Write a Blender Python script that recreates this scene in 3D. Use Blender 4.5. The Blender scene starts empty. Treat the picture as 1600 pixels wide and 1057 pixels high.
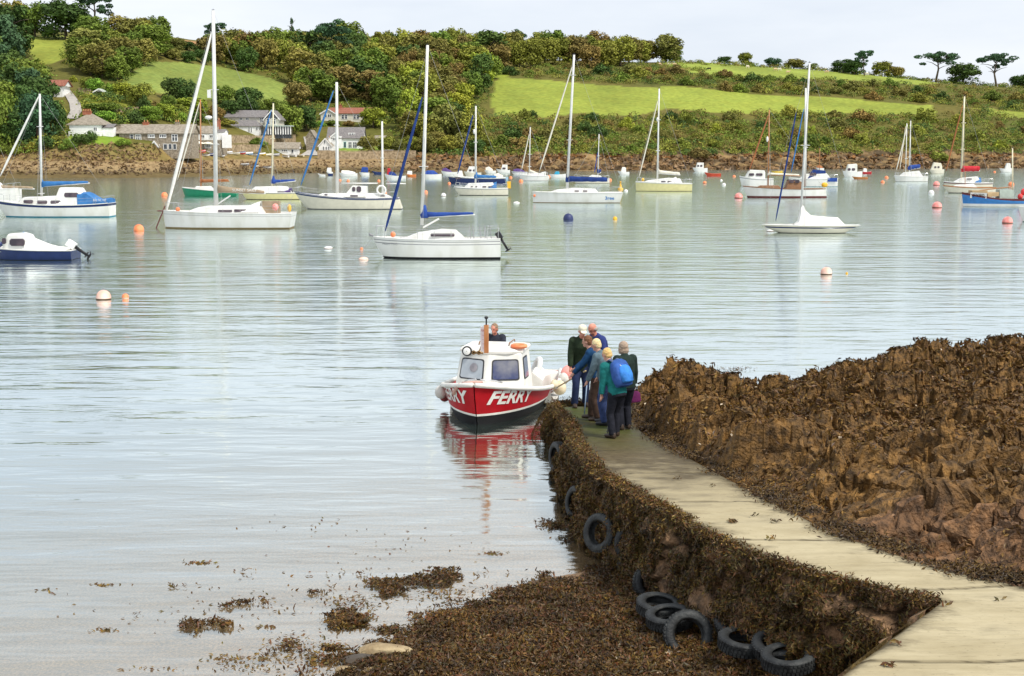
import bpy, math, random
import numpy as np
from mathutils import Vector, Matrix, Euler
random.seed(7); RNG = np.random.default_rng(11)
SC = bpy.context.scene; COL = SC.collection
# ------------------------------------------------------------ camera, world, sun, exposure
H = 5.9; F = 2000.0; HOR = 235.0
PIT = math.atan((528.5-HOR)/F); CP, SP = math.cos(PIT), math.sin(PIT)
cam = bpy.data.cameras.new("camera"); camo = bpy.data.objects.new("camera", cam); COL.objects.link(camo)
cam.sensor_width = 36; cam.lens = 45; cam.clip_start = 0.1; cam.clip_end = 9000
camo.location = (0, 0, H); camo.rotation_euler = (math.pi/2-PIT, 0, 0); SC.camera = camo
SUN_EL, SUN_AZ = math.radians(54), math.radians(128)      # azimuth from +Y towards +X
w = bpy.data.worlds.new("World"); SC.world = w; w.use_nodes = True
nt = w.node_tree; nt.nodes.clear()
def N(t, typ, **kw):
    n = t.nodes.new(typ)
    for k, v in kw.items(): setattr(n, k, v)
    return n
out = N(nt, 'ShaderNodeOutputWorld'); bg = N(nt, 'ShaderNodeBackground'); sky = N(nt, 'ShaderNodeTexSky')
sky.sky_type = 'NISHITA'; sky.sun_disc = False; sky.sun_elevation = SUN_EL; sky.sun_rotation = SUN_AZ; sky.air_density = 1; sky.dust_density = 2
# overcast: cloud layer (soft noise on the sky direction) mixed over the physical sky
tc = N(nt, 'ShaderNodeTexCoord'); mp = N(nt, 'ShaderNodeMapping'); mp.inputs['Scale'].default_value = (1.3, 1.3, 5.5)
no = N(nt, 'ShaderNodeTexNoise'); no.inputs['Scale'].default_value = 1.6; no.inputs['Detail'].default_value = 6; no.inputs['Roughness'].default_value = .55
cr = N(nt, 'ShaderNodeValToRGB'); cr.color_ramp.elements[0].position = .34; cr.color_ramp.elements[1].position = .68
cr.color_ramp.elements[0].color = (4.55, 5.0, 5.7, 1); cr.color_ramp.elements[1].color = (6.25, 6.45, 6.75, 1)
mx = N(nt, 'ShaderNodeMixRGB'); mx.inputs[0].default_value = .9
L = nt.links.new
L(tc.outputs['Generated'], mp.inputs[0]); L(mp.outputs[0], no.inputs['Vector']); L(no.outputs['Fac'], cr.inputs[0])
L(sky.outputs[0], mx.inputs[1]); L(cr.outputs[0], mx.inputs[2]); L(mx.outputs[0], bg.inputs[0]); L(bg.outputs[0], out.inputs[0])
bg.inputs[1].default_value = 0.1
sl = bpy.data.lights.new("sun", 'SUN'); sl.energy = 2.5; sl.angle = math.radians(11); sl.color = (1, .95, .87)
so = bpy.data.objects.new("sun", sl); COL.objects.link(so)
sd = Vector((math.sin(SUN_AZ)*math.cos(SUN_EL), math.cos(SUN_AZ)*math.cos(SUN_EL), math.sin(SUN_EL)))
so.rotation_euler = sd.to_track_quat('Z', 'Y').to_euler(); so.location = sd*50
SC.view_settings.view_transform = 'Standard'; SC.view_settings.look = 'None'; SC.view_settings.exposure = 0.72; SC.view_settings.gamma = 1
SC.cycles.max_bounces = 6; SC.cycles.transparent_max_bounces = 8; SC.cycles.use_denoising = True
# ------------------------------------------------------------ picture <-> place
def ray(px, py):
    u = -(py-528.5)/F
    return np.array([(px-800)/F, CP+u*SP, -SP+u*CP])
def P(px, py, z=0.0):
    d = ray(px, py); t = (z-H)/d[2]; return Vector((d[0]*t, d[1]*t, z))
def Q(px, py, Y):
    d = ray(px, py); t = Y/d[1]; return Vector((d[0]*t, Y, H+d[2]*t))
def proj(x, y, z):
    zz = z-H; dep = y*CP-zz*SP; up = y*SP+zz*CP
    return 800+F*x/dep, 528.5-F*up/dep
def depth(v): return v[1]*CP-(v[2]-H)*SP
# ------------------------------------------------------------ numpy noise
def _h(ix, iy, s=0):
    n = (ix.astype(np.int64)*374761393+iy.astype(np.int64)*668265263+s*2246822519) & 0xffffffff
    n = ((n ^ (n >> 13))*1274126177) & 0xffffffff
    n = n ^ (n >> 16)
    return (n & 0xffffff)/float(0xffffff)
def vnoise(x, y, s=0):
    ix = np.floor(x); iy = np.floor(y); fx = x-ix; fy = y-iy
    fx = fx*fx*(3-2*fx); fy = fy*fy*(3-2*fy); ix = ix.astype(np.int64); iy = iy.astype(np.int64)
    a = _h(ix, iy, s); b = _h(ix+1, iy, s); c = _h(ix, iy+1, s); d = _h(ix+1, iy+1, s)
    return (a+(b-a)*fx)*(1-fy)+(c+(d-c)*fx)*fy
def fbm(x, y, o=4, s=0, ridge=False):
    t = 0; a = .5; tot = 0
    for i in range(o):
        v = vnoise(x*2**i+17.3*i, y*2**i-9.1*i, s+i)
        if ridge: v = 1-abs(2*v-1)
        t = t+a*v; tot += a; a *= .5
    return t/tot
def worley(x, y, s=0):
    ix = np.floor(x).astype(np.int64); iy = np.floor(y).astype(np.int64)
    b1 = np.full(x.shape, 9.); b2 = b1.copy(); rid = np.zeros(x.shape); gx = b1*0; gy = b1*0
    for dx in (-1, 0, 1):
        for dy in (-1, 0, 1):
            jx = ix+dx; jy = iy+dy
            cx = jx+_h(jx, jy, s+1); cy = jy+_h(jx, jy, s+2); d = (x-cx)**2+(y-cy)**2
            m = d < b1
            b2 = np.where(m, b1, np.minimum(b2, d)); rid = np.where(m, _h(jx, jy, s+3), rid)
            gx = np.where(m, x-cx, gx); gy = np.where(m, y-cy, gy); b1 = np.where(m, d, b1)
    return np.sqrt(b1), np.sqrt(b2), rid, gx, gy
def sstep(x, a, b):
    t = np.clip((x-a)/(b-a), 0, 1); return t*t*(3-2*t)
def inpoly(x, y, poly):
    r = np.zeros(x.shape, bool); n = len(poly)
    for i in range(n):
        x1, y1 = poly[i]; x2, y2 = poly[(i+1) % n]
        c = ((y1 > y) != (y2 > y)) & (x < (x2-x1)*(y-y1)/((y2-y1) or 1e-9)+x1); r ^= c
    return r
def pdist(x, y, pl):
    b = np.full(x.shape, 1e9)
    for i in range(len(pl)-1):
        x1, y1 = pl[i][0], pl[i][1]; x2, y2 = pl[i+1][0], pl[i+1][1]
        dx, dy = x2-x1, y2-y1; t = np.clip(((x-x1)*dx+(y-y1)*dy)/(dx*dx+dy*dy+1e-12), 0, 1)
        b = np.minimum(b, np.hypot(x-x1-t*dx, y-y1-t*dy))
    return b
# ------------------------------------------------------------ materials
MATS = {}
def mat(name, c1, c2=None, rough=.6, spec=.4, scale=3., bump=0., bscale=None, metal=0., detail=4, attr=None, objcol=False, stretch=None, lo=.35, hi=.65, coat=0., trans=0.):
    if name in MATS: return MATS[name]
    m = bpy.data.materials.new(name); m.use_nodes = True; t = m.node_tree; b = t.nodes['Principled BSDF']; l = t.links.new
    b.inputs['Roughness'].default_value = rough; b.inputs['Specular IOR Level'].default_value = spec; b.inputs['Metallic'].default_value = metal
    b.inputs['Coat Weight'].default_value = coat
    c2 = c2 or tuple(min(1, v*1.18+.002) for v in c1)
    tc = N(t, 'ShaderNodeTexCoord'); mp = N(t, 'ShaderNodeMapping'); l(tc.outputs['Object'], mp.inputs[0])
    if stretch: mp.inputs['Scale'].default_value = stretch
    n = N(t, 'ShaderNodeTexNoise'); n.inputs['Scale'].default_value = scale; n.inputs['Detail'].default_value = detail; l(mp.outputs[0], n.inputs['Vector'])
    r = N(t, 'ShaderNodeValToRGB'); r.color_ramp.elements[0].position = lo; r.color_ramp.elements[1].position = hi
    r.color_ramp.elements[0].color = (*c1, 1); r.color_ramp.elements[1].color = (*c2, 1); l(n.outputs['Fac'], r.inputs[0]); col = r.outputs[0]
    if attr or objcol:
        mm = N(t, 'ShaderNodeMixRGB', blend_type='MULTIPLY'); mm.inputs[0].default_value = 1; l(col, mm.inputs[1])
        if attr: a = N(t, 'ShaderNodeAttribute'); a.attribute_name = attr; l(a.outputs['Color'], mm.inputs[2])
        else: a = N(t, 'ShaderNodeObjectInfo'); l(a.outputs['Color'], mm.inputs[2])
        col = mm.outputs[0]
        if attr and objcol:
            m3 = N(t, 'ShaderNodeMixRGB', blend_type='MULTIPLY'); m3.inputs[0].default_value = 1; l(col, m3.inputs[1])
            a2 = N(t, 'ShaderNodeObjectInfo'); l(a2.outputs['Color'], m3.inputs[2]); col = m3.outputs[0]
    l(col, b.inputs['Base Color'])
    if bump:
        n2 = N(t, 'ShaderNodeTexNoise'); n2.inputs['Scale'].default_value = bscale or scale*4; n2.inputs['Detail'].default_value = 5; l(mp.outputs[0], n2.inputs['Vector'])
        bp = N(t, 'ShaderNodeBump'); bp.inputs['Strength'].default_value = min(1, bump); bp.inputs['Distance'].default_value = .02*max(1, bump); l(n2.outputs['Fac'], bp.inputs['Height']); l(bp.outputs[0], b.inputs['Normal'])
    MATS[name] = m; return m
def plain(name, c, rough=.5, spec=.4, metal=0., var=.1, coat=0.):
    return mat(name, tuple(v*(1-var) for v in c), tuple(min(1, v*(1+var)) for v in c), rough, spec, 2.5, .0, None, metal, 5, coat=coat)
# ------------------------------------------------------------ mesh builder
class MB:
    def __init__(s): s.v = []; s.f = []; s.m = []
    def add(s, vs, fs, m=0):
        o = len(s.v); s.v += [tuple(map(float, v)) for v in vs]; s.f += [tuple(i+o for i in f) for f in fs]; s.m += [m]*len(fs); return s
    def box(s, c, d, m=0, rot=None):
        x, y, z = d[0]/2, d[1]/2, d[2]/2
        vs = [Vector(p) for p in ((-x,-y,-z),(x,-y,-z),(x,y,-z),(-x,y,-z),(-x,-y,z),(x,-y,z),(x,y,z),(-x,y,z))]
        if rot is not None:
            M = rot if isinstance(rot, Matrix) else Euler(rot).to_matrix(); vs = [M@v for v in vs]
        return s.add([v+Vector(c) for v in vs], [(0,3,2,1),(4,5,6,7),(0,1,5,4),(1,2,6,5),(2,3,7,6),(3,0,4,7)], m)
    def tube(s, pts, r, n=8, m=0, cap=True, flat=1.0):
        pts = [Vector(p) for p in pts]; rs = r if isinstance(r, (list, tuple)) else [r]*len(pts)
        k = len(pts); vs = []; pu = None
        for i, p in enumerate(pts):
            d = (pts[min(i+1, k-1)]-pts[max(i-1, 0)]).normalized()
            if pu is None:
                a = Vector((0, 0, 1)) if abs(d.z) < .9 else Vector((1, 0, 0)); pu = (a-d*a.dot(d)).normalized()
            else: pu = (pu-d*pu.dot(d)).normalized()
            w_ = d.cross(pu)
            for j in range(n):
                t = 2*math.pi*j/n; vs.append(p+(pu*math.cos(t)+w_*math.sin(t)*flat)*rs[i])
        fs = [(i*n+j, i*n+(j+1) % n, (i+1)*n+(j+1) % n, (i+1)*n+j) for i in range(k-1) for j in range(n)]
        if cap: fs += [tuple(range(n-1, -1, -1)), tuple((k-1)*n+j for j in range(n))]
        return s.add(vs, fs, m)
    def ell(s, c, r, n=12, k=8, m=0, rot=None):
        vs = []; c = Vector(c); r = (r, r, r) if not hasattr(r, '__len__') else r
        M = None if rot is None else (rot if isinstance(rot, Matrix) else Euler(rot).to_matrix())
        def pt(a, b):
            v = Vector((math.cos(a)*math.sin(b)*r[0], math.sin(a)*math.sin(b)*r[1], math.cos(b)*r[2]))
            return c+(M@v if M else v)
        vs.append(pt(0, 0))
        for i in range(1, k):
            for j in range(n): vs.append(pt(2*math.pi*j/n, math.pi*i/k))
        vs.append(pt(0, math.pi)); fs = [(0, 1+j, 1+(j+1) % n) for j in range(n)]
        for i in range(k-2):
            for j in range(n):
                a = 1+i*n; fs.append((a+j, a+n+j, a+n+(j+1) % n, a+(j+1) % n))
        a = 1+(k-2)*n; fs += [(a+j, a+n, a+(j+1) % n) for j in range(n)]
        return s.add(vs, fs, m)
    def lathe(s, c, prof, n=16, m=0, rot=None):
        vs = []; c = Vector(c); M = None if rot is None else Euler(rot).to_matrix()
        for r, z in prof:
            for j in range(n):
                t = 2*math.pi*j/n; v = Vector((r*math.cos(t), r*math.sin(t), z)); vs.append(c+(M@v if M else v))
        k = len(prof); fs = [(i*n+j, i*n+(j+1) % n, (i+1)*n+(j+1) % n, (i+1)*n+j) for i in range(k-1) for j in range(n)]
        return s.add(vs, fs, m)
    def torus(s, c, R, r, n=24, k=10, m=0, rot=None, squash=1.):
        return s.lathe(c, [(R+r*math.cos(2*math.pi*i/k), r*squash*math.sin(2*math.pi*i/k)) for i in range(k)]+[(R+r, 0)], n, m, rot)
    def loft(s, rings, m=0, close=True, cap=True):
        n = len(rings[0]); vs = [p for r in rings for p in r]; fs = []
        for i in range(len(rings)-1):
            for j in range(n if close else n-1): fs.append((i*n+j, i*n+(j+1) % n, (i+1)*n+(j+1) % n, (i+1)*n+j))
        if cap: fs += [tuple(range(n-1, -1, -1)), tuple((len(rings)-1)*n+j for j in range(n))]
        return s.add(vs, fs, m)
    def prism(s, poly, dvec, m=0):
        n = len(poly); d = Vector(dvec); vs = [Vector(p) for p in poly]; vs += [v+d for v in vs]
        return s.add(vs, [tuple(range(n-1, -1, -1)), tuple(range(n, 2*n))]+[(i, (i+1) % n, (i+1) % n+n, i+n) for i in range(n)], m)
    def build(s, name, mats, parent=None, smooth=False, recalc=True):
        me = bpy.data.meshes.new(name); me.from_pydata(s.v, [], s.f)
        mats = mats if isinstance(mats, (list, tuple)) else [mats]
        for m_ in mats: me.materials.append(m_)
        if len(mats) > 1: me.polygons.foreach_set('material_index', s.m)
        if recalc:
            import bmesh
            b = bmesh.new(); b.from_mesh(me); bmesh.ops.recalc_face_normals(b, faces=b.faces); b.to_mesh(me); b.free()
        if smooth: me.polygons.foreach_set('use_smooth', [True]*len(me.polygons))
        if smooth == 'auto' : me.set_sharp_from_angle(angle=math.radians(38))
        o = bpy.data.objects.new(name, me); COL.objects.link(o)
        if parent: o.parent = parent
        return o
def tag(o, label=None, cat=None, group=None, kind=None):
    if label: o['label'] = label
    if cat: o['category'] = cat
    if group: o['group'] = group
    if kind: o['kind'] = kind
    return o
def empty(name, loc, rz=0., label=None, cat=None, group=None):
    o = bpy.data.objects.new(name, None); COL.objects.link(o); o.location = loc; o.rotation_euler = (0, 0, rz); o.empty_display_size = .2
    return tag(o, label, cat, group)
def npmesh(name, V, Fq, mats, parent=None, col=None, smooth=False, fcol=None):
    me = bpy.data.meshes.new(name); V = np.asarray(V, np.float32); Fq = np.asarray(Fq, np.int32); k = Fq.shape[1]; nf = len(Fq)
    me.vertices.add(len(V)); me.vertices.foreach_set('co', V.ravel()); me.loops.add(nf*k); me.loops.foreach_set('vertex_index', Fq.ravel())
    me.polygons.add(nf); me.polygons.foreach_set('loop_start', np.arange(nf, dtype=np.int32)*k)
    me.polygons.foreach_set('use_smooth', np.full(nf, bool(smooth))); me.update(calc_edges=True)
    for m_ in (mats if isinstance(mats, (list, tuple)) else [mats]): me.materials.append(m_)
    if col is not None:
        a = me.color_attributes.new('Col', 'FLOAT_COLOR', 'POINT'); c = np.ones((len(V), 4), np.float32); c[:, :3] = col; a.data.foreach_set('color', c.ravel())
    o = bpy.data.objects.new(name, me); COL.objects.link(o)
    if parent: o.parent = parent
    return o
def gridfaces(nr, nc):
    i = np.arange(nr-1)[:, None]*nc+np.arange(nc-1)[None, :]
    return np.stack([i, i+1, i+nc+1, i+nc], -1).reshape(-1, 4)
def cards(C, size, nrm=None, asp=1.0, jit=1.0, seed=0, fold=.3):
    """leaf quads: centres C (n,3), size (n,), preferred normals nrm -> verts (4n,3), faces (n,4)"""
    r = np.random.default_rng(seed); n = len(C); R = r.normal(size=(n, 3))*jit
    if nrm is not None: R = R+nrm
    R /= np.linalg.norm(R, axis=1)[:, None]+1e-9
    a = np.cross(R, r.normal(size=(n, 3))); a /= np.linalg.norm(a, axis=1)[:, None]+1e-9; b = np.cross(R, a)
    s = np.asarray(size)[:, None]*.5; u = a*s*asp; v = b*s
    q = np.stack([C-u, C+v*(.6+.4*r.random((n, 1)))+R*s*fold, C+u, C-v*(.6+.4*r.random((n, 1)))+R*s*fold], 1).reshape(-1, 3)
    return q, np.arange(4*n).reshape(n, 4)
# ============================================================ far shore: one terrain sheet (foreshore, bank, fields, hill)
PXT = [-700, 0, 130, 240, 330, 450, 600, 720, 800, 1000, 1200, 1400, 1600, 2300]
T_SH = [280, 279, 279, 278, 276, 271, 270, 269, 268, 267, 265, 264, 263, 262]
T_FT = [252, 250, 250, 252, 249, 247, 247, 254, 258, 256, 255, 254, 252, 252]
T_FD = [18, 18, 18, 18, 26, 28, 28, 14, 9, 8, 8, 8, 8, 8]
T_TP = [222, 222, 219, 224, 240, 240, 236, 240, 240, 238, 236, 236, 238, 238]
T_TD = [6, 6, 6, 6, 8, 8, 6, 8, 6, 6, 6, 6, 6, 6]
CPX = [-700, 0, 100, 200, 260, 310, 350, 450, 600, 700, 800, 900, 1000, 1100, 1200, 1300, 1400, 1470, 1600, 2300]
CPY = [52, 48, 50, 50, 58, 64, 78, 84, 90, 92, 93, 95, 98, 98, 105, 112, 122, 130, 138, 165]
def colprof(px):
    g = lambda T: float(np.interp(px, PXT, T))
    s = P(px, g(T_SH)); y1 = s.y+g(T_FD); z1 = Q(px, g(T_FT), y1).z; y2 = y1+g(T_TD); z2 = Q(px, g(T_TP), y2).z
    yc = float(np.interp(px, [0, 400, 1000], [540, 590, 680])); zc = Q(px, float(np.interp(px, CPX, CPY)), yc).z
    Y = [s.y-25, s.y-6]; Z = [-2.5, -.4]
    for i in range(10): u = i/10; Y.append(s.y+(y1-s.y)*u); Z.append(z1*u**1.15)
    for i in range(8): u = i/8; Y.append(y1+(y2-y1)*u); Z.append(z1+(z2-z1)*u)
    for i in range(71): u = i/70; Y.append(y2+(yc-y2)*u); Z.append(z2+(zc-z2)*(1-(1-u)**1.28))
    Y += [yc+40, yc+150, yc+700, yc+3000]; Z += [zc-1, zc-8, zc-30, zc-30]
    return np.array(Y), np.array(Z)
TPX = np.arange(-700, 2301, 6.0); _YZ = [colprof(p) for p in TPX]
TY = np.array([a for a, b in _YZ]).T; TZ = np.array([b for a, b in _YZ]).T       # rows x cols
TX = (TPX-800)/F*((TY)*CP-(TZ-H)*SP)
NR, NC = TY.shape
def ground(px, py):
    """the point of the hillside that the photograph shows at this pixel"""
    c = float(np.clip((px-TPX[0])/6.0, 0, NC-1.001)); i = int(c); t = c-i
    Y = TY[:, i]*(1-t)+TY[:, i+1]*t; Z = TZ[:, i]*(1-t)+TZ[:, i+1]*t
    up = Y*SP+(Z-H)*CP; dep = Y*CP-(Z-H)*SP; pj = 528.5-F*up/dep
    for k in range(2, 90):
        if pj[k] >= py >= pj[k+1]:
            u = (pj[k]-py)/(pj[k]-pj[k+1]+1e-9); y = Y[k]+(Y[k+1]-Y[k])*u; z = Z[k]+(Z[k+1]-Z[k])*u
            return Vector(((px-800)/F*(y*CP-(z-H)*SP), y, z))
    k = 90 if py < pj[90] else 2
    return Vector(((px-800)/F*dep[k], Y[k], Z[k]))
_up = TY*SP+(TZ-H)*CP; _dep = TY*CP-(TZ-H)*SP; GPY = 528.5-F*_up/_dep; GPX = np.broadcast_to(TPX, TY.shape)
FIELDS = {
 'big': [(765,160),(778,121),(850,125),(920,132),(1000,137),(1060,135),(1120,141),(1200,150),(1300,152),(1400,162),(1455,165),(1462,178),(1380,179),(1280,177),(1200,178),(1130,178),(1080,172),(1040,170),(1000,180),(960,182),(900,176),(860,184),(810,186),(775,180)],
 'rt': [(1530,168),(1620,178),(1800,192),(1800,202),(1600,186),(1540,181)],
 'up': [(1035,97),(1150,98),(1250,105),(1330,111),(1420,120),(1480,129),(1440,133),(1360,128),(1280,124),(1200,122),(1140,119),(1060,113)],
 'left': [(186,132),(225,97),(280,97),(350,106),(430,124),(452,135),(448,172),(400,172),(340,156),(280,154),(240,144),(200,152)],
 'far': [(44,56),(105,56),(102,92),(65,104),(48,85)],
 'lawn': [(125,168),(133,146),(170,150),(218,162),(216,170),(160,168)],
 'cot': [(100,222.5),(108,213),(186,211),(205,226),(185,225)],
 'lawn2': [(520,240),(528,231),(590,231),(612,240)],
 'p1': [(712,122),(718,110),(734,112),(730,124)], 'p2': [(760,122),(768,112),(800,114),(790,124)]}
FCOL = {'big': (.205,.255,.036), 'rt': (.205,.25,.036), 'up': (.215,.275,.042), 'left': (.17,.225,.045), 'far': (.21,.25,.036), 'lawn': (.20,.23,.03), 'cot': (.15,.24,.025), 'lawn2': (.14,.22,.03), 'p1': (.2,.25,.03), 'p2': (.2,.25,.03)}
gcol = np.empty(TY.shape+(3,)); gcol[:] = (.055, .065, .018)
n1 = fbm(TX*.05, TY*.05, 4, 3)[..., None]; n2 = fbm(TX*.4, TY*.4, 3, 9)[..., None]
gcol[:] = np.array((.08,.095,.02))*(1-n1)+np.array((.15,.12,.03))*n1
r_ = np.arange(NR)[:, None]+0*TY
bx = (GPX+0*TY)
village = sstep(bx, 225, 270)*(1-sstep(bx, 660, 720)); cliffR = sstep(bx, 640, 760)[..., None]
sand = np.array((.33,.235,.12))*(1-n2*.5)+np.array((.16,.11,.055))*n2*.5
wet = np.array((.13,.095,.04))
shore_u = np.clip((r_-2)/10, 0, 1)[..., None]
beach = wet*(1-sstep(shore_u, .25, .6))+sand*sstep(shore_u, .25, .6)
n4 = sstep(fbm(TX*.25, TY*.8+TZ, 4, 19), .35, .65)[..., None]; rockc = (np.array((.06,.045,.028))*(1-n4)+np.array((.25,.165,.075))*n4)
beach = beach*(1-cliffR)+rockc*cliffR
bank = np.array((.30,.20,.085))*(1-n2)+np.array((.12,.11,.03))*n2
bank = bank*(1-cliffR)+(rockc*1.1)*cliffR
gcol = np.where((r_ < 12)[..., None], beach, gcol); gcol = np.where(((r_ >= 12) & (r_ < 20))[..., None], bank, gcol)
for k, pl in FIELDS.items():
    m_ = inpoly(GPX+0*TY, GPY, pl) & (r_ >= 18) & (r_ < 92)
    gcol = np.where(m_[..., None], np.array(FCOL[k])*(.62+.56*n1+.34*fbm(TX*.09, TY*.03, 4, 66)[..., None])*np.array((1.02,.97,1.1))+np.array((.05,.02,0))*(n2-.4), gcol)
m_ = inpoly(GPX+0*TY, GPY, [(246,61),(280,62),(314,66),(316,72),(248,68)]); gcol = np.where(m_[..., None], np.array((.36,.20,.09)), gcol)
tz = TZ.copy()
rough_ = np.where((r_ >= 3) & (r_ < 20), 1., .35)*np.where(r_ < 3, 0, 1)
cl = cliffR[..., 0]
tz += rough_*(fbm(TX*.35, TY*.35, 4, 5)-.5)*(0.5+2.6*cl*((r_ >= 5) & (r_ < 22)))+cl*((r_ >= 5) & (r_ < 22))*(fbm(TX*.9, TY*.9, 3, 6, True)-.5)*1.6
ty = TY-np.where((r_ >= 6) & (r_ < 20), 1, 0)*cl*(fbm(TX*.3+5, TZ*.8, 4, 8, True)-.5)*4
M_GRD = mat('hill ground', (.8,.8,.8), (1.15,1.15,1.15), .95, .1, .6, .6, 2.5, attr='Col')
hill = npmesh('hillside', np.stack([TX, ty, tz], -1).reshape(-1, 3), gridfaces(NR, NC), M_GRD, col=gcol.reshape(-1, 3), smooth=True)
tag(hill, 'far hillside with green fields above a brown rocky foreshore', 'hillside', kind='structure')
# ============================================================ slipway geometry helpers
def zslip(Y): return .5+(26.5-Y)*.075
def PS(px, py, dz=0.):
    d = ray(px, py); t = (.5+26.5*.075+dz-H)/(d[2]+.075*d[1]); return Vector((d[0]*t, d[1]*t, H+d[2]*t))
LPX = [(866,636),(880,652),(893,665),(905,700),(937,738),(990,768),(1040,795),(1100,830),(1180,865),(1240,885),(1310,905),(1400,925),(1470,938)]
LNEAR = [(1470,938),(1400,988),(1310,1057),(1180,1160)]
RPX = [(992,630),(985,650),(1000,672),(1040,697),(1090,722),(1190,775),(1240,800),(1310,835),(1390,862),(1470,887),(1540,905),(1600,917),(1750,960),(2100,1060),(2400,1160)]
LW = [PS(*p) for p in LPX]; RW = [PS(*p) for p in RPX]; LN = [PS(*p) for p in LNEAR]
# ---- tidal flat (mud, shingle): shoreline in the place
WLN = [(380,1250),(500,1075),(545,1045),(590,1020),(640,985),(700,952),(780,925),(860,902),(915,890),(960,868),(975,840)]
WL = [P(*p) for p in WLN]; WL2 = [(v.x, v.y) for v in WL]
LAND = [(WL2[0][0], 3)]+WL2+[(30, WL2[-1][1]), (30, 3)]
def mud(X, Y):
    d = pdist(X, Y, WL2)+(fbm(X*1.3, Y*1.3, 3, 21)-.5)*.5
    ins = inpoly(X, Y, LAND)
    b = (fbm(X*2.5, Y*2.5, 4, 31)-.5)
    return np.where(ins, np.minimum(d*.088, .62+0*d)+b*.10, np.maximum(-(d*.035+.008)-.0025*d*d, -3)+b*.03)
xs = np.linspace(-22, 9, 420); ys = 3+(np.linspace(0, 1, 420)**1.25)*55
X_, Y_ = np.meshgrid(xs, ys); Z_ = mud(X_, Y_)
nn = fbm(X_*3, Y_*3, 4, 77)[..., None]; n3 = fbm(X_*.7, Y_*.7, 3, 78)[..., None]
mc = np.array((.17,.10,.045))*(1-nn)+np.array((.30,.185,.09))*nn
mc = mc*(.55+.6*n3); und = (Z_ < -.01)[..., None]
mc = np.where(und, np.array((.46,.33,.175))*(.85+.3*nn), mc)
# underwater the flat is also drowned mud all the way out
M_MUD = mat('shingle mud', (.55,.55,.55), (1.3,1.25,1.2), .55, .5, 30, 1.4, 45, attr='Col')
flat_ = npmesh('tidal_flat', np.stack([X_, Y_, Z_], -1).reshape(-1, 3), gridfaces(*X_.shape), M_MUD, col=mc.reshape(-1, 3), smooth=True)
tag(flat_, 'brown muddy shingle flat beside the slipway', 'ground', kind='structure')
# ---- rock outcrop right of the slipway
RSH = [P(*p) for p in [(870,640),(905,640),(975,604),(1003,592),(1060,583),(1110,573),(1165,570),(1205,563),(1245,553),(1330,545),(1420,549),(1500,541),(1600,541),(2000,541)]]
RSH2 = [(v.x, v.y) for v in RSH]; RLAND = RSH2+[(60, RSH2[-1][1]), (60, 3), (3, 3), (1.0, 20)]
RW2 = [(v.x, v.y) for v in RW]
def sdR(X, Y):   # distance right of the slipway's right-hand edge
    d = pdist(X, Y, RW2); xr = np.interp(Y, [v[1] for v in RW2][::-1], [v[0] for v in RW2][::-1])
    return np.where(X > xr, d, -d)
def rockh(X, Y):
    s = sdR(X, Y); ds = pdist(X, Y, RSH2)*np.where(inpoly(X, Y, RLAND), 1, -1)
    n_ = fbm(X*.22, Y*.22, 3, 41); m2 = fbm(X*.9, Y*.9, 4, 43)
    top = .52-.30*sstep(X, 4, 6)*sstep(Y, 18, 24)+.35*(1-sstep(s, 1.0, 2.6))*sstep(Y, 20, 22)*(1-sstep(Y, 24.5, 27))-.42*(1-sstep(X, 5.5, 8))*sstep(Y, 24.5, 27)+(30-Y)*.048+.012*X+(n_-.5)*.9
    v = (Y*.95-X*.28+2.6*(fbm(X*.28, Y*.28, 3, 51)-.5)+.35*(m2-.5))/2.1
    f = v-np.floor(v); saw = np.where(f < .14, f/.14, 1-(f-.14)/.86)
    v3 = (Y*.9+X*.15+1.5*(fbm(X*.5, Y*.5, 3, 55)-.5))/.75
    f3 = v3-np.floor(v3); saw3 = np.where(f3 < .2, f3/.2, 1-(f3-.2)/.8)
    wx = X+(fbm(X*1.7, Y*1.7, 3, 61)-.5)*.7; wy = Y+(fbm(X*1.7, Y*1.7, 3, 62)-.5)*.7
    a1, a2, rid, gx, gy = worley(wx*1.1, wy*1.5, 70); b1, b2, rid2, hx, hy = worley(wx*3.1, wy*4.2, 90)
    h = top+(saw-.5)*.42*(.4+n_)+(saw3-.5)*.2+(rid-.5)*.26+gx*(rid2*0+_sg(rid))*.25-np.clip(.15-(a2-a1), 0, 1)*1.9
    h = h+(rid2-.5)*.13-np.clip(.14-(b2-b1), 0, 1)*.8+(fbm(X*4, Y*4, 4, 44, True)-.5)*.26+(fbm(X*11, Y*15, 3, 45)-.5)*.09
    q = h/.34+(n_-.5)*2; qf = q-np.floor(q); h = h*.48+.52*.34*(np.floor(q)+sstep(qf, .0, .28)-(n_-.5)*2)
    h = h+(fbm(X*2.2+Y*.7, Y*11, 3, 48, True)-.5)*.10
    zs = zslip(Y)
    wall = sstep(s+(m2-.5)*.8, .12, np.where(Y > 19, .5, 1.1+.5*m2))
    gap = zs-.14+(m2-.5)*.25
    h = gap+(h-gap)*wall
    h = np.where(s < .04, zs-.5, h); h = np.where(s < -.7, -3., h)
    e = sstep(ds+(m2-.5)*1.4, -.3, 1.5+1.9*sstep(X, 4.5, 7)); h = -1.0+(h+1.0)*e
    return h
def _sg(r): return (r-.5)*2.4
xs = np.concatenate([np.linspace(1.0, 14, 270), np.linspace(14.06, 30, 160)]); ys = 10.6*np.exp(np.linspace(0, math.log(46/10.6), 560))
XR, YR = np.meshgrid(xs, ys); ZR = rockh(XR, YR)
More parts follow.
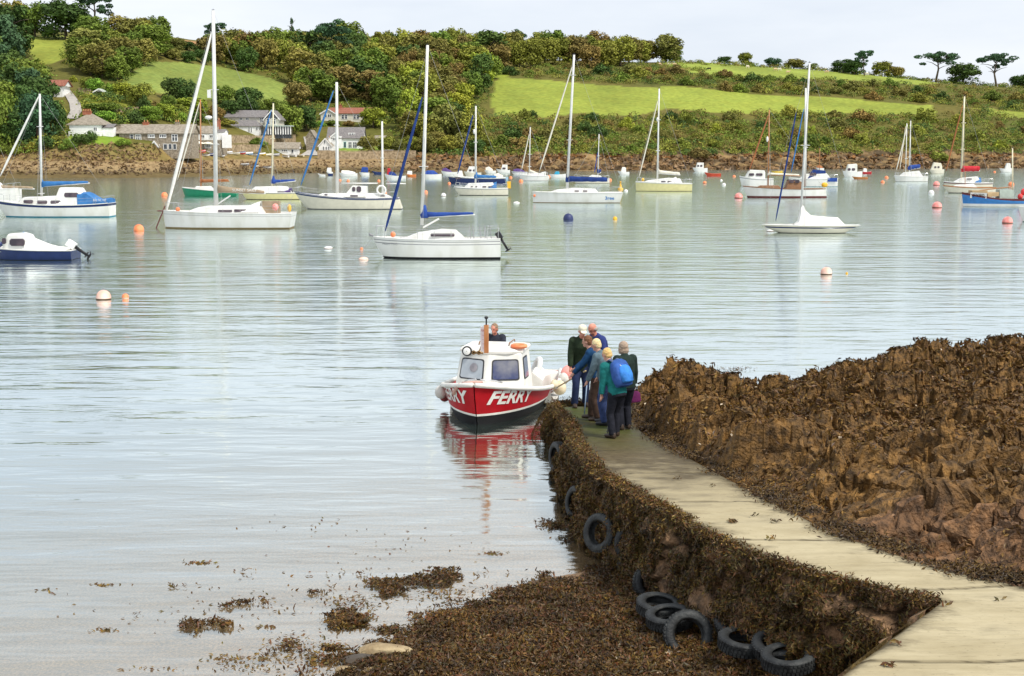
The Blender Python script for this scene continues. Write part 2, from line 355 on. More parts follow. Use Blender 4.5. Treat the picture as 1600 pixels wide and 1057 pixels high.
ns = fbm(XR*1.6, YR*1.6, 4, 101)[..., None]; nb = fbm(XR*6, YR*6, 3, 103)[..., None]; nz = fbm(XR*.35, YR*.35, 3, 107)[..., None]
rc = np.array((.13,.072,.034))*(1-ns)+np.array((.25,.14,.066))*ns          # red-brown rock
wd = np.array((.125,.072,.022))*(1-nb)+np.array((.25,.142,.040))*nb       # weed film
far_ = sstep(YR, 13, 24)[..., None]
wf = sstep(nz+.35*ns+.45*far_, .52, .85); rc = rc*(1-wf)+wd*wf; rc *= (.65+.6*nb)
M_ROCK = mat('rock', (.36,.335,.30), (1.2,1.09,.95), .7, .35, 9, 2.2, 28, attr='Col')
dX = (fbm(XR*2.6+ZR*4, ZR*6+YR*1.3, 4, 401)-.5); dY = (fbm(XR*1.4+YR*.6, ZR*9, 4, 402)-.5); mk = sstep(sdR(XR, YR), .25, .7)
rk = npmesh('rock_outcrop', np.stack([XR+dX*.24*mk, YR+dY*.27*mk, ZR], -1).reshape(-1, 3), gridfaces(*XR.shape), M_ROCK, col=rc.reshape(-1, 3), smooth=False)
tag(rk, 'rugged brown weed-covered rocks along the slipway', 'rocks', kind='structure')
# ============================================================ water
def water_mat():
    m = bpy.data.materials.new('estuary water'); m.use_nodes = True; t = m.node_tree; t.nodes.clear(); l = t.links.new
    o = N(t, 'ShaderNodeOutputMaterial'); gl = N(t, 'ShaderNodeBsdfGlossy'); df = N(t, 'ShaderNodeBsdfDiffuse'); tr = N(t, 'ShaderNodeBsdfTransparent')
    geo = N(t, 'ShaderNodeNewGeometry'); 
    def noise(sx, sy, det, rgh=.5):
        mp = N(t, 'ShaderNodeMapping'); mp.inputs['Scale'].default_value = (sx, sy, 1); l(geo.outputs['Position'], mp.inputs[0])
        n = N(t, 'ShaderNodeTexNoise'); n.inputs['Scale'].default_value = 1; n.inputs['Detail'].default_value = det; n.inputs['Roughness'].default_value = rgh; l(mp.outputs[0], n.inputs['Vector']); return n.outputs['Fac']
    def math_(op, a, b=None, c=None):
        n = N(t, 'ShaderNodeMath', operation=op)
        for i, v in enumerate((a, b, c)):
            if v is None: continue
            if isinstance(v, (int, float)): n.inputs[i].default_value = v
            else: l(v, n.inputs[i])
        return n.outputs[0]
    big = noise(.035, .11, 3); patch = noise(.09, .34, 4, .6)
    w1 = noise(.9, 3.2, 4, .55); w2 = noise(4.5, 11, 3); w3 = noise(.16, .8, 3)
    sepY = N(t, 'ShaderNodeSeparateXYZ'); l(geo.outputs['Position'], sepY.inputs[0])
    nearf = N(t, 'ShaderNodeMapRange'); nearf.inputs[1].default_value = 14; nearf.inputs[2].default_value = 42; nearf.inputs[3].default_value = .3; nearf.inputs[4].default_value = .8; l(sepY.outputs['Y'], nearf.inputs[0])
    pr = N(t, 'ShaderNodeMapRange'); pr.inputs[1].default_value = .40; pr.inputs[2].default_value = .62; pr.inputs[3].default_value = .15; pr.inputs[4].default_value = .85; l(patch, pr.inputs[0])
    amp = math_('MULTIPLY', nearf.outputs[0], pr.outputs[0])
    hgt = math_('ADD', math_('MULTIPLY', w1, .0065), math_('ADD', math_('MULTIPLY', w2, .010), math_('MULTIPLY', w3, .038)))
    hgt = math_('ADD', math_('MULTIPLY', hgt, amp), math_('MULTIPLY', noise(.28, 1.1, 3, .5), .05))
    bp = N(t, 'ShaderNodeBump'); bp.inputs['Strength'].default_value = 1; bp.inputs['Distance'].default_value = 1.0; l(hgt, bp.inputs['Height'])
    for s in (gl, df): l(bp.outputs[0], s.inputs['Normal'])
    rg = N(t, 'ShaderNodeMapRange'); rg.inputs[1].default_value = 24; rg.inputs[2].default_value = 75; rg.inputs[3].default_value = .08; rg.inputs[4].default_value = .13; l(sepY.outputs['Y'], rg.inputs[0]); l(rg.outputs[0], gl.inputs['Roughness']); gl.inputs['Color'].default_value = (.94, 1, .98, 1)
    cr = N(t, 'ShaderNodeValToRGB'); cr.color_ramp.elements[0].color = (.055, .095, .075, 1); cr.color_ramp.elements[1].color = (.085, .135, .11, 1); cr.color_ramp.elements[0].position = .35; cr.color_ramp.elements[1].position = .65
    l(big, cr.inputs[0]); l(cr.outputs[0], df.inputs[0])
    at = N(t, 'ShaderNodeAttribute'); at.attribute_name = 'Col'
    body = N(t, 'ShaderNodeMixShader'); l(at.outputs['Fac'], body.inputs[0]); l(tr.outputs[0], body.inputs[1]); l(df.outputs[0], body.inputs[2])
    fr = N(t, 'ShaderNodeFresnel'); fr.inputs['IOR'].default_value = 1.45; l(bp.outputs[0], fr.inputs['Normal'])
    fm = N(t, 'ShaderNodeMapRange'); fm.inputs[1].default_value = .08; fm.inputs[2].default_value = .36; fm.inputs[3].default_value = .30; fm.inputs[4].default_value = .93; l(fr.outputs[0], fm.inputs[0])
    mix = N(t, 'ShaderNodeMixShader'); l(fm.outputs[0], mix.inputs[0]); l(body.outputs[0], mix.inputs[1]); l(gl.outputs[0], mix.inputs[2]); l(mix.outputs[0], o.inputs[0])
    return m
M_WAT = water_mat()
xs = np.concatenate([[-900, -300, -80, -40], np.linspace(-24, 20, 150), [40, 80, 300, 900]]); ys = np.concatenate([[-30, 0], np.linspace(3, 40, 150), [45, 55, 80, 150, 250, 400, 520]])
XW, YW = np.meshgrid(xs, ys); md = mud(XW, YW); op = np.where(np.abs(XW) < 25, 1-np.exp(np.minimum(md, 0)*.95), 1.); op = np.where(YW > 41, 1, op); op = np.clip(op, 0, 1)
wt = npmesh('water', np.stack([XW, YW, XW*0], -1).reshape(-1, 3), gridfaces(*XW.shape), M_WAT, col=np.repeat(op.reshape(-1, 1), 3, 1), smooth=True)
tag(wt, 'pale green-grey estuary water', 'water', kind='structure')
# ============================================================ slipway
slip = empty('slipway', (LW[0].x, LW[0].y, 0), 0, 'long pale concrete slipway running down into the water past the weedy rocks', 'slipway')
def child_local(o, root): o.matrix_parent_inverse = Matrix.Translation(-Vector(root.location)); return o
def slip_mat():
    m = bpy.data.materials.new('slip concrete'); m.use_nodes = True; t = m.node_tree; b = t.nodes['Principled BSDF']; l = t.links.new
    geo = N(t, 'ShaderNodeNewGeometry'); sep = N(t, 'ShaderNodeSeparateXYZ'); l(geo.outputs['Position'], sep.inputs[0])
    def noise(s, det, rgh=.55):
        mp = N(t, 'ShaderNodeMapping'); mp.inputs['Scale'].default_value = s; l(geo.outputs['Position'], mp.inputs[0])
        n = N(t, 'ShaderNodeTexNoise'); n.inputs['Scale'].default_value = 1; n.inputs['Detail'].default_value = det; n.inputs['Roughness'].default_value = rgh; l(mp.outputs[0], n.inputs['Vector']); return n.outputs['Fac']
    def mr(v, a, b_, c, d):
        n = N(t, 'ShaderNodeMapRange'); l(v, n.inputs[0]); n.inputs[1].default_value = a; n.inputs[2].default_value = b_; n.inputs[3].default_value = c; n.inputs[4].default_value = d; return n.outputs[0]
    def mixc(f, a, c):
        n = N(t, 'ShaderNodeMixRGB'); 
        if isinstance(f, float): n.inputs[0].default_value = f
        else: l(f, n.inputs[0])
        for i, v in ((1, a), (2, c)):
            if isinstance(v, tuple): n.inputs[i].default_value = (*v, 1)
            else: l(v, n.inputs[i])
        return n.outputs[0]
    st = noise((1.1, 16, 1), 5); bl = noise((.9, 1.6, 1), 5, .65); fi = noise((9, 30, 9), 4)
    c = mixc(mr(bl, .3, .7, 0, 1), (.32, .265, .155), (.47, .405, .26))
    c = mixc(mr(st, .50, .70, 0, .18), c, (.15, .115, .06)); c = mixc(mr(fi, .6, .75, 0, .45), c, (.11, .08, .04))
    ad = N(t, 'ShaderNodeMath', operation='ADD'); l(mr(sep.outputs['Y'], 14.5, 22, -.05, .75), ad.inputs[0]); l(mr(bl, .3, .75, -.25, .35), ad.inputs[1])
    mud_ = mixc(mr(fi, .35, .65, 0, 1), (.060, .042, .018), (.125, .095, .045)); ad2 = mr(ad.outputs[0], .12, .55, 0, 1)
    c = mixc(ad2, c, mud_)
    ag = N(t, 'ShaderNodeMath', operation='MULTIPLY'); l(mr(sep.outputs['Y'], 20.5, 24.0, 0, 1), ag.inputs[0]); l(mr(bl, .3, .5, .25, 1), ag.inputs[1])
    c = mixc(ag.outputs[0], c, (.050, .066, .010))
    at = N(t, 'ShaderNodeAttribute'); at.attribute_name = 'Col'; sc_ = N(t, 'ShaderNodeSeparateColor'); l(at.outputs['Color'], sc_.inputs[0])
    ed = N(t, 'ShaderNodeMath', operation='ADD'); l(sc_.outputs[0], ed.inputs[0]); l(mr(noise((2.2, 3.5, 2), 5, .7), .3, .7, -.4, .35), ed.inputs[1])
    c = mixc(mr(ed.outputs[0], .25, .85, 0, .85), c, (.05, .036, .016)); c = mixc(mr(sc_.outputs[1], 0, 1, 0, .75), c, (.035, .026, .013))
    sp = noise((26, 26, 26), 3); c = mixc(mr(sp, .66, .74, 0, .5), c, (.08, .06, .035))
    l(c, b.inputs['Base Color']); 
    b.inputs['Specular IOR Level'].default_value = .2; rr = mr(ad2, 0, 1, .8, .55); l(rr, b.inputs['Roughness'])
    bp = N(t, 'ShaderNodeBump'); bp.inputs['Strength'].default_value = .7; bp.inputs['Distance'].default_value = .02; l(st, bp.inputs['Height']); l(bp.outputs[0], b.inputs['Normal'])
    return m
M_SLIP = slip_mat()
LALL = LPX+LNEAR[1:]; la = sorted([(y, x) for x, y in LALL]); ra = sorted([(y, x) for x, y in RPX])
rows = np.concatenate([np.arange(636, 1160, 1.0)]); V = []; nc = 40; DC_ = []
for k, py in enumerate(rows):
    xl = np.interp(py, [a for a, b in la], [b for a, b in la]); xr = np.interp(py, [a for a, b in ra], [b for a, b in ra])
    for j in range(nc):
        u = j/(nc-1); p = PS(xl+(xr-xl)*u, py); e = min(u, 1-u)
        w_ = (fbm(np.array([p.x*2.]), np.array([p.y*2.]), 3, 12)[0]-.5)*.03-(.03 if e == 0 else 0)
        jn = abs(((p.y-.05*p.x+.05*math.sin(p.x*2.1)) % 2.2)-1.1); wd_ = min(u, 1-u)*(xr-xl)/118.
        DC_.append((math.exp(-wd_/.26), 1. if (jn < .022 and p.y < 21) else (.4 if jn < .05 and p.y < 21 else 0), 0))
        p.z += w_-(.02 if jn < .016 and p.y < 21 else 0)
        if j == 0 and py < 935: p.x += (fbm(np.array([py*.06]), np.array([0.]), 3, 5)[0]-.5)*.16
        V.append(p)
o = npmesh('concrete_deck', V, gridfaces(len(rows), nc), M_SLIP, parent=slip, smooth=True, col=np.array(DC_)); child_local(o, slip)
# wall faces down to the flat: lofted from the deck edge out to the foot
def wallmesh(edge, name, seed, batter=.24):
    pts = []; 
    for a, b in zip(edge[:-1], edge[1:]):
        n = max(2, int((b-a).length/.045)); pts += [a.lerp(b, i/n) for i in range(n)]
    pts.append(edge[-1]); nv = 34; out_ = []; nrm = []
    A = np.array([tuple(p) for p in pts]); tg = np.gradient(A[:, :2], axis=0); tg = tg/(np.linalg.norm(tg, axis=1)[:, None]+1e-9)
    for _ in range(30): tg[1:-1] = (tg[:-2]+tg[1:-1]+tg[2:])/3
    on = np.stack([tg[:, 1], -tg[:, 0]], 1)
    if on[len(on)//2, 0] > 0: on = -on
    arc = np.concatenate([[0], np.cumsum(np.linalg.norm(np.diff(A[:, :2], axis=0), axis=1))])
    U, Vv = np.meshgrid(arc, np.linspace(0, 1, nv), indexing='ij')
    mz = mud(A[:, 0], A[:, 1]); bot = np.maximum(mz-.15, -.7)
    Zc = A[:, 2][:, None]+.01+(bot-A[:, 2])[:, None]*Vv
    a1, a2, rid, gx, gy = worley(U*2.3+seed, Zc*3.6, 7); b1, b2, r2, _, _ = worley(U*6, Zc*7, 17)
    off = batter*Vv**.8+sstep(Vv, 0, .12)*((rid-.35)*.20-np.clip(.2-(a2-a1), 0, 1)*.55+(r2-.5)*.06+(fbm(U*2.2, Zc*3, 4, 3)-.4)*.22)
    X = A[:, 0][:, None]+on[:, 0][:, None]*off; Y = A[:, 1][:, None]+on[:, 1][:, None]*off
    stone = np.clip((a2-a1)*4, 0, 1)[..., None]; q = fbm(U*3, Zc*3, 3, 33)[..., None]
    cc = (np.array((.20,.115,.06))*(1-rid[..., None])+np.array((.33,.21,.12))*rid[..., None])*(.35+.65*stone)
    weed = np.array((.10,.07,.016)); wf_ = sstep(q, .40, .55); cc = cc*(1-wf_)+weed*wf_
    o = npmesh(name, np.stack([X, Y, Zc], -1).reshape(-1, 3), gridfaces(len(A), nv), M_ROCK, parent=slip, col=cc.reshape(-1, 3)); child_local(o, slip)
    return np.stack([X, Y, Zc], -1), on, q[..., 0]
END = [PS(985, 633), PS(940, 630), PS(900, 631), PS(872, 635)]
WALLV, WON, WQ = wallmesh(END+LW, 'rubble_wall', 3)
wallmesh([LN[0], LN[1], LN[2], LN[3]], 'end_wall', 8, .05)
# ============================================================ seaweed (cannot be counted)
M_WEED = mat('bladder weed', (.42,.37,.33), (.98,.87,.74), .5, .3, 20, attr='Col')
def weedcol(n, seed, base=None):
    r = np.random.default_rng(seed); pal = np.array(base or [(.11,.06,.015),(.17,.10,.02),(.07,.04,.015),(.21,.15,.03),(.10,.09,.02),(.14,.06,.02)])
    c = pal[r.integers(0, len(pal), n)]*(.7+.6*r.random((n, 1))); return np.repeat(c, 4, 0)
def weed(name, C, nrm, size, seed, asp=2.6, jit=.55, label='', base=None):
    C = np.asarray(C, float); tn = .45+1.1*fbm(C[:, 0]*2.3+C[:, 2]*3, C[:, 1]*2.3+C[:, 2]*2, 3, seed+500)**1.3*1.25
    s = size*(.5+np.random.default_rng(seed).random(len(C))); q, f = cards(C, s, nrm, asp, jit, seed)
    o = npmesh(name, q, f, M_WEED, col=weedcol(len(C), seed, base)*np.repeat(tn, 4)[:, None]); return tag(o, label, 'seaweed', kind='stuff')
# on the flat
n = 480000; Xs = RNG.uniform(-5, 6, n); Ys = RNG.uniform(8.5, 17.5, n); Zs = mud(Xs, Ys)
xl = np.interp(Ys, [v.y for v in LW][::-1], [v.x for v in LW][::-1])
den = fbm(Xs*1.1, Ys*1.4, 4, 201)+.30*np.clip(Zs*8, -1, .6)-.26*sstep(Xs, 1.5, 4)*sstep(-Ys, -13.0, -11)
k = (Zs > -.02+.03*RNG.random(n)) & (den+.22*RNG.random(n) > .52) & (Xs < xl-.1)
k2 = (Zs <= .0) & (Zs > -.16) & (fbm(Xs*1.9, Ys*2.6, 4, 205)+.9*Zs+.10*RNG.random(n) > .655)
K = k | k2
C = np.stack([Xs, Ys, np.maximum(Zs, -.0)+.01+.045*RNG.random(n)], 1)[K]
weed('seaweed', C, np.array([[0, -.25, .8]]), (.014+.024*RNG.random(len(C))**2), 5, 2.4, .7, 'brown bladder weed strewn over the muddy flat', base=[(.085,.045,.013),(.125,.07,.016),(.05,.03,.012),(.15,.10,.022),(.075,.06,.016),(.12,.05,.018)])
# floating scraps in the shallows
sc = []
for (px, py, w_, h_, c) in [(312,880,26,3,60),(160,915,20,3,30),(75,925,16,5,12),(165,985,18,4,40),(305,985,10,16,26),(355,1030,34,8,60),(410,1030,18,8,40),(455,1005,18,12,110),(490,1030,14,14,90),(415,980,16,3,30),(870,820,26,8,520),(905,842,30,6,420),(770,865,20,3,45),(505,820,90,22,22),(640,850,120,25,30),(330,960,200,40,90),(520,900,160,30,70),(480,1020,90,30,160),(380,1045,50,8,40),(250,1045,60,6,20),(560,965,24,5,200),(545,975,30,8,420),(610,985,24,6,260),(520,1012,18,4,180),(900,700,30,26,45),(1150,577,30,4,110),(560,940,60,14,140),(700,930,60,14,160)]:
    for _ in range(c):
        p = P(px+random.gauss(0, w_*.5), py+random.gauss(0, h_*.5)); sc.append((p.x, p.y, .006+random.random()*.02*(c > 100)))
sc = np.array(sc); weed('floating_seaweed', sc, np.array([[0, 0, 1.4]]), .03, 9, 1.9, .5, 'scraps of brown weed afloat in the shallows')
# on the wall
nA, nB = WALLV.shape[:2]; n = 230000; iu = RNG.integers(0, nA, n); iv = (RNG.random(n)**.9*(nB-1)).astype(int)
yA = WALLV[iu, 0, 1]
k = (WQ[iu, iv]+.30*RNG.random(n)+.16*sstep(yA, 15, 20) > .60) | (iv < 4) & (RNG.random(n) < .5)
iu, iv = iu[k], iv[k]; C = WALLV[iu, iv]+np.concatenate([WON[iu]*(.02+.06*RNG.random((len(iu), 1))), RNG.normal(size=(len(iu), 1))*.02], 1)
nr_ = np.concatenate([WON[iu], np.full((len(iu), 1), .45)], 1)
weed('wall_seaweed', C, nr_, .019, 12, 3.0, .6, 'brown weed hanging on the rubble side of the slipway')
# weed mound at the slip's outer corner and a fringe along the deck edge
C = []
for _ in range(32000):
    u = random.random(); i = int(u*(nA-1)); p = WALLV[i, 0]; a = RNG.normal()*.07
    if p[1] < 15.5 and random.random() < .75: continue
    C.append((p[0]+WON[i][0]*(a+.03), p[1]+WON[i][1]*(a+.03), p[2]+abs(RNG.normal())*.035*(1.6 if p[1] > 19 else .6)))
mc_ = PS(862, 640)
for _ in range(8000):
    r = abs(RNG.normal())*.22; t = random.random()*6.283; x = mc_.x-.02+r*math.cos(t); y = mc_.y-.4+r*math.sin(t)*1.6
    C.append((x, y, .60-r*r*3.5+.04*random.random()))
weed('edge_seaweed', np.array(C), np.array([[0, 0, .9]]), .019, 14, 2.8, .8, 'brown weed heaped along the lower edge of the slipway')
# rocks
n = 290000; Xs = RNG.uniform(1.3, 20, n); Ys = 11+RNG.random(n)**.8*28; Zs = rockh(Xs, Ys); e_ = .05
gx = (rockh(Xs+e_, Ys)-Zs)/e_; gy = (rockh(Xs, Ys+e_)-Zs)/e_
nm = np.stack([-gx, -gy, np.ones(n)], 1); nm /= np.linalg.norm(nm, axis=1)[:, None]
den = fbm(Xs*.8, Ys*.8, 4, 301)+.30*sstep(Ys, 14, 25)+.12*RNG.random(n)
k = (Zs > -.03) & (den > .62) & (sdR(Xs, Ys) > -.02)
C = (np.stack([Xs, Ys, Zs], 1)+nm*(.01+.04*RNG.random((n, 1))))[k]
weed('rock_seaweed', C, nm[k]*2.2, .010+.0013*C[:, 1], 21, 2.3, .5, 'golden brown weed covering the rocks', base=[(.15,.085,.022),(.19,.115,.028),(.09,.05,.018),(.23,.15,.035),(.13,.065,.022)])
C = []; cum = [0]
for _ in range(15000):
    i = random.randrange(len(RW)-3); p = RW[i].lerp(RW[i+1], random.random()); 
    if p.y < 12.2: continue
    q = RNG.normal()*.13+.10; C.append((p.x+q, p.y+q*.25, p.z+.015+.03*random.random()+max(0, q-.1)*.1))
C = np.array(C); C = C[fbm(C[:, 0]*2, C[:, 1]*2, 3, 909)+.2*RNG.random(len(C)) > .5]
weed('margin_seaweed', C, np.array([[-.2, -.2, 1.]]), .022, 31, 2.6, .7, 'dark weed litter along the foot of the rocks beside the deck', base=[(.07,.04,.012),(.11,.065,.016),(.05,.03,.012),(.14,.095,.022)])
# pale shells and pebbles on rocks and flat
n = 1500; Xs = RNG.uniform(1.5, 18, n); Ys = RNG.uniform(11, 36, n); Zs = rockh(Xs, Ys); k = (Zs > .1) & (sdR(Xs, Ys) > .1)
C1 = np.stack([Xs, Ys, Zs+.02], 1)[k]; n = 2600; Xs = RNG.uniform(-3, 4.4, n); Ys = RNG.uniform(8.8, 14, n); Zs = mud(Xs, Ys); k = (Zs > 0) & (Xs < np.interp(Ys, [v.y for v in LW][::-1], [v.x for v in LW][::-1])-.3)
C2 = np.stack([Xs, Ys, Zs+.02], 1)[k]; C = np.concatenate([C1, C2]); q, f = cards(C, .035+.045*RNG.random(len(C)), np.array([[0, -.3, 1]]), 1.2, .5, 3)
cc = np.repeat(np.array([(.45,.38,.28),(.35,.22,.13),(.6,.55,.45)])[RNG.integers(0, 3, len(C))], 4, 0)
tag(npmesh('pebbles', q, f, M_WEED, col=cc), 'pale pebbles and shell scraps scattered on rock and mud', 'pebbles', kind='stuff')
# a few scraps lying on the deck
C = [tuple(PS(px+random.gauss(0, 4), py+random.gauss(0, 1.5))+Vector((0, 0, .015+.02*random.random()))) for px, py, c in [(1145,817,45),(1210,816,16),(1208,843,14),(1330,900,5),(1390,1042,14),(1400,1010,5),(1515,892,4),(1480,945,5),(1560,940,3),(1115,760,8),(1060,750,9),(1098,742,6),(1240,815,4),(1180,806,6)] for _ in range(c)]
weed('stray_seaweed', np.array(C), np.array([[0, 0, 1.]]), .03, 17, 2., .6, 'stray weed scraps lying on the pale concrete')
# ============================================================ trees and scrub
M_LEAF = mat('foliage', (.75,.75,.75), (1.2,1.2,1.2), .75, .2, 14, attr='Col', objcol=True)
M_BARK = mat('bark', (.10,.075,.05), (.17,.135,.10), .9, .1, 8, .5)
def crown_proto(kind, seed):
    r = np.random.default_rng(seed); lobes = []
    if kind == 'oak':
        for i in range(30):
            a = r.uniform(0, 6.283); e = math.asin(r.uniform(-.35, 1)); k = r.uniform(.72, 1.02)
            lobes.append((.33*k*math.cos(a)*math.cos(e), .33*k*math.sin(a)*math.cos(e), .56+.32*k*math.sin(e), r.uniform(.095, .17)))
        for i in range(7): lobes.append((r.normal()*.1, r.normal()*.1, .5+r.normal()*.08, .2))
        for i in range(9):
            a = r.uniform(0, 6.283); lobes.append((.26*math.cos(a), .26*math.sin(a), r.uniform(.16, .36), r.uniform(.1, .16)))
        per, sz = 62, .062
    elif kind == 'tall':
        for i in range(34):
            a = r.uniform(0, 6.283); z = r.uniform(.18, .96); R = .26*math.sin(math.pi*min(1, max(.08, (1.02-z)/.9)))**.6
            lobes.append((R*math.cos(a)*r.uniform(.6, 1), R*math.sin(a)*r.uniform(.6, 1), z, r.uniform(.08, .14)))
        per, sz = 60, .058
    elif kind == 'pine':
        for i in range(26):
            a = r.uniform(0, 6.283); R = .42*math.sqrt(r.random()); z = .78+.16*(1-(R/.42)**2)+r.normal()*.04-.18*(r.random() < .25)
            lobes.append((R*math.cos(a), R*math.sin(a), z, r.uniform(.07, .13)))
        per, sz = 85, .045
    elif kind == 'conifer':
        for i in range(30):
            z = r.uniform(.1, .97); R = .2*(1-z)+.02; a = r.uniform(0, 6.283); lobes.append((R*math.cos(a), R*math.sin(a), z, .05+.06*(1-z)))
        per, sz = 40, .045
    else:   # bush: no trunk in sight
        for i in range(26):
            a = r.uniform(0, 6.283); e = math.asin(r.uniform(0, 1)); k = r.uniform(.6, 1)
            lobes.append((.55*k*math.cos(a)*math.cos(e), .55*k*math.sin(a)*math.cos(e), .78*k*math.sin(e), r.uniform(.14, .26)))
        per, sz = 60, .10
    C = []; Nn = []; cc = []
    for (x, y, z, R) in lobes:
        d = r.normal(size=(per, 3)); d[:, 2] = d[:, 2]*.8+.15; d /= np.linalg.norm(d, axis=1)[:, None]
        if kind == 'pine': d[:, 2] *= .5
        q = d*R*r.uniform(.7, 1.08, (per, 1)); C.append(q+(x, y, z)); Nn.append(d); cc.append(np.full((per, 1), r.uniform(.68, 1.35))*r.uniform(.9, 1.1, (per, 1)))
    C = np.concatenate(C); Nn = np.concatenate(Nn); cc = np.concatenate(cc)
    q, f = cards(C, sz*r.uniform(.6, 1.3, len(C)), Nn*1.25, 1.15, .6, seed)
    col = np.repeat(cc, 4, 0)*np.array([[1, 1, 1]])
    o = npmesh(kind+'_crown', q, f, M_LEAF, col=col); me = o.data; bpy.data.objects.remove(o); return me
def trunk_proto(kind, seed):
    rd = random.Random(seed); b = MB(); top = {'oak': .55, 'tall': .7, 'pine': .8, 'conifer': .95, 'bush': .3}[kind]; ln = .08 if kind == 'pine' else .02
    P0 = [(0, 0, -.06), (ln*.3, 0, .2*top), (ln, .01, .55*top), (ln*.4, 0, top)]
    b.tube(P0, [.034, .026, .02, .009], 7)
    for i in range({'oak': 7, 'tall': 5, 'pine': 9, 'conifer': 3, 'bush': 3}[kind]):
        a = rd.uniform(0, 6.283); z = top*rd.uniform(.45, .95); R = rd.uniform(.16, .3)*(1.2 if kind == 'pine' else 1)
        p = Vector((ln*.8, 0, z)); e = p+Vector((math.cos(a)*R, math.sin(a)*R, rd.uniform(.06, .2)))
        b.tube([p, p.lerp(e, .5)+Vector((0, 0, .03)), e], [.013, .009, .003], 5)
    o = b.build('trunk', M_BARK, smooth=True); me = o.data; bpy.data.objects.remove(o); return me
CR = {k: [(crown_proto(k, 40+i*7+len(k)), trunk_proto(k, 5+i)) for i in range(n)] for k, n in (('oak', 5), ('tall', 3), ('pine', 3), ('conifer', 1), ('bush', 3))}
PAL = {'dark green': (.070,.120,.026), 'deep blue-green': (.055,.115,.050), 'mid green': (.140,.195,.028), 'olive': (.215,.225,.034), 'yellow-green': (.270,.310,.034), 'russet': (.215,.160,.045), 'brown-tinged': (.195,.185,.042), 'bright green': (.200,.320,.040), 'grey-green': (.19,.24,.10)}
NT = [0]
KN = {'oak': 'broadleaf_tree', 'tall': 'broadleaf_tree', 'pine': 'pine_tree', 'conifer': 'conifer_tree', 'bush': 'shrub'}
def tree(px, py, hp, wp, kind, colr, label, group=None, cat=None, sink=.04, lean=0):
    g = ground(px, py); m = depth(g)/F; h = hp*m; wd = wp*m; i = NT[0] % len(CR[kind]); NT[0] += 1
    base = {'oak': .9, 'tall': .66, 'pine': .98, 'conifer': .5, 'bush': 1.45}[kind]; sw = wd/base; cm, tm = CR[kind][i]
    t = empty(KN[kind], (g.x, g.y, g.z-h*sink), random.uniform(0, 6.28), label, cat or ('shrub' if kind == 'bush' else 'tree'), group)
    c = bpy.data.objects.new('crown' if kind != 'bush' else 'foliage', cm); COL.objects.link(c); c.parent = t; c.scale = (sw, sw, h)
    v = PAL[colr] if isinstance(colr, str) else colr; k = random.uniform(.85, 1.2); c.color = (v[0]*k*random.uniform(.9, 1.12), v[1]*k, v[2]*k, 1)
    tk = bpy.data.objects.new('trunk' if kind != 'bush' else 'stem', tm); COL.objects.link(tk); tk.parent = t; tk.scale = (sw, sw, h)
    if lean: t.rotation_euler = (0, lean, 0)
    return t
def where(px, py):
    if px < 95: return 'on the dark slope at the far left edge'
    if py < 62 and px < 260: return 'on the hilltop above the far left field'
    if px < 250 and py < 135: return 'between the two left-hand fields'
    if px < 330: return 'behind the long terrace of cottages' if py > 165 else 'on the edge of the left field'
    if px < 480: return 'above the slate-roofed house' if py < 165 else 'beside the slate-roofed house'
    if px < 640: return 'above the red-roofed white house' if py < 165 else 'beside the red-roofed white house'
    if px < 790: return ('low on the wooded slope right of the village' if py > 170 else 'high on the wooded slope right of the village') if py > 120 else 'on the skyline right of the village'
    mk_ = next(n for x, n in ((900, 'behind the white racing yacht'), (1000, 'behind the navy-covered yacht'), (1110, 'behind the pale yellow sloop'), (1220, 'behind the brown-sparred ketch'), (1330, 'behind the keelboat mast'), (1460, 'behind the blue-sailed sloop'), (9999, 'behind the red-covered sloop')) if px < x)
    if py > 175: return 'above the rocky shore '+mk_
    if py > 99 or px > 1040: return 'in the hedge belt '+mk_
    return 'on the ridge '+mk_
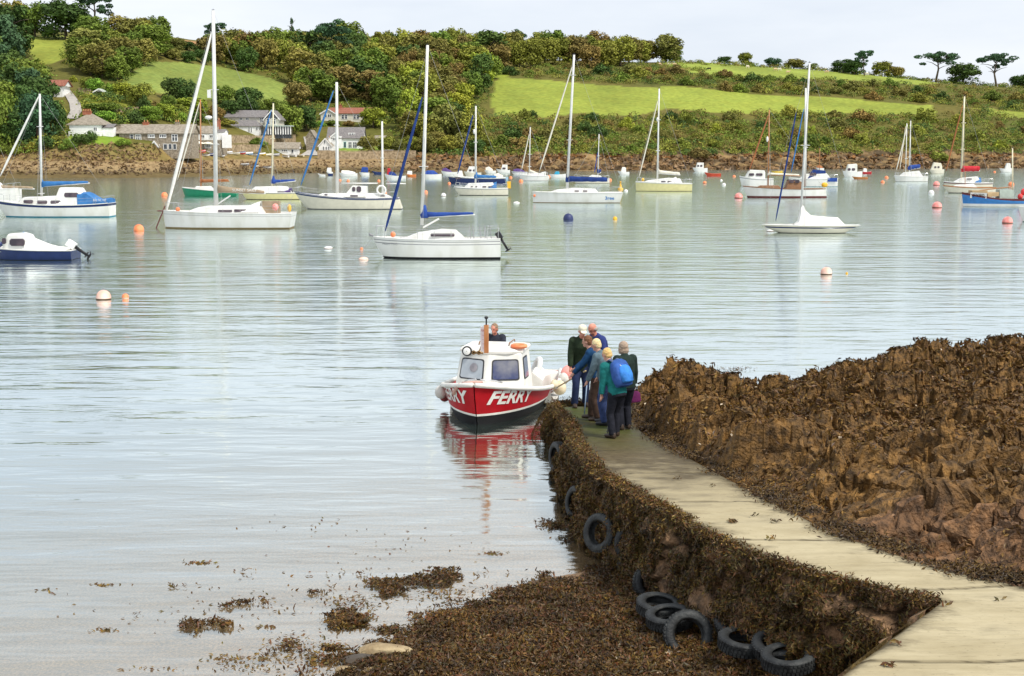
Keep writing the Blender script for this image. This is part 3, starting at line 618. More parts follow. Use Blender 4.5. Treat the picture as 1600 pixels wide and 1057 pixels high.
# noted trees: px, base py, height px, width px, kind, colour, label
for a in [
 (1557,134,52,62,'pine','deep blue-green','lone leaning pine with bare lower trunk on the right skyline'),
 (1462,128,50,66,'pine','deep blue-green','broad dark flat-topped pine, larger of the pair left of the lone leaning pine'),
 (1505,131,36,56,'oak','dark green','rounded dark tree between the broad pine and the lone leaning pine'),
 (1597,137,24,40,'oak','dark green','low dark rounded tree on the skyline at the right edge'),
 (1351,119,42,34,'pine','deep blue-green','upright pine standing above the clump on the crest of the upper field'),
 (1318,114,22,46,'oak','dark green','dark spreading tree at the left of the crest clump by the upper field'),
 (1335,117,26,40,'oak','dark green','dark tree just left under the upright crest pine'),
 (1378,119,26,36,'oak','olive','olive tree just right of the upright crest pine'),
 (1398,121,20,30,'oak','brown-tinged','brown-tinged low tree ending the crest clump by the upper field'),
 (1240,106,17,40,'oak','brown-tinged','low brown-tinged dome tree on the crest above the upper field'),
 (1208,103,16,30,'oak','deep blue-green','small dark tree on the crest, left of the brown-tinged dome'),
 (1165,100,23,26,'oak','olive','round olive tree alone on the crest above the cattle'),
 (1132,99,13,26,'oak','dark green','small dark tree between the windblown tree and the round olive one'),
 (1270,108,12,18,'oak','grey-green','tiny grey-green tree on the crest behind the tallest keelboat mast'),
 (1040,98,48,58,'oak','brown-tinged','large windblown thin-leaved tree at the right end of the ridge wood'),
 (1050,98,26,40,'oak','mid green','green tree under the large windblown one'),
 (1006,98,40,44,'oak','brown-tinged','brown-tinged tree just left of the large windblown one'),
 (666,86,42,24,'pine','deep blue-green','small umbrella pine on the skyline above the centre boat mast'),
 (712,88,46,58,'oak','grey-green','wide pale green tree on the skyline right of the small umbrella pine'),
 (738,90,38,36,'oak','grey-green','pale green tree right beside the wide one on the skyline'),
 (808,92,46,32,'pine','deep blue-green','dark umbrella pine above the brown ridge trees'),
 (830,94,34,22,'conifer','dark green','dark pointed tree right of the umbrella pine on the ridge'),
 (457,88,60,14,'conifer','deep blue-green','thin bare-topped conifer poking over the wood'),
 (521,110,76,72,'pine','deep blue-green','big dark pine in the middle of the wood'),
 (508,112,52,56,'oak','dark green','dark tree massed under the big dark pine'),
 (340,78,44,40,'pine','deep blue-green','umbrella pine on the skyline behind the tallest mast'),
 (150,62,78,66,'pine','deep blue-green','tall pine against the sky above the far left field'),
 (104,62,66,90,'oak','dark green','huge dark tree on the hilltop above the far left field'),
 (55,58,60,60,'oak','mid green','green hilltop tree at the upper left'),
 (22,56,60,60,'oak','brown-tinged','brown-tinged hilltop tree near the upper left corner'),
 (640,205,66,42,'tall','yellow-green','tall yellow-green tree right of the white villas'),
 (583,200,36,44,'oak','yellow-green','bright yellow-green tree at the corner of the red-roofed house'),
 (465,170,46,48,'oak','russet','russet tree above the slate-roofed house'),
 (448,212,54,56,'oak','mid green','wide green tree between the slate-roofed house and the villas'),
 (478,205,44,40,'oak','dark green','dark green tree left of the small white chapel-like cottage'),
 (695,225,66,62,'oak','brown-tinged','brown-tinged oak on the shore right of the stone wall'),
 (735,228,60,50,'oak','olive','olive oak on the shore next to the brown-tinged one'),
 (575,243,34,34,'oak','brown-tinged','brown leafed tree in front of the grey-roofed villa'),
 (160,180,22,60,'oak','mid green','garden tree below the lawn with the summerhouse'),
 (84,212,60,44,'oak','dark green','dark tree left of the lane'),
 (290,168,48,42,'oak','dark green','pair-crowned dark tree at the foot of the left field, nearer the mast'),
 (268,160,44,34,'oak','dark green','pair-crowned dark tree at the foot of the left field, farther from the mast'),
 (300,180,30,56,'oak','yellow-green','yellowish tree behind the terrace roof'),
 (220,166,40,44,'oak','olive','bushy olive tree at the lower edge of the left field'),
 (388,170,36,50,'oak','dark green','dark tree behind the roof of the slate-roofed house'),
 (350,166,34,36,'oak','mid green','green tree behind the left end of the slate-roofed house'),
]: tree(*a)
# two bands of unlike trees filled in around them
CLEAR = [(56,62,98,88),(240,106,300,146),(355,114,435,150),(98,134,118,186),(142,153,205,164)]; taken = []; LABN = {}
def fill(poly, n, sp, hr, wr, kinds, cols, cat='tree', grp=None, noun='tree', seed=0):
    rd = random.Random(seed); xs_ = [p[0] for p in poly]; ys_ = [p[1] for p in poly]; c = 0; tr = 0
    while c < n and tr < 6000:
        tr += 1; x = rd.uniform(min(xs_), max(xs_)); y = rd.uniform(min(ys_), max(ys_))
        if not inpoly(np.array([x]), np.array([y]), poly)[0]: continue
        hh_ = hr[1]*.8; ww_ = hh_*wr[1]*.5
        if any(x+ww_ > a[0] and x-ww_ < a[2] and y > a[1] and y-hh_ < a[3] for a in CLEAR): continue
        if any((x-a)**2+((y-b)*1.5)**2 < sp*sp for a, b in taken): continue
        taken.append((x, y)); cn = rd.choice(cols); h = rd.uniform(*hr); k = rd.choice(kinds); w = h*rd.uniform(*wr)
        sz = 'large ' if h > hr[0]+(hr[1]-hr[0])*.7 else ('small ' if h < hr[0]+(hr[1]-hr[0])*.3 else '')
        shape = {'oak': 'rounded', 'tall': 'upright', 'pine': 'flat-topped', 'conifer': 'pointed', 'bush': 'bushy'}[k]
        lb = '%s%s %s %s %s' % (sz, shape, cn, noun, where(x, y)); tree(x, y, h, w, k, cn, lb, lb.replace(noun, noun+'s'), cat); c += 1
fill([(335,90),(470,88),(620,92),(780,96),(775,128),(745,150),(700,215),(650,235),(625,200),(590,165),(500,160),(460,160),(455,130),(345,104)], 96, 15, (38, 60), (.75, 1.15), ['oak','oak','tall'], ['mid green','olive','brown-tinged','dark green','olive','brown-tinged','yellow-green','russet','mid green'], seed=1)
fill([(330,84),(800,90),(1010,97),(1010,106),(780,108),(330,96)], 56, 13, (36, 52), (.85, 1.2), ['oak'], ['brown-tinged','olive','olive','mid green','brown-tinged','russet'], seed=2)
fill([(98,100),(175,132),(245,98),(250,66),(120,62),(100,72)], 22, 18, (40, 56), (.9, 1.2), ['oak','tall'], ['mid green','olive','brown-tinged','mid green'], seed=3)
fill([(-30,70),(50,60),(48,96),(70,110),(75,150),(100,205),(60,232),(-30,240)], 34, 18, (52, 84), (.7, 1.0), ['oak','tall'], ['dark green','deep blue-green','mid green','dark green','brown-tinged'], seed=4)
fill([(110,135),(200,150),(240,168),(345,180),(345,195),(250,192),(170,196),(140,205),(112,160)], 22, 15, (16, 28), (1., 1.6), ['oak','bush'], ['mid green','olive','bright green','russet','dark green','yellow-green'], seed=5)
fill([(250,70),(340,88),(340,104),(250,96)], 10, 16, (14, 26), (1.1, 1.5), ['oak'], ['dark green','brown-tinged','mid green'], seed=6)
fill([(340,170),(345,186),(440,190),(450,170)], 5, 16, (26, 38), (.9, 1.2), ['oak'], ['dark green','mid green'], seed=7)
fill([(600,240),(760,246),(760,236),(680,232)], 12, 15, (24, 38), (1., 1.3), ['oak'], ['brown-tinged','olive','dark green'], seed=8)
fill([(770,118),(1040,133),(1200,149),(1440,160),(1600,172),(1600,150),(1440,140),(1280,128),(1060,112),(780,100)], 46, 17, (11, 20), (1.4, 2.2), ['bush'], ['brown-tinged','olive','mid green','dark green','russet'], 'shrub', 'shrubs in the hedge belt above the wide field', 'shrub', seed=9)
fill([(770,186),(1000,188),(1250,184),(1460,184),(1640,194),(1640,236),(770,240)], 60, 20, (14, 26), (1.2, 2.0), ['bush'], ['brown-tinged','olive','mid green','dark green','yellow-green','olive','russet'], 'shrub', 'shrubs above the rocky shore', 'shrub', seed=10)
fill([(0,226),(100,222),(110,232),(0,246)], 6, 18, (14, 22), (1.3, 1.9), ['bush'], ['mid green','olive','dark green'], 'shrub', 'shrubs on the bank at the left edge', 'shrub', seed=11)
for a in [(125,222,16,36,'dark green','clipped dark hedge bush left of the white cottage gable'),(143,221,20,28,'dark green','dark bush right of the clipped one by the white cottage gable'),(192,228,14,30,'bright green','bright bush on the bank end beside the stone cottage'),(162,190,14,24,'russet','red-leaved shrub behind the white cottage chimney'),(352,196,12,50,'olive','low shrubs edging the terrace below the slate-roofed house'),(385,197,12,30,'bright green','bright shrub on the terrace below the slate-roofed house'),(400,226,14,40,'mid green','shrub growing on the tall stone wall'),(1010,250,22,26,'russet','rusty bracken clump low on the cliff under the yellow boat mast'),(1090,248,20,46,'russet','rusty bracken patch on the cliff behind the orange inflatable'),(1465,250,16,40,'olive','pale bush low on the cliff behind the red-covered yacht'),(520,196,10,30,'mid green','garden shrub below the red-roofed house'),(545,197,10,26,'russet','reddish garden shrub below the red-roofed house'),(500,197,10,22,'bright green','bright garden shrub left below the red-roofed house'),(831,184,14,22,'dark green','small dark bush standing on the edge of the wide field'),(115,128,12,16,'yellow-green','cream-topped shrub at the top of the lane')]:
    tree(a[0], a[1], a[2], a[3], 'bush', a[4], a[5], cat='shrub')
def scrub(name, polys, n, Rr, seed, label, pal, per=64):
    rd = random.Random(seed); r = np.random.default_rng(seed); Cs = []; Ns = []; cs = []; ss = []
    for poly, share in polys:
        xs_ = [p[0] for p in poly]; ys_ = [p[1] for p in poly]; k = 0
        X = r.uniform(min(xs_), max(xs_), n*12); Y = r.uniform(min(ys_), max(ys_), n*12); m = inpoly(X, Y, poly)
        for x, y in list(zip(X[m], Y[m]))[:int(n*share)]:
            g = ground(x, y); R = rd.uniform(*Rr)*(1+.0*g.y); d = r.normal(size=(per, 3)); d[:, 2] = abs(d[:, 2]); d /= np.linalg.norm(d, axis=1)[:, None]
            Cs.append(d*np.array([R*1.3, R*1.3, R])*r.uniform(.75, 1.05, (per, 1))+np.array(g)); Ns.append(d)
            c = np.array(rd.choice(pal))*rd.uniform(.75, 1.3); cs.append(np.tile(c, (per, 1))*r.uniform(.75, 1.25, (per, 1))); ss.append(np.full(per, .36*R**.5))
    C = np.concatenate(Cs); q, f = cards(C, np.concatenate(ss)*r.uniform(.7, 1.3, len(C)), np.concatenate(Ns)*1.2, 1.2, .6, seed)
    return tag(npmesh(name, q, f, M_LEAF, col=np.repeat(np.concatenate(cs), 4, 0)), label, 'scrub', kind='stuff')
pal = [PAL[k] for k in ('dark green','mid green','olive','brown-tinged','russet','mid green','olive')]
scrub('scrub', [([(770,104),(1035,99),(1140,119),(1280,125),(1440,134),(1600,142),(1700,150),(1700,186),(1600,176),(1460,163),(1300,150),(1200,148),(1060,133),(920,130),(778,119)], .9),
 ([(700,180),(775,182),(860,186),(1000,182),(1080,176),(1280,180),(1455,180),(1530,172),(1600,188),(1700,196),(1700,243),(1400,241),(1000,244),(700,246)], 1.5),
 ([(1035,95),(1300,108),(1470,126),(1700,141),(1700,146),(1470,131),(1300,112),(1035,99)], .22)], 1000, (.9, 2.3), 77, 'tangled bramble and bracken scrub on the far hillside', pal)
scrub('undergrowth', [([(330,92),(780,97),(770,150),(700,243),(620,235),(580,190),(480,185),(440,190),(455,130),(345,104)], 1.),
 ([(95,100),(185,133),(240,98),(250,66),(110,60)], .35), ([(-40,60),(48,60),(50,98),(75,110),(110,225),(110,236),(-40,246)], .45),
 ([(130,170),(230,172),(345,170),(345,194),(230,192),(120,205)], .32), ([(180,133),(120,150),(130,166),(215,160),(200,152)], .10)], 800, (.8, 1.9), 78, 'dark undergrowth beneath the trees of the far slope', [PAL[k] for k in ('dark green','mid green','olive','mid green')], 40)

# craggy broken rock of the far cliff foot (cannot be counted)
r = np.random.default_rng(5); C = []; cc = []; ss = []
for _ in range(5200):
    x = r.uniform(-60, 290) if r.random() < .6 else r.uniform(290, 660); y = r.uniform(224, 274) if x < 250 else r.uniform(252, 272)
    g = ground(x, y); C.append((g.x, g.y-.1, g.z+r.uniform(-.25, .15))); k = r.random(); t = np.array((.13,.09,.045))*(1-k)+np.array((.30,.215,.11))*k
    if y > 262: t = t*.6
    elif y < 240 and r.random() < .45: t = np.array((.13,.14,.03))*r.uniform(.6, 1.2)
    cc.append(t*.8); ss.append(r.uniform(.25, .95))
for _ in range(7000):
    x = r.uniform(640, 1720); y = r.uniform(243, 266); 
    if x < 760 and r.random() < .5: continue
    g = ground(x, y); C.append((g.x, g.y-.2, g.z+r.uniform(-.2, .5))); k = r.random(); t = np.array((.07,.05,.03))*(1-k)+np.array((.24,.155,.07))*k
    if y < 250 and r.random() < .4: t = np.array((.26,.13,.035))*r.uniform(.6, 1)
    cc.append(t); ss.append(r.uniform(.5, 1.7))
q, f = cards(np.array(C), np.array(ss), np.array([[0, -.6, .6]]), 1.5, .55, 6, .35)
tag(npmesh('shore_rocks', q, f, M_WEED, col=np.repeat(np.array(cc)*1.5, 4, 0)), 'broken brown rocks and bracken along the far shore', 'rocks', kind='stuff')
# ============================================================ village
W_WHITE = mat('white render', (.78,.78,.75), (.87,.87,.85), .8, .2, 1.5, .2)
W_CREAM = mat('cream render', (.60,.57,.47), (.70,.67,.57), .8, .2, 1.5, .2)
W_STONE = mat('grey stone', (.17,.14,.10), (.36,.31,.24), .9, .1, 2.2, .8, 5)
W_WALL = mat('rubble stone wall', (.20,.15,.09), (.44,.34,.22), .9, .1, 1.6, .9, 4)
R_SLATE = mat('slate roof', (.13,.12,.12), (.22,.20,.19), .6, .4, 2.5, .5, 6)
R_BROWN = mat('lichened slate roof', (.20,.17,.13), (.32,.28,.22), .8, .3, 1.8, .5, 6)
R_RED = mat('red tile roof', (.20,.075,.05), (.32,.13,.085), .8, .2, 2.5, .5, 6)
M_BRICK = mat('brick', (.28,.09,.05), (.42,.17,.10), .9, .2, 6, .4)
M_POT = plain('clay pot', (.45,.20,.09), .8)
M_FRAME = plain('white window frame', (.82,.82,.80), .5)
M_GLASS = mat('window glass', (.02,.025,.03), (.06,.07,.08), .08, .8, 2)
M_TIMB = mat('dark timber', (.06,.035,.04), (.12,.07,.06), .8, .2, 4)
M_ROAD = mat('lane tarmac', (.32,.30,.27), (.44,.41,.37), .9, .1, 1.5)
class House:
    def __init__(s, name, label, xc, yb, cat='house', dy=0):
        s.g = ground(xc, yb); s.Y = s.g.y+dy; s.root = empty(name, (s.g.x, s.Y, s.g.z), 0, label, cat)
    def loc(s, px, py, dy=0.):
        v = Q(px, py, s.Y+dy); return Vector((v.x-s.g.x, dy, v.z-s.g.z))
    def block(s, x0, x1, ytop, ybot, dep, m, dy=0., name='wall', sink=1.2):
        a = s.loc(x0, ytop, dy); b = s.loc(x1, ybot, dy); mb = MB(); zb = b.z-sink
        mb.box(((a.x+b.x)/2, dy+dep/2, (a.z+zb)/2), (b.x-a.x, dep, a.z-zb)); return mb.build(name, m, s.root)
    def gable_roof(s, x0, x1, ye, yr, dep, m, dy=0., ov=.35, wm=None):     # ridge along the facade
        a = s.loc(x0, ye, dy); b = s.loc(x1, ye, dy); r = s.loc((x0+x1)/2, yr, dy+dep/2); t = .16
        e0 = a.z-.05; mb = MB(); xa, xb = a.x-ov, b.x+ov
        pr = [(dy-ov, e0), (dy+dep/2, r.z), (dy+dep+ov, e0), (dy+dep+ov, e0-t), (dy+dep/2, r.z-t), (dy-ov, e0-t)]
        mb.prism([(xa, y, z) for y, z in pr], (xb-xa, 0, 0)); o = mb.build('roof', m, s.root)
        if wm:
            mb = MB(); mb.prism([(a.x+.02, dy+.02, a.z-.1), (a.x+.02, dy+dep-.02, a.z-.1), (a.x+.02, dy+dep/2, r.z-t-.02)], (b.x-a.x-.04, 0, 0)); mb.build('gable_wall', wm, s.root)
        return o
    def front_gable(s, x0, x1, ye, yr, dep, m, dy=0., ov=.3, wm=None, barge=True):   # gable facing the water
        a = s.loc(x0, ye, dy); b = s.loc(x1, ye, dy); r = s.loc((x0+x1)/2, yr, dy); t = .18; mb = MB()
        sl = (r.z-a.z)/((b.x-a.x)/2); e = a.z-sl*ov
        mb.prism([(a.x-ov, dy-ov, e), (r.x, dy-ov, r.z), (b.x+ov, dy-ov, e), (b.x+ov, dy-ov, e-t), (r.x, dy-ov, r.z-t), (a.x-ov, dy-ov, e-t)], (0, dep+ov, 0)); o = mb.build('roof', m, s.root)
        if wm: mb = MB(); mb.prism([(a.x, dy+.0, a.z-.03), (b.x, dy, a.z-.03), (r.x, dy, r.z-t-.02)], (0, dep-.1, 0)); mb.build('gable_wall', wm, s.root)
        if barge:
            mb = MB(); y = dy-ov-.05
            for q in ((a.x-ov, e), (b.x+ov, e)): mb.prism([(q[0], y, q[1]+.02), (r.x, y, r.z+.02), (r.x, y, r.z-t-.16), (q[0], y, q[1]-t-.16)], (0, .05, 0))
            mb.build('bargeboard', M_FRAME, s.root)
        return o
    def hip(s, x0, x1, ye, yr, dep, m, dy=0., ov=.3, rl=.3):
        a = s.loc(x0, ye, dy); b = s.loc(x1, ye, dy); r = s.loc((x0+x1)/2, yr, dy+dep/2); xa, xb = a.x-ov, b.x+ov; c = (xa+xb)/2; hw = (xb-xa)*rl/2; y0, y1 = dy-ov, dy+dep+ov; e = a.z
        mb = MB(); mb.add([(xa,y0,e),(xb,y0,e),(xb,y1,e),(xa,y1,e),(c-hw,dy+dep/2,r.z),(c+hw,dy+dep/2,r.z),(xa,y0,e-.15),(xb,y0,e-.15),(xb,y1,e-.15),(xa,y1,e-.15)], [(0,1,5,4),(1,2,5),(2,3,4,5),(3,0,4),(0,6,7,1),(1,7,8,2),(2,8,9,3),(3,9,6,0),(9,8,7,6)]); return mb.build('roof', m, s.root)
    def win(s, x0, x1, y0, y1, n=2, dy=0., door=False, fm=None, gl=None):
        a = s.loc(x0, y0, dy); b = s.loc(x1, y1, dy); w_, h = b.x-a.x, a.z-b.z; c = ((a.x+b.x)/2, (a.z+b.z)/2); mb = MB(); t = max(.08, min(.16, w_*.1)); y = dy-.05
        mb.box((c[0], y, a.z-t/2), (w_, .1, t)); mb.box((c[0], y, b.z+t/2), (w_, .1, t))
        for x in (a.x+t/2, b.x-t/2): mb.box((x, y, c[1]), (t, .1, h-2*t))
        for i in range(1, n): mb.box((a.x+w_*i/n, y, c[1]), (t, .09, h-2*t))
        if h > 1.4 and not door: mb.box((c[0], y+.004, c[1]+h*.12), (w_-2*t, .07, t*.6))
        f = mb.build('door' if door else 'window', fm or M_FRAME, s.root); mb = MB(); mb.box((c[0], dy-.015, c[1]), (w_-t, .03, h-t)); mb.build('pane', gl or M_GLASS, f)
    def chimney(s, px, yt, yb, wpx, m, pots=2, dy=1.5, par=None):
        a = s.loc(px, yt, dy); b = s.loc(px, yb, dy); m_ = depth((0, s.Y, 0))/F; w_ = wpx*m_; mb = MB(); mb.box((a.x, dy, (a.z+b.z)/2), (w_, .8, a.z-b.z)); mb.box((a.x, dy, a.z-.06), (w_+.15, .95, .12)); c = mb.build('chimney', m, s.root)
        for i in range(pots): mb = MB(); mb.lathe((a.x+(i-(pots-1)/2)*w_/max(1, pots), dy, a.z), [(.13, 0), (.16, .1), (.11, .5), (.14, .55), (.05, .55)], 8); mb.build('chimney_pot', M_POT, c)
h = House('cottage', 'white cottage with hipped slate roof and five clay chimney pots below the lane', 133, 210)
h.block(108, 158, 195, 210, 8, W_WHITE); h.hip(106, 160, 195, 178, 8, R_BROWN, rl=.12); h.chimney(136, 174, 180, 13, M_BRICK, 5, 4); h.block(158, 176, 199, 209, 5, W_WHITE, .6, 'lean_to_wall'); h.gable_roof(158, 176, 199, 194, 5, R_SLATE, .6, .15); h.win(146, 152, 199, 205)
h = House('cottage', 'long stone terraced cottage with white windows at the beach head', 258, 238, 'cottage')
h.block(186, 300, 208, 240, 7, W_STONE); h.gable_roof(184, 300, 208, 194.5, 7, R_BROWN, wm=W_STONE); h.chimney(184, 195, 210, 8, W_STONE, 0, 2); h.chimney(277, 191, 197, 7, W_STONE, 2, 3.5); h.chimney(228, 191.5, 196, 9, M_BRICK, 2, 3.5)
for q in [(203,209,210,221,1),(211,221,210,222,3),(231,242,210,216,4),(249,260,210,216,3),(268,278,210,221.5,2),(244,250,226,234,1)]: h.win(*q)
for q in [(255,262,225,234,1),(263,269,225,234,1),(270,276,225,234,1)]: h.win(*q, door=True)
h.block(235, 247, 228, 238, 1.6, W_WHITE, -1.6, 'porch_wall'); h.front_gable(235, 247, 228, 220, 1.8, R_BROWN, -1.6, .25, W_WHITE); h.win(238, 244, 228.5, 238, 1, -1.6, True, M_TIMB)
h = House('cottage', 'white and stone waterside inn behind the parasols and dinghies', 320, 236, 'inn')
h.block(300.5, 346, 219, 237, 6.6, W_STONE, .2, 'stone_wall'); h.block(300.5, 338, 208, 219, 6.6, W_WHITE, .25, 'wall', 0); h.gable_roof(301, 338, 208, 197, 6.4, R_BROWN, .2, .1, W_WHITE); h.chimney(340, 188, 204, 8, M_BRICK, 2, 3.4); h.block(338, 350, 206, 219, 5, W_WHITE, .7, 'annexe_wall', 0); h.gable_roof(338, 350, 206, 202, 5, R_SLATE, .7, .1, W_WHITE)
for q in [(304,309,211,216,2),(314,320,211,216,2),(327,333,211,216,2),(304,311,226,234,2),(320,330,225,232,3)]: h.win(*q, dy=.2)
h.block(346.5, 361, 211, 224, .6, W_WHITE, 0, 'yard_wall')
h = House('house', 'large pale house with slate roofs, dark glass gable and white sunroom above the stone wall', 395, 210)
h.block(354, 413, 183, 210, 8, W_CREAM, 5); h.gable_roof(352, 414, 183, 172.5, 8, R_SLATE, 5, .4, W_CREAM); h.block(356, 404, 197, 209, 4.4, W_WHITE, 0, 'wing_wall'); h.hip(352, 405, 197, 188.5, 4.6, R_SLATE, 0, .3, .7)
h.block(413.3, 436, 186, 210, 9, W_CREAM, 2.6, 'gable_block'); h.front_gable(413, 436, 185, 172, 9.4, R_SLATE, 2.5, .4, M_GLASS); h.win(416, 422, 185, 195, 1, 2.5); h.win(424, 431, 185, 195, 2, 2.5); h.win(406, 412, 184, 192, 2, 5)
for x in (374, 384): h.win(x, x+5, 184.5, 188, 2, 5)
for q in [(361,365,199,204,1),(370,374,199,207,1),(388,390.5,199,207,1),(391.5,394,199,207,1),(400,403,199,204,1)]: h.win(*q)
h.block(414, 455, 197.5, 210, 2.4, M_GLASS, 0, 'sunroom')
mb = MB()
for i in range(11): a = h.loc(415+i*3.9, 198); mb.box((a.x, -.12, a.z-1.05), (.28, .2, 2.4))
mb.build('mullions', M_FRAME, h.root); a = h.loc(412, 196.5); b = h.loc(457, 198); mb = MB(); mb.box(((a.x+b.x)/2, 1.0, (a.z+b.z)/2+.02), (b.x-a.x, 3., .3)); mb.build('canopy', plain('pale green roof', (.42,.50,.46)), h.root)
h = House('boathouse', 'low white boathouse with grey roof under the stone wall', 440, 240, 'boathouse')
h.block(430, 464, 232, 240, 5, W_WHITE); h.gable_roof(428, 466, 232, 222.5, 5, R_BROWN, wm=W_WHITE); h.block(412, 424, 232.5, 240, 3, W_WHITE, .5, 'annexe_wall'); h.win(440, 450, 233.5, 238, 3); h.win(455, 459, 233.5, 239.5, 1, door=True, fm=M_FRAME)
h = House('house', 'white villa with red tiled roof and gabled left end', 540, 190)
h.block(524, 577, 177, 192, 7, W_CREAM); h.gable_roof(515, 579, 177, 168.5, 7, R_RED, wm=W_CREAM); h.block(501, 524, 177, 192, 7.6, W_CREAM, -.8, 'gable_block'); h.front_gable(501, 524, 177, 170, 5, R_RED, -.8, .35, W_CREAM); h.chimney(532, 164.5, 171, 5, M_BRICK, 1, 3.5)
for q in [(505,511,178.5,184,2),(512,518,178.5,184,2)]: h.win(*q, dy=-.8)
for q in [(533.5,538,179.5,186.5,1),(538.5,543,179.5,186.5,1),(552,556.5,179.5,186.5,1),(557,561.5,179.5,186.5,1)]: h.win(*q)
h.block(500, 566, 196, 199, .5, W_WHITE, -3.5, 'terrace_wall')
h = House('house', 'white villa with grey slate roof and dormer behind the sea wall', 540, 232)
h.block(534, 566, 217, 233, 7, W_WHITE); h.gable_roof(512, 567, 216, 199, 7, R_SLATE, wm=W_WHITE); h.block(515, 534, 213, 233, 7, W_WHITE, -.3, 'wing_wall'); h.front_gable(517, 530, 213, 207.5, 3, R_SLATE, -.4, .2, W_WHITE)
h.win(544, 555, 208, 214, 4, .9); h.win(544, 550, 222, 232, 2); h.win(551, 558, 222, 232, 2); h.win(537, 541, 222, 231, 1, door=True, fm=plain('turquoise door', (.2,.5,.45))); h.win(520, 526, 215, 220, 2, -.3)
h = House('cottage', 'small white chapel-like cottage, steep gable to the water, at the slip head', 508, 235, 'cottage', -3)
h.block(498, 518, 227, 236, 5, W_WHITE); h.front_gable(498, 518, 227, 216, 5, R_BROWN, 0, .25, W_WHITE); h.win(506, 508.5, 219.5, 225, 1)
for x in (504.5, 508.5, 512.5): h.win(x, x+2.6, 229, 235, 1)
h.block(518, 526, 229, 236, 4, W_WHITE, .6, 'annexe_wall'); h.chimney(515, 215.5, 224, 3, W_WHITE, 1, 2.5)
h = House('barn', 'dark stone barn end beside the small white chapel-like cottage', 483, 236, 'barn')
h.block(478, 492, 214, 236, 8, W_STONE); h.front_gable(478, 492, 214, 203, 8, R_BROWN, 0, .2, W_STONE, False)
h = House('house', 'white cottage corner half hidden in trees right of the villas', 594, 228)
h.block(588, 600, 217, 229, 5, W_WHITE); h.gable_roof(586, 601, 217, 212, 5, R_BROWN, wm=W_WHITE); h.win(593, 597, 219, 223, 2)
h = House('house', 'brown-roofed white house beside the top of the lane', 88, 152)
h.block(76, 98, 134, 152, 6, W_WHITE); h.gable_roof(74, 100, 134, 125, 6, R_RED, wm=W_WHITE); h.win(90, 95, 137, 143, 2); h.win(80, 85, 137, 143, 2)
h = House('summerhouse', 'open-fronted garden summerhouse on the upper lawn', 154, 150, 'summerhouse')
h.front_gable(146, 163, 143, 138.5, 3, plain('mint felt roof', (.42,.48,.38)), 0, .2, M_FRAME); h.block(147, 162, 143, 150, .3, W_STONE, 2.6, 'back_wall', .3)
mb = MB(); 
for x in (147, 151, 155, 158.5, 162): a = h.loc(x, 143); b = h.loc(x, 150); mb.box((a.x, .1, (a.z+b.z)/2-.1), (.2, .2, a.z-b.z+.2))
mb.build('posts', M_TIMB, h.root)
h = House('shed', 'dark timber shed at the end of the sea wall', 606, 247, 'shed'); h.block(601, 612, 236, 247, 2.5, M_TIMB); h.gable_roof(600.5, 612.5, 236, 234, 2.5, R_SLATE)
h = House('cottage', 'white house glimpsed at the top left above the field', 86, 48); h.block(80, 92, 47, 53, 4, W_WHITE); h.gable_roof(79, 93, 47, 43.5, 4, R_SLATE, wm=W_WHITE)
def longwall(name, label, pts, ht, th, m, cat='wall'):
    g = [ground(*p) for p in pts]; r = empty(name, g[0], 0, label, cat); mb = MB()
    for a, b in zip(g[:-1], g[1:]):
        n = max(1, int((b-a).length/3))
        for i in range(n):
            p = a.lerp(b, i/n)-g[0]; q = a.lerp(b, (i+1)/n)-g[0]; hz = ht+random.uniform(-.06, .06)
            mb.add([(p.x,p.y,p.z-1),(q.x,q.y,q.z-1),(q.x,q.y+th,q.z-1),(p.x,p.y+th,p.z-1),(p.x,p.y,p.z+hz),(q.x,q.y,q.z+hz),(q.x,q.y+th,q.z+hz),(p.x,p.y+th,p.z+hz)], [(0,3,2,1),(4,5,6,7),(0,1,5,4),(2,3,7,6)]+([(3,0,4,7)] if i == 0 else [])+([(1,2,6,5)] if i == n-1 else []))
    mb.build('masonry', m, r); c = MB()
    for a, b in zip(g[:-1], g[1:]):
        p, q = a-g[0], b-g[0]; c.add([(p.x,p.y-.06,p.z+ht+.065),(q.x,q.y-.06,q.z+ht+.065),(q.x,q.y+th+.06,q.z+ht+.065),(p.x,p.y+th+.06,p.z+ht+.065),(p.x,p.y-.06,p.z+ht+.18),(q.x,q.y-.06,q.z+ht+.18),(q.x,q.y+th+.06,q.z+ht+.18),(p.x,p.y+th+.06,p.z+ht+.18)], [(0,1,5,4),(4,5,6,7),(2,3,7,6),(3,0,4,7),(1,2,6,5)])
    c.build('coping', m, r); return r
longwall('retaining_wall', 'tall stone retaining wall below the slate-roofed house', [(346,224),(405,225),(462,223)], 2.1, .6, W_WALL)
longwall('retaining_wall', 'lower stone wall behind the parked dinghies', [(346,238),(408,239)], 2.0, .6, W_WALL)
longwall('sea_wall', 'long stone sea wall below the villas', [(496,249),(560,249.5),(600,249),(650,249)], 2.3, .7, W_WALL)
longwall('garden_wall', 'pale garden wall with shrubs above the terrace roof', [(176,178),(216,175)], 1.1, .4, W_WALL)
longwall('lane_wall', 'stone wall of the upper garden beside the summerhouse', [(122,146),(142,148)], 1.3, .4, W_WALL)
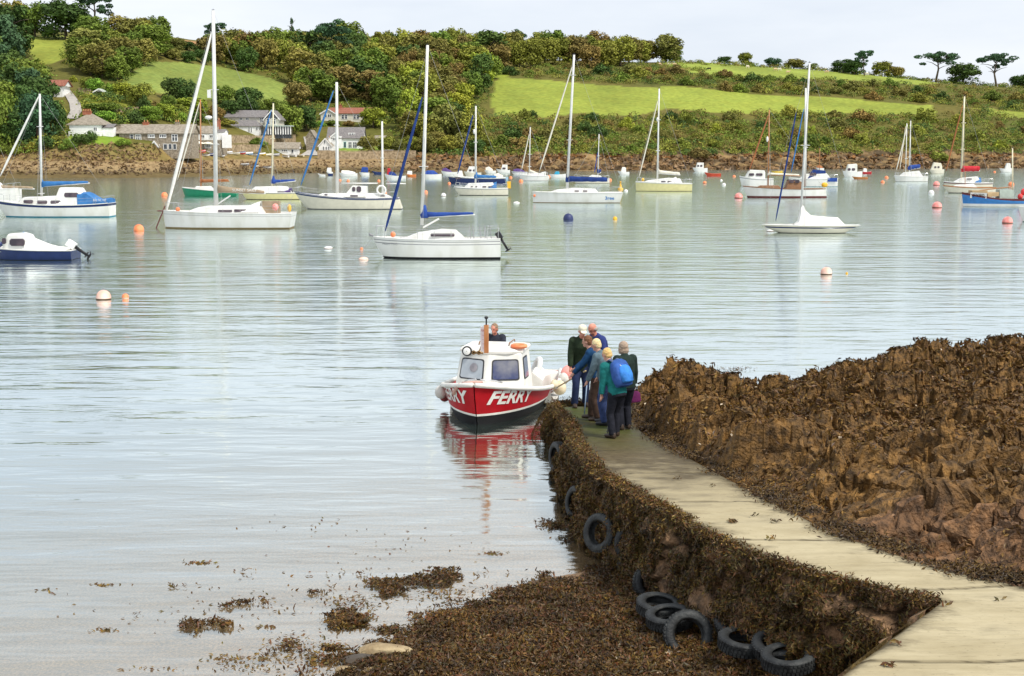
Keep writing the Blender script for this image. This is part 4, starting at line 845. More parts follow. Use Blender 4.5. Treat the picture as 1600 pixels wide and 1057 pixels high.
# white paddock fence along the bank-top lawn
fr = empty('fence', ground(108, 213), 0, 'white post and rail fence along the lawn above the bank', 'fence'); o0 = Vector(fr.location)
for i in range(13): g = ground(108+i*6, 213)-o0; MB().box((g.x, g.y, g.z+.5), (.16, .16, 1.2)).build('post', M_FRAME, fr)
mb = MB()
for hz in (.55, .95):
    for i in range(12): a = ground(108+i*6, 213)-o0+Vector((0, 0, hz)); b = ground(114+i*6, 213)-o0+Vector((0, 0, hz)); mb.tube([a, b], .06, 4)
mb.build('rail', M_FRAME, fr)
# lane
lp = [(94,132,12),(101,140,13),(110,152,15),(117,163,17),(119,175,18),(113,187,19)]
mb = MB(); L0 = []
for x, y, w_ in lp:
    for i in (-.5, .5): g = ground(x+i*w_, y); L0.append(g+Vector((0, 0, .25)))
mb.add(L0, [(2*i, 2*i+1, 2*i+3, 2*i+2) for i in range(len(lp)-1)]); tag(mb.build('lane', M_ROAD), 'pale lane climbing past the cottage', 'lane', kind='structure')
lp = [(484,244,30),(487,236,12),(481,226,9),(478,215,8)]; mb = MB(); L0 = []
for x, y, w_ in lp:
    for i in (-.5, .5): g = ground(x+i*w_, y); L0.append(g+Vector((0, 0, .2)))
mb.add(L0, [(2*i, 2*i+1, 2*i+3, 2*i+2) for i in range(len(lp)-1)]); tag(mb.build('track', M_ROAD), 'track running down to the beach past the barn', 'track', kind='structure')
# parasols outside the inn
def parasol(px, py, label):
    g = ground(px, py); r = empty('parasol', g, 0, label, 'parasol', 'parasols outside the inn'); b = MB(); b.lathe((0, 0, 0), [(0.02, 2.75), (.9, 2.5), (1.75, 2.15), (1.75, 2.05), (.9, 2.4), (0.02, 2.6)], 8); b.build('canopy', plain('cream canvas', (.78,.74,.62), .8), r); MB().tube([(0, 0, -.1), (0, 0, 2.7)], .04, 6).build('pole', M_TIMB, r)
for x, lb in ((289, 'cream parasol outside the stone cottage, apart from the others'), (309, 'cream parasol left of the inn window'), (326, 'cream parasol just left of the tall mast outside the inn'), (348, 'cream parasol just right of the tall mast by the white yard wall')): parasol(x, 238, lb)
# dinghies drawn up on the beach
def pmat(n, c): return plain(n, c, .45)
DC = {'white': (.74,.74,.72), 'blue': (.05,.16,.42), 'pale blue': (.25,.42,.62), 'red': (.50,.05,.05), 'cream': (.62,.56,.38), 'orange': (.62,.20,.05), 'grey': (.30,.30,.32), 'turquoise': (.06,.30,.40), 'dark green': (.03,.10,.06), 'yellow': (.65,.45,.05), 'navy': (.03,.04,.13), 'brown': (.20,.10,.05)}
def dinghy(px, py, wpx, col, label, yaw=0., tilt=.18, cover=None, world=None, group='dinghies drawn up on the far beach'):
    g = world or ground(px, py); m = depth(g)/F; Ln = wpx*m; r = empty('dinghy', (g.x, g.y, g.z+.05), yaw, label, 'dinghy', group); r.rotation_euler[0] = tilt
    R = []; n = 9
    for i in range(n):
        t = i/(n-1); x = -Ln/2+Ln*t; b = Ln*.19*(.7+.3*math.sin(min(1, t/.5)*1.57)) if t < .5 else Ln*.19*(1-((t-.5)/.5)**2.3)+.01; z = .5+.18*t*t
        R.append([(x, -b, z), (x+0, -b*.8, z*.35), (x, 0, .02+.25*t**4), (x, b*.8, z*.35), (x, b, z)])
    mb = MB(); mb.loft(R, close=False, cap=False); mb.add(R[0], [(0, 1, 2, 3, 4)]); h_ = mb.build('hull', pmat(col+' boat paint', DC[col]), r)
    mb = MB()
    for s_ in (-1, 1): mb.tube([(p[0][0], s_*abs(p[0][1]), p[0][2]) for p in R], .05, 5)
    mb.build('gunwale', M_FRAME if col != 'white' else M_TIMB, r)
    if cover: mb = MB(); mb.loft([[(p[0][0], p[0][1]*1.03, p[0][2]+.03), (p[0][0], p[0][1]*.5, p[0][2]+.22), (p[0][0], -p[0][1]*.5, p[0][2]+.22), (p[0][0], -p[0][1]*1.03, p[0][2]+.03)] for p in R], cap=True); mb.build('cover', pmat(cover+' boat cover', DC[cover]), r)
    else:
        mb = MB(); 
        for t in (3, 5): mb.box((R[t][2][0], 0, .38), (.25, abs(R[t][0][1])*1.9, .05))
        mb.build('thwart', pmat('cream boat paint', DC['cream']), r); mb = MB(); mb.loft([[(p[0][0], p[0][1]*.9, .2+.2*(j == n-1)), (p[0][0], -p[0][1]*.9, .2+.2*(j == n-1))] for j, p in enumerate(R)], close=False, cap=False); mb.build('floor', pmat('grey boat paint', DC['grey']), r)
for a in [(262,238,14,'pale blue','pale blue covered dinghy at the foot of the stone cottage, upper','pale blue',.5),(271,243,14,'pale blue','pale blue covered dinghy at the foot of the stone cottage, lower','blue',.5),(283,246,10,'white','small white dinghy alone under the steep white forestay',None,.2),
 (304,240,12,'turquoise','turquoise covered boat at the left end of the dinghy park','turquoise',.1),(315,240,13,'red','red covered dinghy beside the turquoise one','red',.2),(321,245,14,'white','white dinghy in front of the red covered ones',None,.1),(329,240,11,'red','second red covered dinghy, right by the tall mast','red',.2),(331,245,10,'navy','navy dinghy behind the tall mast','navy',.3),
 (347,241,13,'pale blue','pale blue covered dinghy right of the tall mast','pale blue',.2),(346,246,11,'white','white dinghy lying in front of the pale blue covered one',None,.1),(357,242,13,'white','white covered dinghy left of the cream ones','white',.3),(369,243,12,'cream','cream dinghy in the middle of the dinghy park',None,.2),(379,242,10,'red','red and navy covered dinghy mid row','navy',.4),(389,243,13,'pale blue','pale blue dinghy with a white cover mid row','white',.2),(399,244,12,'white','white dinghy at the blue furled sail',None,.3),(410,244,10,'yellow','small yellow-edged dinghy mid row','white',.3),(421,245,11,'cream','cream covered dinghy below the white boathouse annexe','cream',.4),(431,245,12,'grey','grey upturned-looking dinghy below the boathouse','grey',.2),
 (446,247,13,'white','white dinghy pointing up the beach below the boathouse',None,2.6),(457,246,14,'white','white dinghy right of the boathouse front',None,2.6),(469,246,14,'cream','cream dinghy at the right end of the beached row',None,2.6),(383,260,14,'grey','dark grey dinghy low on the beach, left of two',None,-.2),(398,262,13,'white','white dinghy low on the beach next to the dark grey one',None,-.2),(417,264,15,'white','white dinghy low on the beach by the pale mast',None,-.1),(597,242,11,'white','white dinghy laid by the timber shed',None,.3)]:
    dinghy(a[0], a[1], a[2], a[3], a[4], yaw=a[6], cover=a[5])
# ============================================================ fusing helper and cattle
def fuse(mb, voxel, name, mats, parent, smooth_it=4, colorer=None):
    o = mb.build('tmp', [M_FRAME]); me0 = o.data
    md = o.modifiers.new('r', 'REMESH'); md.mode = 'VOXEL'; md.voxel_size = voxel
    ms = o.modifiers.new('s', 'SMOOTH'); ms.iterations = smooth_it; ms.factor = .5
    dg = bpy.context.evaluated_depsgraph_get(); dg.update(); me = bpy.data.meshes.new_from_object(o.evaluated_get(dg)); bpy.data.objects.remove(o); bpy.data.meshes.remove(me0)
    me.materials.clear(); me.name = name
    for m_ in (mats if isinstance(mats, (list, tuple)) else [mats]): me.materials.append(m_)
    me.polygons.foreach_set('use_smooth', [True]*len(me.polygons))
    if colorer:
        for p in me.polygons: p.material_index = colorer(p.center)
    n = bpy.data.objects.new(name, me); COL.objects.link(n)
    if parent: n.parent = parent
    return n
def cow_mb(gr):
    b = MB(); b.ell((0, 0, 1.0), (.78, .30, .36)); b.ell((.45, 0, 1.0), (.4, .29, .42)); b.ell((-.5, 0, 1.05), (.38, .29, .34))
    hz = .35 if gr else 1.25; b.tube([(.7, 0, 1.15), (1.0, 0, (1.15+hz)/2+.1), (1.15, 0, hz+.1)], [.24, .17, .15]); b.tube([(1.1, 0, hz+.15), (1.42, 0, hz-.12)], [.16, .09])
    for x, y in ((.55, .17), (.5, -.17), (-.6, .17), (-.66, -.17)): b.tube([(x, y, .95), (x-.05*(x < 0), y, .45), (x, y, 0)], [.14, .075, .065])
    b.tube([(-.85, 0, 1.25), (-.93, 0, .8), (-.9, 0, .5)], [.04, .025, .045])
    for s_ in (-1, 1): b.ell((1.12, s_*.17, hz+.18), (.05, .1, .04))
    return b
C_TAN = mat('tan hide', (.55,.36,.20), (.72,.55,.36), .8, .2, 3); C_BLK = mat('black hide', (.02,.018,.015), (.05,.04,.03), .8, .2, 3); C_CRM = mat('cream hide', (.70,.60,.45), (.80,.74,.62), .8, .2, 3)
cows = {(c, g): fuse(cow_mb(g), .045, 'cow', m_, None, 2).data for c, m_ in (('t', C_TAN), ('b', C_BLK), ('c', C_CRM)) for g in (0, 1)}
for o in [o for o in COL.objects if o.name.startswith('cow')]: bpy.data.objects.remove(o)
for px, py, c, g, yaw, lb in [(1045,103,'c',0,.2,'cream cow standing broadside at the left end of the upper field'),(1054,103.5,'t',0,2.9,'tan cow next to the cream one at the left end of the upper field'),(1030,103,'t',1,.3,'tan cow grazing, leftmost in the upper field'),(1108,110.5,'b',1,3.0,'black cow grazing alone on the upper field'),(1168,107,'c',1,.5,'pale cow grazing right of the black one'),(1211,111,'t',1,.4,'tan cow grazing left of the keelboat mast'),(1218,111.5,'c',0,2.8,'pale cow standing between the tan ones left of the keelboat mast'),(1231,115.5,'t',0,.1,'tan cow low in the field, just left of the keelboat mast'),(1292,115,'t',1,2.9,'brown cow grazing right of the keelboat mast'),(1289,108.5,'c',0,.3,'pale cow near the hedge right of the keelboat mast'),(1354,118,'c',1,.2,'pale cow far right below the crest clump')]:
    gg = ground(px, py); o = bpy.data.objects.new('cow', cows[(c, g)]); COL.objects.link(o); o.location = gg; o.rotation_euler = (0, 0, yaw); tag(o, lb, 'cow', 'cattle grazing on the upper field')
# ============================================================ boats
G_WHITE = mat('white gelcoat', (.60,.59,.52), (.74,.735,.70), .35, .45, 1.1, stretch=(1,1,.4), lo=.25, hi=.55, coat=.1); G_CREAM = plain('cream gelcoat', (.66,.62,.50), .35, .5, var=.05); G_YEL = plain('pale yellow gelcoat', (.68,.62,.30), .35, .5, var=.05)
G_NAVY = plain('navy boat paint gloss', (.015,.03,.11), .25, .5); G_BLUE = plain('bright blue boat paint', (.03,.19,.50), .35, .5); G_GREEN = plain('green boat paint gloss', (.01,.22,.11), .3, .5); G_RED = plain('red boat paint gloss', (.42,.012,.018), .3, .5); G_ORG = plain('orange boat paint', (.62,.18,.04), .4)
AF = {'black': plain('black bottom paint', (.010,.010,.012), .6, .2), 'green': plain('green bottom paint', (.03,.13,.10), .7), 'brown': plain('weed-stained bottom paint', (.20,.15,.07), .8), 'maroon': plain('maroon bottom paint', (.13,.03,.03), .7), 'teal': plain('teal bottom paint', (.02,.20,.28), .7), 'white': G_WHITE, 'navy': G_NAVY, 'grey': plain('grey bottom paint', (.10,.10,.10), .7)}
M_ALU = plain('silver mast alloy', (.62,.62,.60), .4, .5, var=.05); M_CRM = plain('cream mast paint', (.66,.60,.42), .4); M_VARN = plain('varnished spar', (.38,.16,.05), .4); M_WIRE = plain('rigging wire', (.35,.35,.34), .4)
M_STEEL = plain('stainless rail', (.6,.6,.6), .25, .5, .6); M_BLK = plain('black plastic', (.02,.02,.022), .4); M_TEAK = plain('teak trim', (.22,.11,.05), .6); M_GRY = plain('grey plastic', (.25,.25,.26), .5)
M_WINB = mat('smoked boat window', (.03,.02,.03), (.09,.06,.07), .1, .7, 2)
CV = {'blue': mat('blue canvas', (.03,.13,.33), (.05,.19,.44), .8, .2, 2), 'royal': mat('royal blue canvas', (.02,.05,.22), (.03,.08,.31), .8, .2, 2), 'navy': mat('navy canvas', (.012,.03,.13), (.02,.05,.2), .8, .2, 2), 'brown': mat('brown canvas', (.26,.20,.13), (.36,.28,.19), .8, .2, 2), 'white': mat('white canvas', (.68,.67,.62), (.80,.79,.75), .8, .2, 2), 'cream': mat('cream sail canvas', (.62,.58,.48), (.72,.69,.58), .8, .2, 2),
 'rust': mat('rust canvas', (.28,.10,.04), (.38,.15,.06), .8, .2, 2), 'red': mat('red canvas', (.42,.02,.03), (.52,.04,.05), .8, .2, 2), 'teal': mat('blue-green canvas', (.02,.13,.24), (.03,.20,.34), .8, .2, 2), 'purple': mat('dark purple canvas', (.07,.04,.14), (.11,.07,.2), .8, .2, 2), 'turq': mat('turquoise canvas', (.03,.26,.42), (.05,.36,.52), .8, .2, 2)}
def lerp3(a, b, c, t): return a+(b-a)*t*2 if t < .5 else b+(c-b)*(t-.5)*2
class Hull:
    """x forward, origin amidships on the waterline"""
    def __init__(s, Ln, B, sheer, rb=.5, rs=.0, tw=.75, g0=.80, dr=.35, full=2.3, mx=.45):
        s.L, s.B, s.sh, s.rb, s.rs, s.tw, s.g0, s.dr, s.full, s.mx = Ln, B, sheer, rb, rs, tw, g0, dr, full, mx
    def sheer(s, t):
        a, b, c = s.sh; A = 2*a+2*c-4*b; Bq = -3*a-c+4*b; return A*t*t+Bq*t+a
    def hb(s, t):
        if t < s.mx: f = s.tw+(1-s.tw)*math.sin(t/s.mx*math.pi/2)
        else: f = max(0, 1-((t-s.mx)/(1-s.mx))**s.full)**.85
        return s.B/2*f+.012
    def pt(s, t, z, side):
        sh = s.sheer(t); zf = max(0., min(1., (z+s.dr)/(sh+s.dr)))
        if z >= 0: g = s.g0+(1-s.g0)*(z/sh)**.8
        else: g = s.g0*max(0, 1-(-z/s.dr)**1.8)
        zz = max(0., min(1., z/sh)); x = -s.L/2+s.L*t-s.rb*t**5*(1-zz)**1.25+s.rs*(1-t)**8*(1-zz)
        return (x, side*s.hb(t)*g, z)
    def build(s, root, bands, name='hull', n=26, deckm=None, gun=None, gr=.03, deckdrop=.03, opened=None):
        """bands: [(z or fraction string, material)] upward; the last reaches the sheer"""
        mats = [];  segs = []
        for top, m in bands:
            if m not in mats: mats.append(m)
            segs.append((top, mats.index(m)))
        mb = MB(); ts = [1-(1-i/n)**1.0 for i in range(n+1)]; lv = [-s.dr, -s.dr*.75, -s.dr*.35]; li = [segs[0][1]]*2
        def zz(top, t): return top if not isinstance(top, str) else s.sheer(t)*float(top)
        prof = []
        for t in ts:
            L_ = [(-s.dr), (-s.dr*.7), (-s.dr*.3)]; M_ = [segs[0][1]]*2; prev = -s.dr*.3
            for top, mi in segs:
                z1 = zz(top, t); k = 3 if z1-prev > .25 else 1
                for j in range(1, k+1): L_.append(prev+(z1-prev)*j/k); M_.append(mi)
                prev = z1
            prof.append((L_, M_))
        K = max(len(p[0]) for p in prof); base = None
        # equal level count: use the bow profile's subdivision everywhere
        kk = []; prev = -s.dr*.3
        for top, mi in segs: z1 = zz(top, .5); kk.append(3 if z1-prev > .2 else 1); prev = z1
        rings = []; MI = [segs[0][1]]*2
        for q, (top, mi) in enumerate(segs): MI += [mi]*kk[q]
        for t in ts:
            L_ = [-s.dr, -s.dr*.7, -s.dr*.3]; prev = L_[-1]
            for q, (top, mi) in enumerate(segs):
                z1 = zz(top, t)
                for j in range(1, kk[q]+1): L_.append(prev+(z1-prev)*j/kk[q])
                prev = z1
            rings.append([s.pt(t, z, 1) for z in L_[::-1]]+[s.pt(t, z, -1) for z in L_[1:]])
        m = len(rings[0]); half = len(MI); vs = [p for r in rings for p in r]; o = len(mb.v); mb.v += vs
        for i in range(n):
            for j in range(m-1):
                mi = MI[half-1-j] if j < half else MI[j-half]; mb.f.append((i*m+j, i*m+j+1, (i+1)*m+j+1, (i+1)*m+j)); mb.m.append(mi)
        for j in range(half):  # transom bands
            a, b = j, j+1; c, d = m-2-j, m-1-j
            mb.f.append((a, b, c, d) if b != c else (a, b, d)); mb.m.append(MI[half-1-j])
        h = mb.build(name, mats, root, True); h.data.set_sharp_from_angle(angle=math.radians(40))
        if deckm:
            d = MB(); R = []
            for i, t in enumerate(ts):
                if opened and opened[0] < t < opened[1]: z = s.sheer(t)-opened[2]
                else: z = s.sheer(t)-deckdrop
                x, y, _ = s.pt(t, s.sheer(t), 1); R.append([(x, y*.985, z), (x, y*.5, z+.02*s.B/2), (x, -y*.5, z+.02*s.B/2), (x, -y*.985, z)])
            d.loft(R, close=False, cap=False); d.build('deck', deckm, root)
        if gun:
            g = MB()
            for sd in (1, -1): g.tube([s.pt(t, s.sheer(t), sd) for t in ts], gr, 6)
            g.build('gunwale', gun, root)
        return h
    def t_of(s, x): return max(0, min(1, (x+s.L/2)/s.L))
    def side(s, x, z, sd, off=.012):
        lo, hi = 0., 1.
        for _ in range(22):
            m = (lo+hi)/2
            if s.pt(m, z, sd)[0] < x: lo = m
            else: hi = m
        p = s.pt(lo, z, sd); return (x, p[1]+sd*off, z)
def textmesh(txt, size, font_scale_x=1., bold=0.0, shear=0.):
    cu = bpy.data.curves.new('t', 'FONT'); cu.body = txt; cu.size = size; cu.offset = bold; cu.resolution_u = 3; cu.shear = shear; cu.align_x = 'CENTER'; cu.align_y = 'CENTER'
    o = bpy.data.objects.new('t', cu); COL.objects.link(o); dg = bpy.context.evaluated_depsgraph_get(); dg.update(); me = bpy.data.meshes.new_from_object(o.evaluated_get(dg))
    bpy.data.objects.remove(o); vs = [(v.co.x*font_scale_x, v.co.y) for v in me.vertices]; fs = [tuple(p.vertices) for p in me.polygons]; bpy.data.meshes.remove(me); return vs, fs
def lettering(txt, size, fn, m, root, sx=1., bold=.0, name='lettering', shear=0.):
    vs, fs = textmesh(txt, size, sx, bold, shear); mb = MB(); mb.add([fn(x, y) for x, y in vs], fs); return mb.build(name, m, root, recalc=False)
def coachroof(root, xs_, w, z0, z1, m, name='cabin', camber=.06, tuck=.82):
    """xs_: x stations stern->bow with height factor"""
    mb = MB(); R = []
    for x, hf, wf in xs_:
        a, b = z0, z0+(z1-z0)*hf; ww = w*wf/2; R.append([(x, -ww, a), (x, -ww*(1-(1-tuck)*max(hf, .15)), b), (x, -ww*.45, b+camber*hf), (x, ww*.45, b+camber*hf), (x, ww*(1-(1-tuck)*max(hf, .15)), b), (x, ww, a)])
    mb.loft(R); return mb.build(name, m, root)
class Boat:
    def __init__(s, name, label, wl, xb, xs, cat, group=None, yaw=0., Y=None):
        s.c = (xb+xs)/2; g = P(s.c, wl) if Y is None else Vector((P(s.c, wl).x*Y/P(s.c, wl).y, Y, 0)); s.Y = g.y; s.m = depth(g)/F; s.d = 1 if xb > xs else -1; s.g = g; s.yw = yaw
        s.root = empty(name, g, (0 if s.d > 0 else math.pi)+yaw, label, cat, group); s.sd = -s.d; s.L = abs(xb-xs)*s.m/math.cos(yaw)   # sd: local side facing the camera
    def lx(s, u): return (u-s.c)*s.m*s.d/math.cos(s.yw)
    def lz(s, v, wl): return (wl-v)*s.m
    def P(s, u, v): q = Q(u, v, s.Y); return Vector(((q.x-s.g.x)*s.d/math.cos(s.yw), 0, q.z))
def bendtube(b, name, pts, r, m, parent, n=8, flat=1.): return MB().tube(pts, r, n, flat=flat).build(name, m, parent, True)
def mastset(B, base, top, m, rpx=2.6, spread=(.55,), spw=7, name='mast', stays=True, bowx=None, sternx=None, hull=None, wire=True, head=True):
    """base/top in picture coordinates"""
    a = B.P(*base); b = B.P(*top); r = rpx*B.m*.78; mt = MB().tube([a, a.lerp(b, .5), b], [r, r*.97, r*.8], 8).build(name, m, B.root, True)
    for f in spread:
        p = a.lerp(b, f); w_ = spw*B.m; q = MB(); q.tube([p+Vector((-.12*w_, -w_, .03)), p, p+Vector((-.12*w_, w_, .03))], max(.018, .5*B.m), 5); q.tube([p+Vector((-w_*.55, .1, 0)), p+Vector((w_*.55, .1, 0))], max(.018, .45*B.m), 5); q.build('spreader', m, mt)
    if head: q = MB(); q.tube([b, b+Vector((0, 0, 3*B.m))], .35*B.m, 4); q.tube([b+Vector((-2.4*B.m, 0, 1.2*B.m)), b+Vector((2.4*B.m, 0, 1.2*B.m))], .3*B.m, 4); q.build('masthead_gear', M_BLK, mt)
    if wire and hull:
        q = MB(); wr = max(.006, .13*B.m); yb = hull.hb(hull.t_of(a.x))*.95; zb = hull.sheer(hull.t_of(a.x))
        for sd in (-1, 1):
            for f in (.98, .55): q.tube([a.lerp(b, f), (a.x-.1, sd*yb, zb)], wr, 4, cap=False)
        q.tube([b, (-hull.L/2+.05, 0, hull.sheer(0))], wr, 4, cap=False); q.tube([a.lerp(b, .97), (hull.L/2-.05, 0, hull.sheer(1))], wr, 4, cap=False)
        q.build('rigging', M_WIRE, B.root)
    return a, b
def jib(B, top, bot, col, rpx=2.2):
    a = B.P(*top); b = B.P(*bot); r = rpx*B.m*.82; pts = [a.lerp(b, t) for t in (0, .06, .35, .8, .95, 1)]
    return MB().tube(pts, [r*.35, r*.7, r, r*1.05, r*.7, r*.35], 7).build('furled_jib', CV[col], B.root, True)
def boomset(B, x0, y0, x1, y1, col, th, te, boomm=None, collar=0, cw=6, bare=False):
    a = B.P(x0, y0); b = B.P(x1, y1); m = B.m; bm = MB().tube([a+Vector((0, 0, -th*.4*m)), b+Vector((0, 0, -te*.4*m))], max(.035, .9*m), 7).build('boom', boomm or M_ALU, B.root, True)
    if bare: return
    q = MB(); n = 9; rr = []; pts = []
    for i in range(n):
        t = i/(n-1); p = a.lerp(b, t*.97); p.z += .1*m*math.sin(i*2.1)*th*.2; pts.append(p); rr.append((th+(te-th)*t**.8)*.5*m*(1+.07*math.sin(i*3.)))
    q.tube(pts, rr, 9, flat=.6)
    if collar:
        c = a+Vector((-.0, 0, -th*.55*m)); q.tube([c, a+Vector((0, 0, 0)), a+Vector((0, 0, collar*.6*m)), a+Vector((0, 0, collar*m))], [cw*m*.95, cw*m, cw*.62*m, cw*.42*m], 9, flat=.65)
    q.build('sail_cover', CV[col], B.root, True)
def winrow(B, H_, quads, y, m=None, parent=None, slope=.0, rnd=True):
    """windows on the side facing the camera and its twin; quads in picture coords (x0,x1,y0,y1)"""
    for (x0, x1, y0, y1) in quads:
        a = B.P(x0, y0); b = B.P(x1, y1); cx, cz = (a.x+b.x)/2, (a.z+b.z)/2; w_, h = abs(b.x-a.x), abs(a.z-b.z)
        for sd in (-1, 1):
            yy = y if not callable(y) else y(cx, cz); mb = MB(); k = min(w_, h)*.25; y0_ = sd*(yy-.03); pts = [(-w_/2+k, -h/2), (w_/2-k, -h/2), (w_/2, -h/2+k), (w_/2, h/2-k), (w_/2-k, h/2), (-w_/2+k, h/2), (-w_/2, h/2-k), (-w_/2, -h/2+k)]
            mb.prism([(cx+p, y0_-sd*slope*q, cz+q) for p, q in pts], (0, sd*.06, 0)); mb.build('window', m or M_WINB, parent or B.root)
def rails(B, Hh, t0, t1, n, h=.55, name='guard_rail'):
    q = MB(); r = max(.010, .16*B.m)
    for sd in (-1, 1):
        pts = []
        for i in range(n):
            t = t0+(t1-t0)*i/(n-1); p = Vector(Hh.pt(t, Hh.sheer(t), sd)); p.y *= .95; u = p+Vector((0, 0, h)); q.tube([p, u], r, 4); pts.append(u)
        q.tube(pts, r*.8, 4); q.tube([p-Vector((0, 0, h*.45)) for p in pts], r*.6, 4)
    q.build(name, M_STEEL, B.root)
def pulpit(B, Hh, h=.6):
    q = MB(); r = max(.014, .22*B.m); a = [Vector(Hh.pt(t, Hh.sheer(t), sd))+Vector((0, 0, h)) for sd, t in ((1, .90), (1, .97), (-1, .97), (-1, .90))]; q.tube(a, r, 5)
    for p in a: q.tube([p, p-Vector((0, 0, h))], r, 5)
    q.build('pulpit', M_STEEL, B.root)
    q = MB(); a = [Vector(Hh.pt(t, Hh.sheer(t), sd))+Vector((0, 0, h)) for sd, t in ((1, .1), (1, .015), (-1, .015), (-1, .1))]; q.tube(a, r, 5)
    for p in a: q.tube([p, p-Vector((0, 0, h))], r, 5)
    q.build('pushpit', M_STEEL, B.root)
def outboard(B, x, z, s=1., col=None, tilt=1.0):
    r = bpy.data.objects.new('outboard_motor', None)
    mb = MB(); M = Matrix.Rotation(tilt, 3, 'Y'); o = Vector((x, 0, z))
    R = [[o+M@Vector((cx*s*.5+dx*s, cy*s, cz*s)) for cx, cy in ((-.30,-.16),(.30,-.16),(.34,0),(.30,.16),(-.30,.16),(-.36,0))] for cz, dx in ((.12,0),(.42,0),(.55,.02))]
    mb.loft(R); c = mb.build('outboard_motor', col or M_GRY, B.root, 'auto')
    mb = MB(); mb.tube([o+M@Vector((0, 0, .12*s)), o+M@Vector((0, 0, -.62*s))], [.085*s, .06*s], 7, flat=.6); mb.ell(o+M@Vector((0, 0, -.66*s)), (.19*s, .06*s, .06*s), 8, 6, rot=M); mb.box(o+M@Vector((-.02*s, 0, -.52*s)), (.32*s, .22*s, .02*s), rot=M)
    for k in range(3): a = k*2.09; mb.ell(o+M@Vector((-.2*s, .09*s*math.cos(a), -.66*s+.09*s*math.sin(a))), (.015*s, .06*s, .06*s), 6, 4)
    mb.build('leg', M_BLK, c, True); return c
def fender_ball(B, u, v, rp, col, name='fender', y=0.): a = B.P(u, v); return MB().ell((a.x, y, a.z), (rp*B.m, rp*B.m, rp*B.m*1.1), 12, 8).build(name, col, B.root, True)
M_PINK = mat('faded pink buoy', (.72,.20,.17), (.85,.36,.32), .55, .3, 3); M_ORB = mat('orange buoy plastic', (.78,.20,.08), (.88,.32,.14), .5, .3, 3); M_YEL = plain('yellow plastic', (.75,.42,.03), .5)
def yacht(label, wl, xb, xs, fb, bands, cab=None, beam=None, rb=6, rs=0, tw=.7, deck=None, gun=None, wins=(), yaw=0., full=2.3, g0=.8, group='yachts at their moorings', pul=True, cabm=None, railn=5, dr=.3, grp=None, Y=None, cat='yacht', mx=.45, name='sailing_yacht'):
    """fb = freeboard px at stern, middle, bow; cab = [(px, height px, width frac)...] ; rb = bow overhang px"""
    B = Boat(name, label, wl, xb, xs, cat, group, yaw, Y); m = B.m; B.wl = wl
    Hh = Hull(B.L, beam or B.L*.31, [f*m for f in fb], rb*m, rs*m, tw, g0, dr, full, mx); Hh.build(B.root, bands, deckm=deck or G_WHITE, gun=gun or G_WHITE, gr=max(.02, .5*m)); B.H = Hh
    if cab:
        st = sorted([(B.lx(x), h, w_) for x, h, w_ in cab]); hm = max(h for _, h, _ in st); z0 = min(Hh.sheer(Hh.t_of(x)) for x, _, _ in st)-.06; zt = max(Hh.sheer(Hh.t_of(x)) for x, _, _ in st)
        z1 = (sum(Hh.sheer(Hh.t_of(x)) for x, _, _ in st)/len(st))+hm*m; coachroof(B.root, [(x, (h/hm)*.98+.02, w_) for x, h, w_ in st], Hh.B*.66, z0, z1, cabm or G_WHITE)
        B.cw = Hh.B*.66/2
    if wins: winrow(B, Hh, wins, lambda cx, cz: B.cw*.92, slope=.08)
    if B.L > 5: b_ = Vector(Hh.pt(1, Hh.sheer(1), 1)); MB().tube([b_, b_+Vector((.5, 0, -b_.z*.6)), b_+Vector((1.4, .1, -b_.z-.1))], max(.015, .16*m), 5).build('mooring_line', M_WIRE, B.root)
    if pul: pulpit(B, Hh); rails(B, Hh, .12, .9, railn, .55)
    return B
def sprayhood(B, x0, x1, h, col, w=None, back=False):
    a = B.lx(x0); b = B.lx(x1); z = B.H.sheer(B.H.t_of(a)); hh = h*B.m; w = w or B.H.B*.33; R = []
    for i in range(6):
        t = i/5; x = a+(b-a)*t; k = math.sin((t*.62+.0)*math.pi/1.24) if not back else 1; k = t**.55
        R.append([(x, w*math.cos(u), z+.05+hh*k*math.sin(u)**.7) for u in [math.pi*j/8 for j in range(9)]])
    mb = MB(); mb.loft(R, close=False, cap=False); mb.build('sprayhood', CV[col], B.root, True)
W_, BK = G_WHITE, AF['black']
# 1 left motor-sailer
B = yacht('white motor-sailer with blue sheer band and blue cockpit canvas at the left edge', 339, -6, 176, (22, 19, 26), [(.0, AF['teal']), (.10, AF['teal']), ('.80', W_), ('.97', AF['navy']), ('1.0', W_)], [(30,1,.5),(42,10,.8),(96,12,1),(100,13,1)], rb=16, yaw=.0, wins=[(43,58,312,317),(64,80,313,318),(85,101,313,318)], tw=.72, railn=6)
z = B.H.sheer(.45); coachroof(B.root, [(B.lx(140), .15, .95), (B.lx(128), .98, .98), (B.lx(100), 1, .98), (B.lx(92), .25, .95)], B.H.B*.66, z, z+26*B.m, W_, 'wheelhouse'); winrow(B, B.H, [(106,128,301,308)], B.H.B*.66/2*.88, slope=.1)
mb = MB(); a, b = B.lx(96), B.lx(101); mb.add([(a-.02, -.7, z+.75), (a-.02, .7, z+.75), (b-.12, .65, z+1.18), (b-.12, -.65, z+1.18)], [(0, 1, 2, 3)]); 
mastset(B, (65,306), (62,147), M_ALU, 2.6, (.68,.02), 9, hull=B.H, bowx=0); jib(B, (61,150), (0,276), 'white', 2); boomset(B, 66, 288, 140, 285, 'blue', 9, 3.5, collar=7, cw=3)
mb = MB(); w_ = B.H.B*.33; R = []
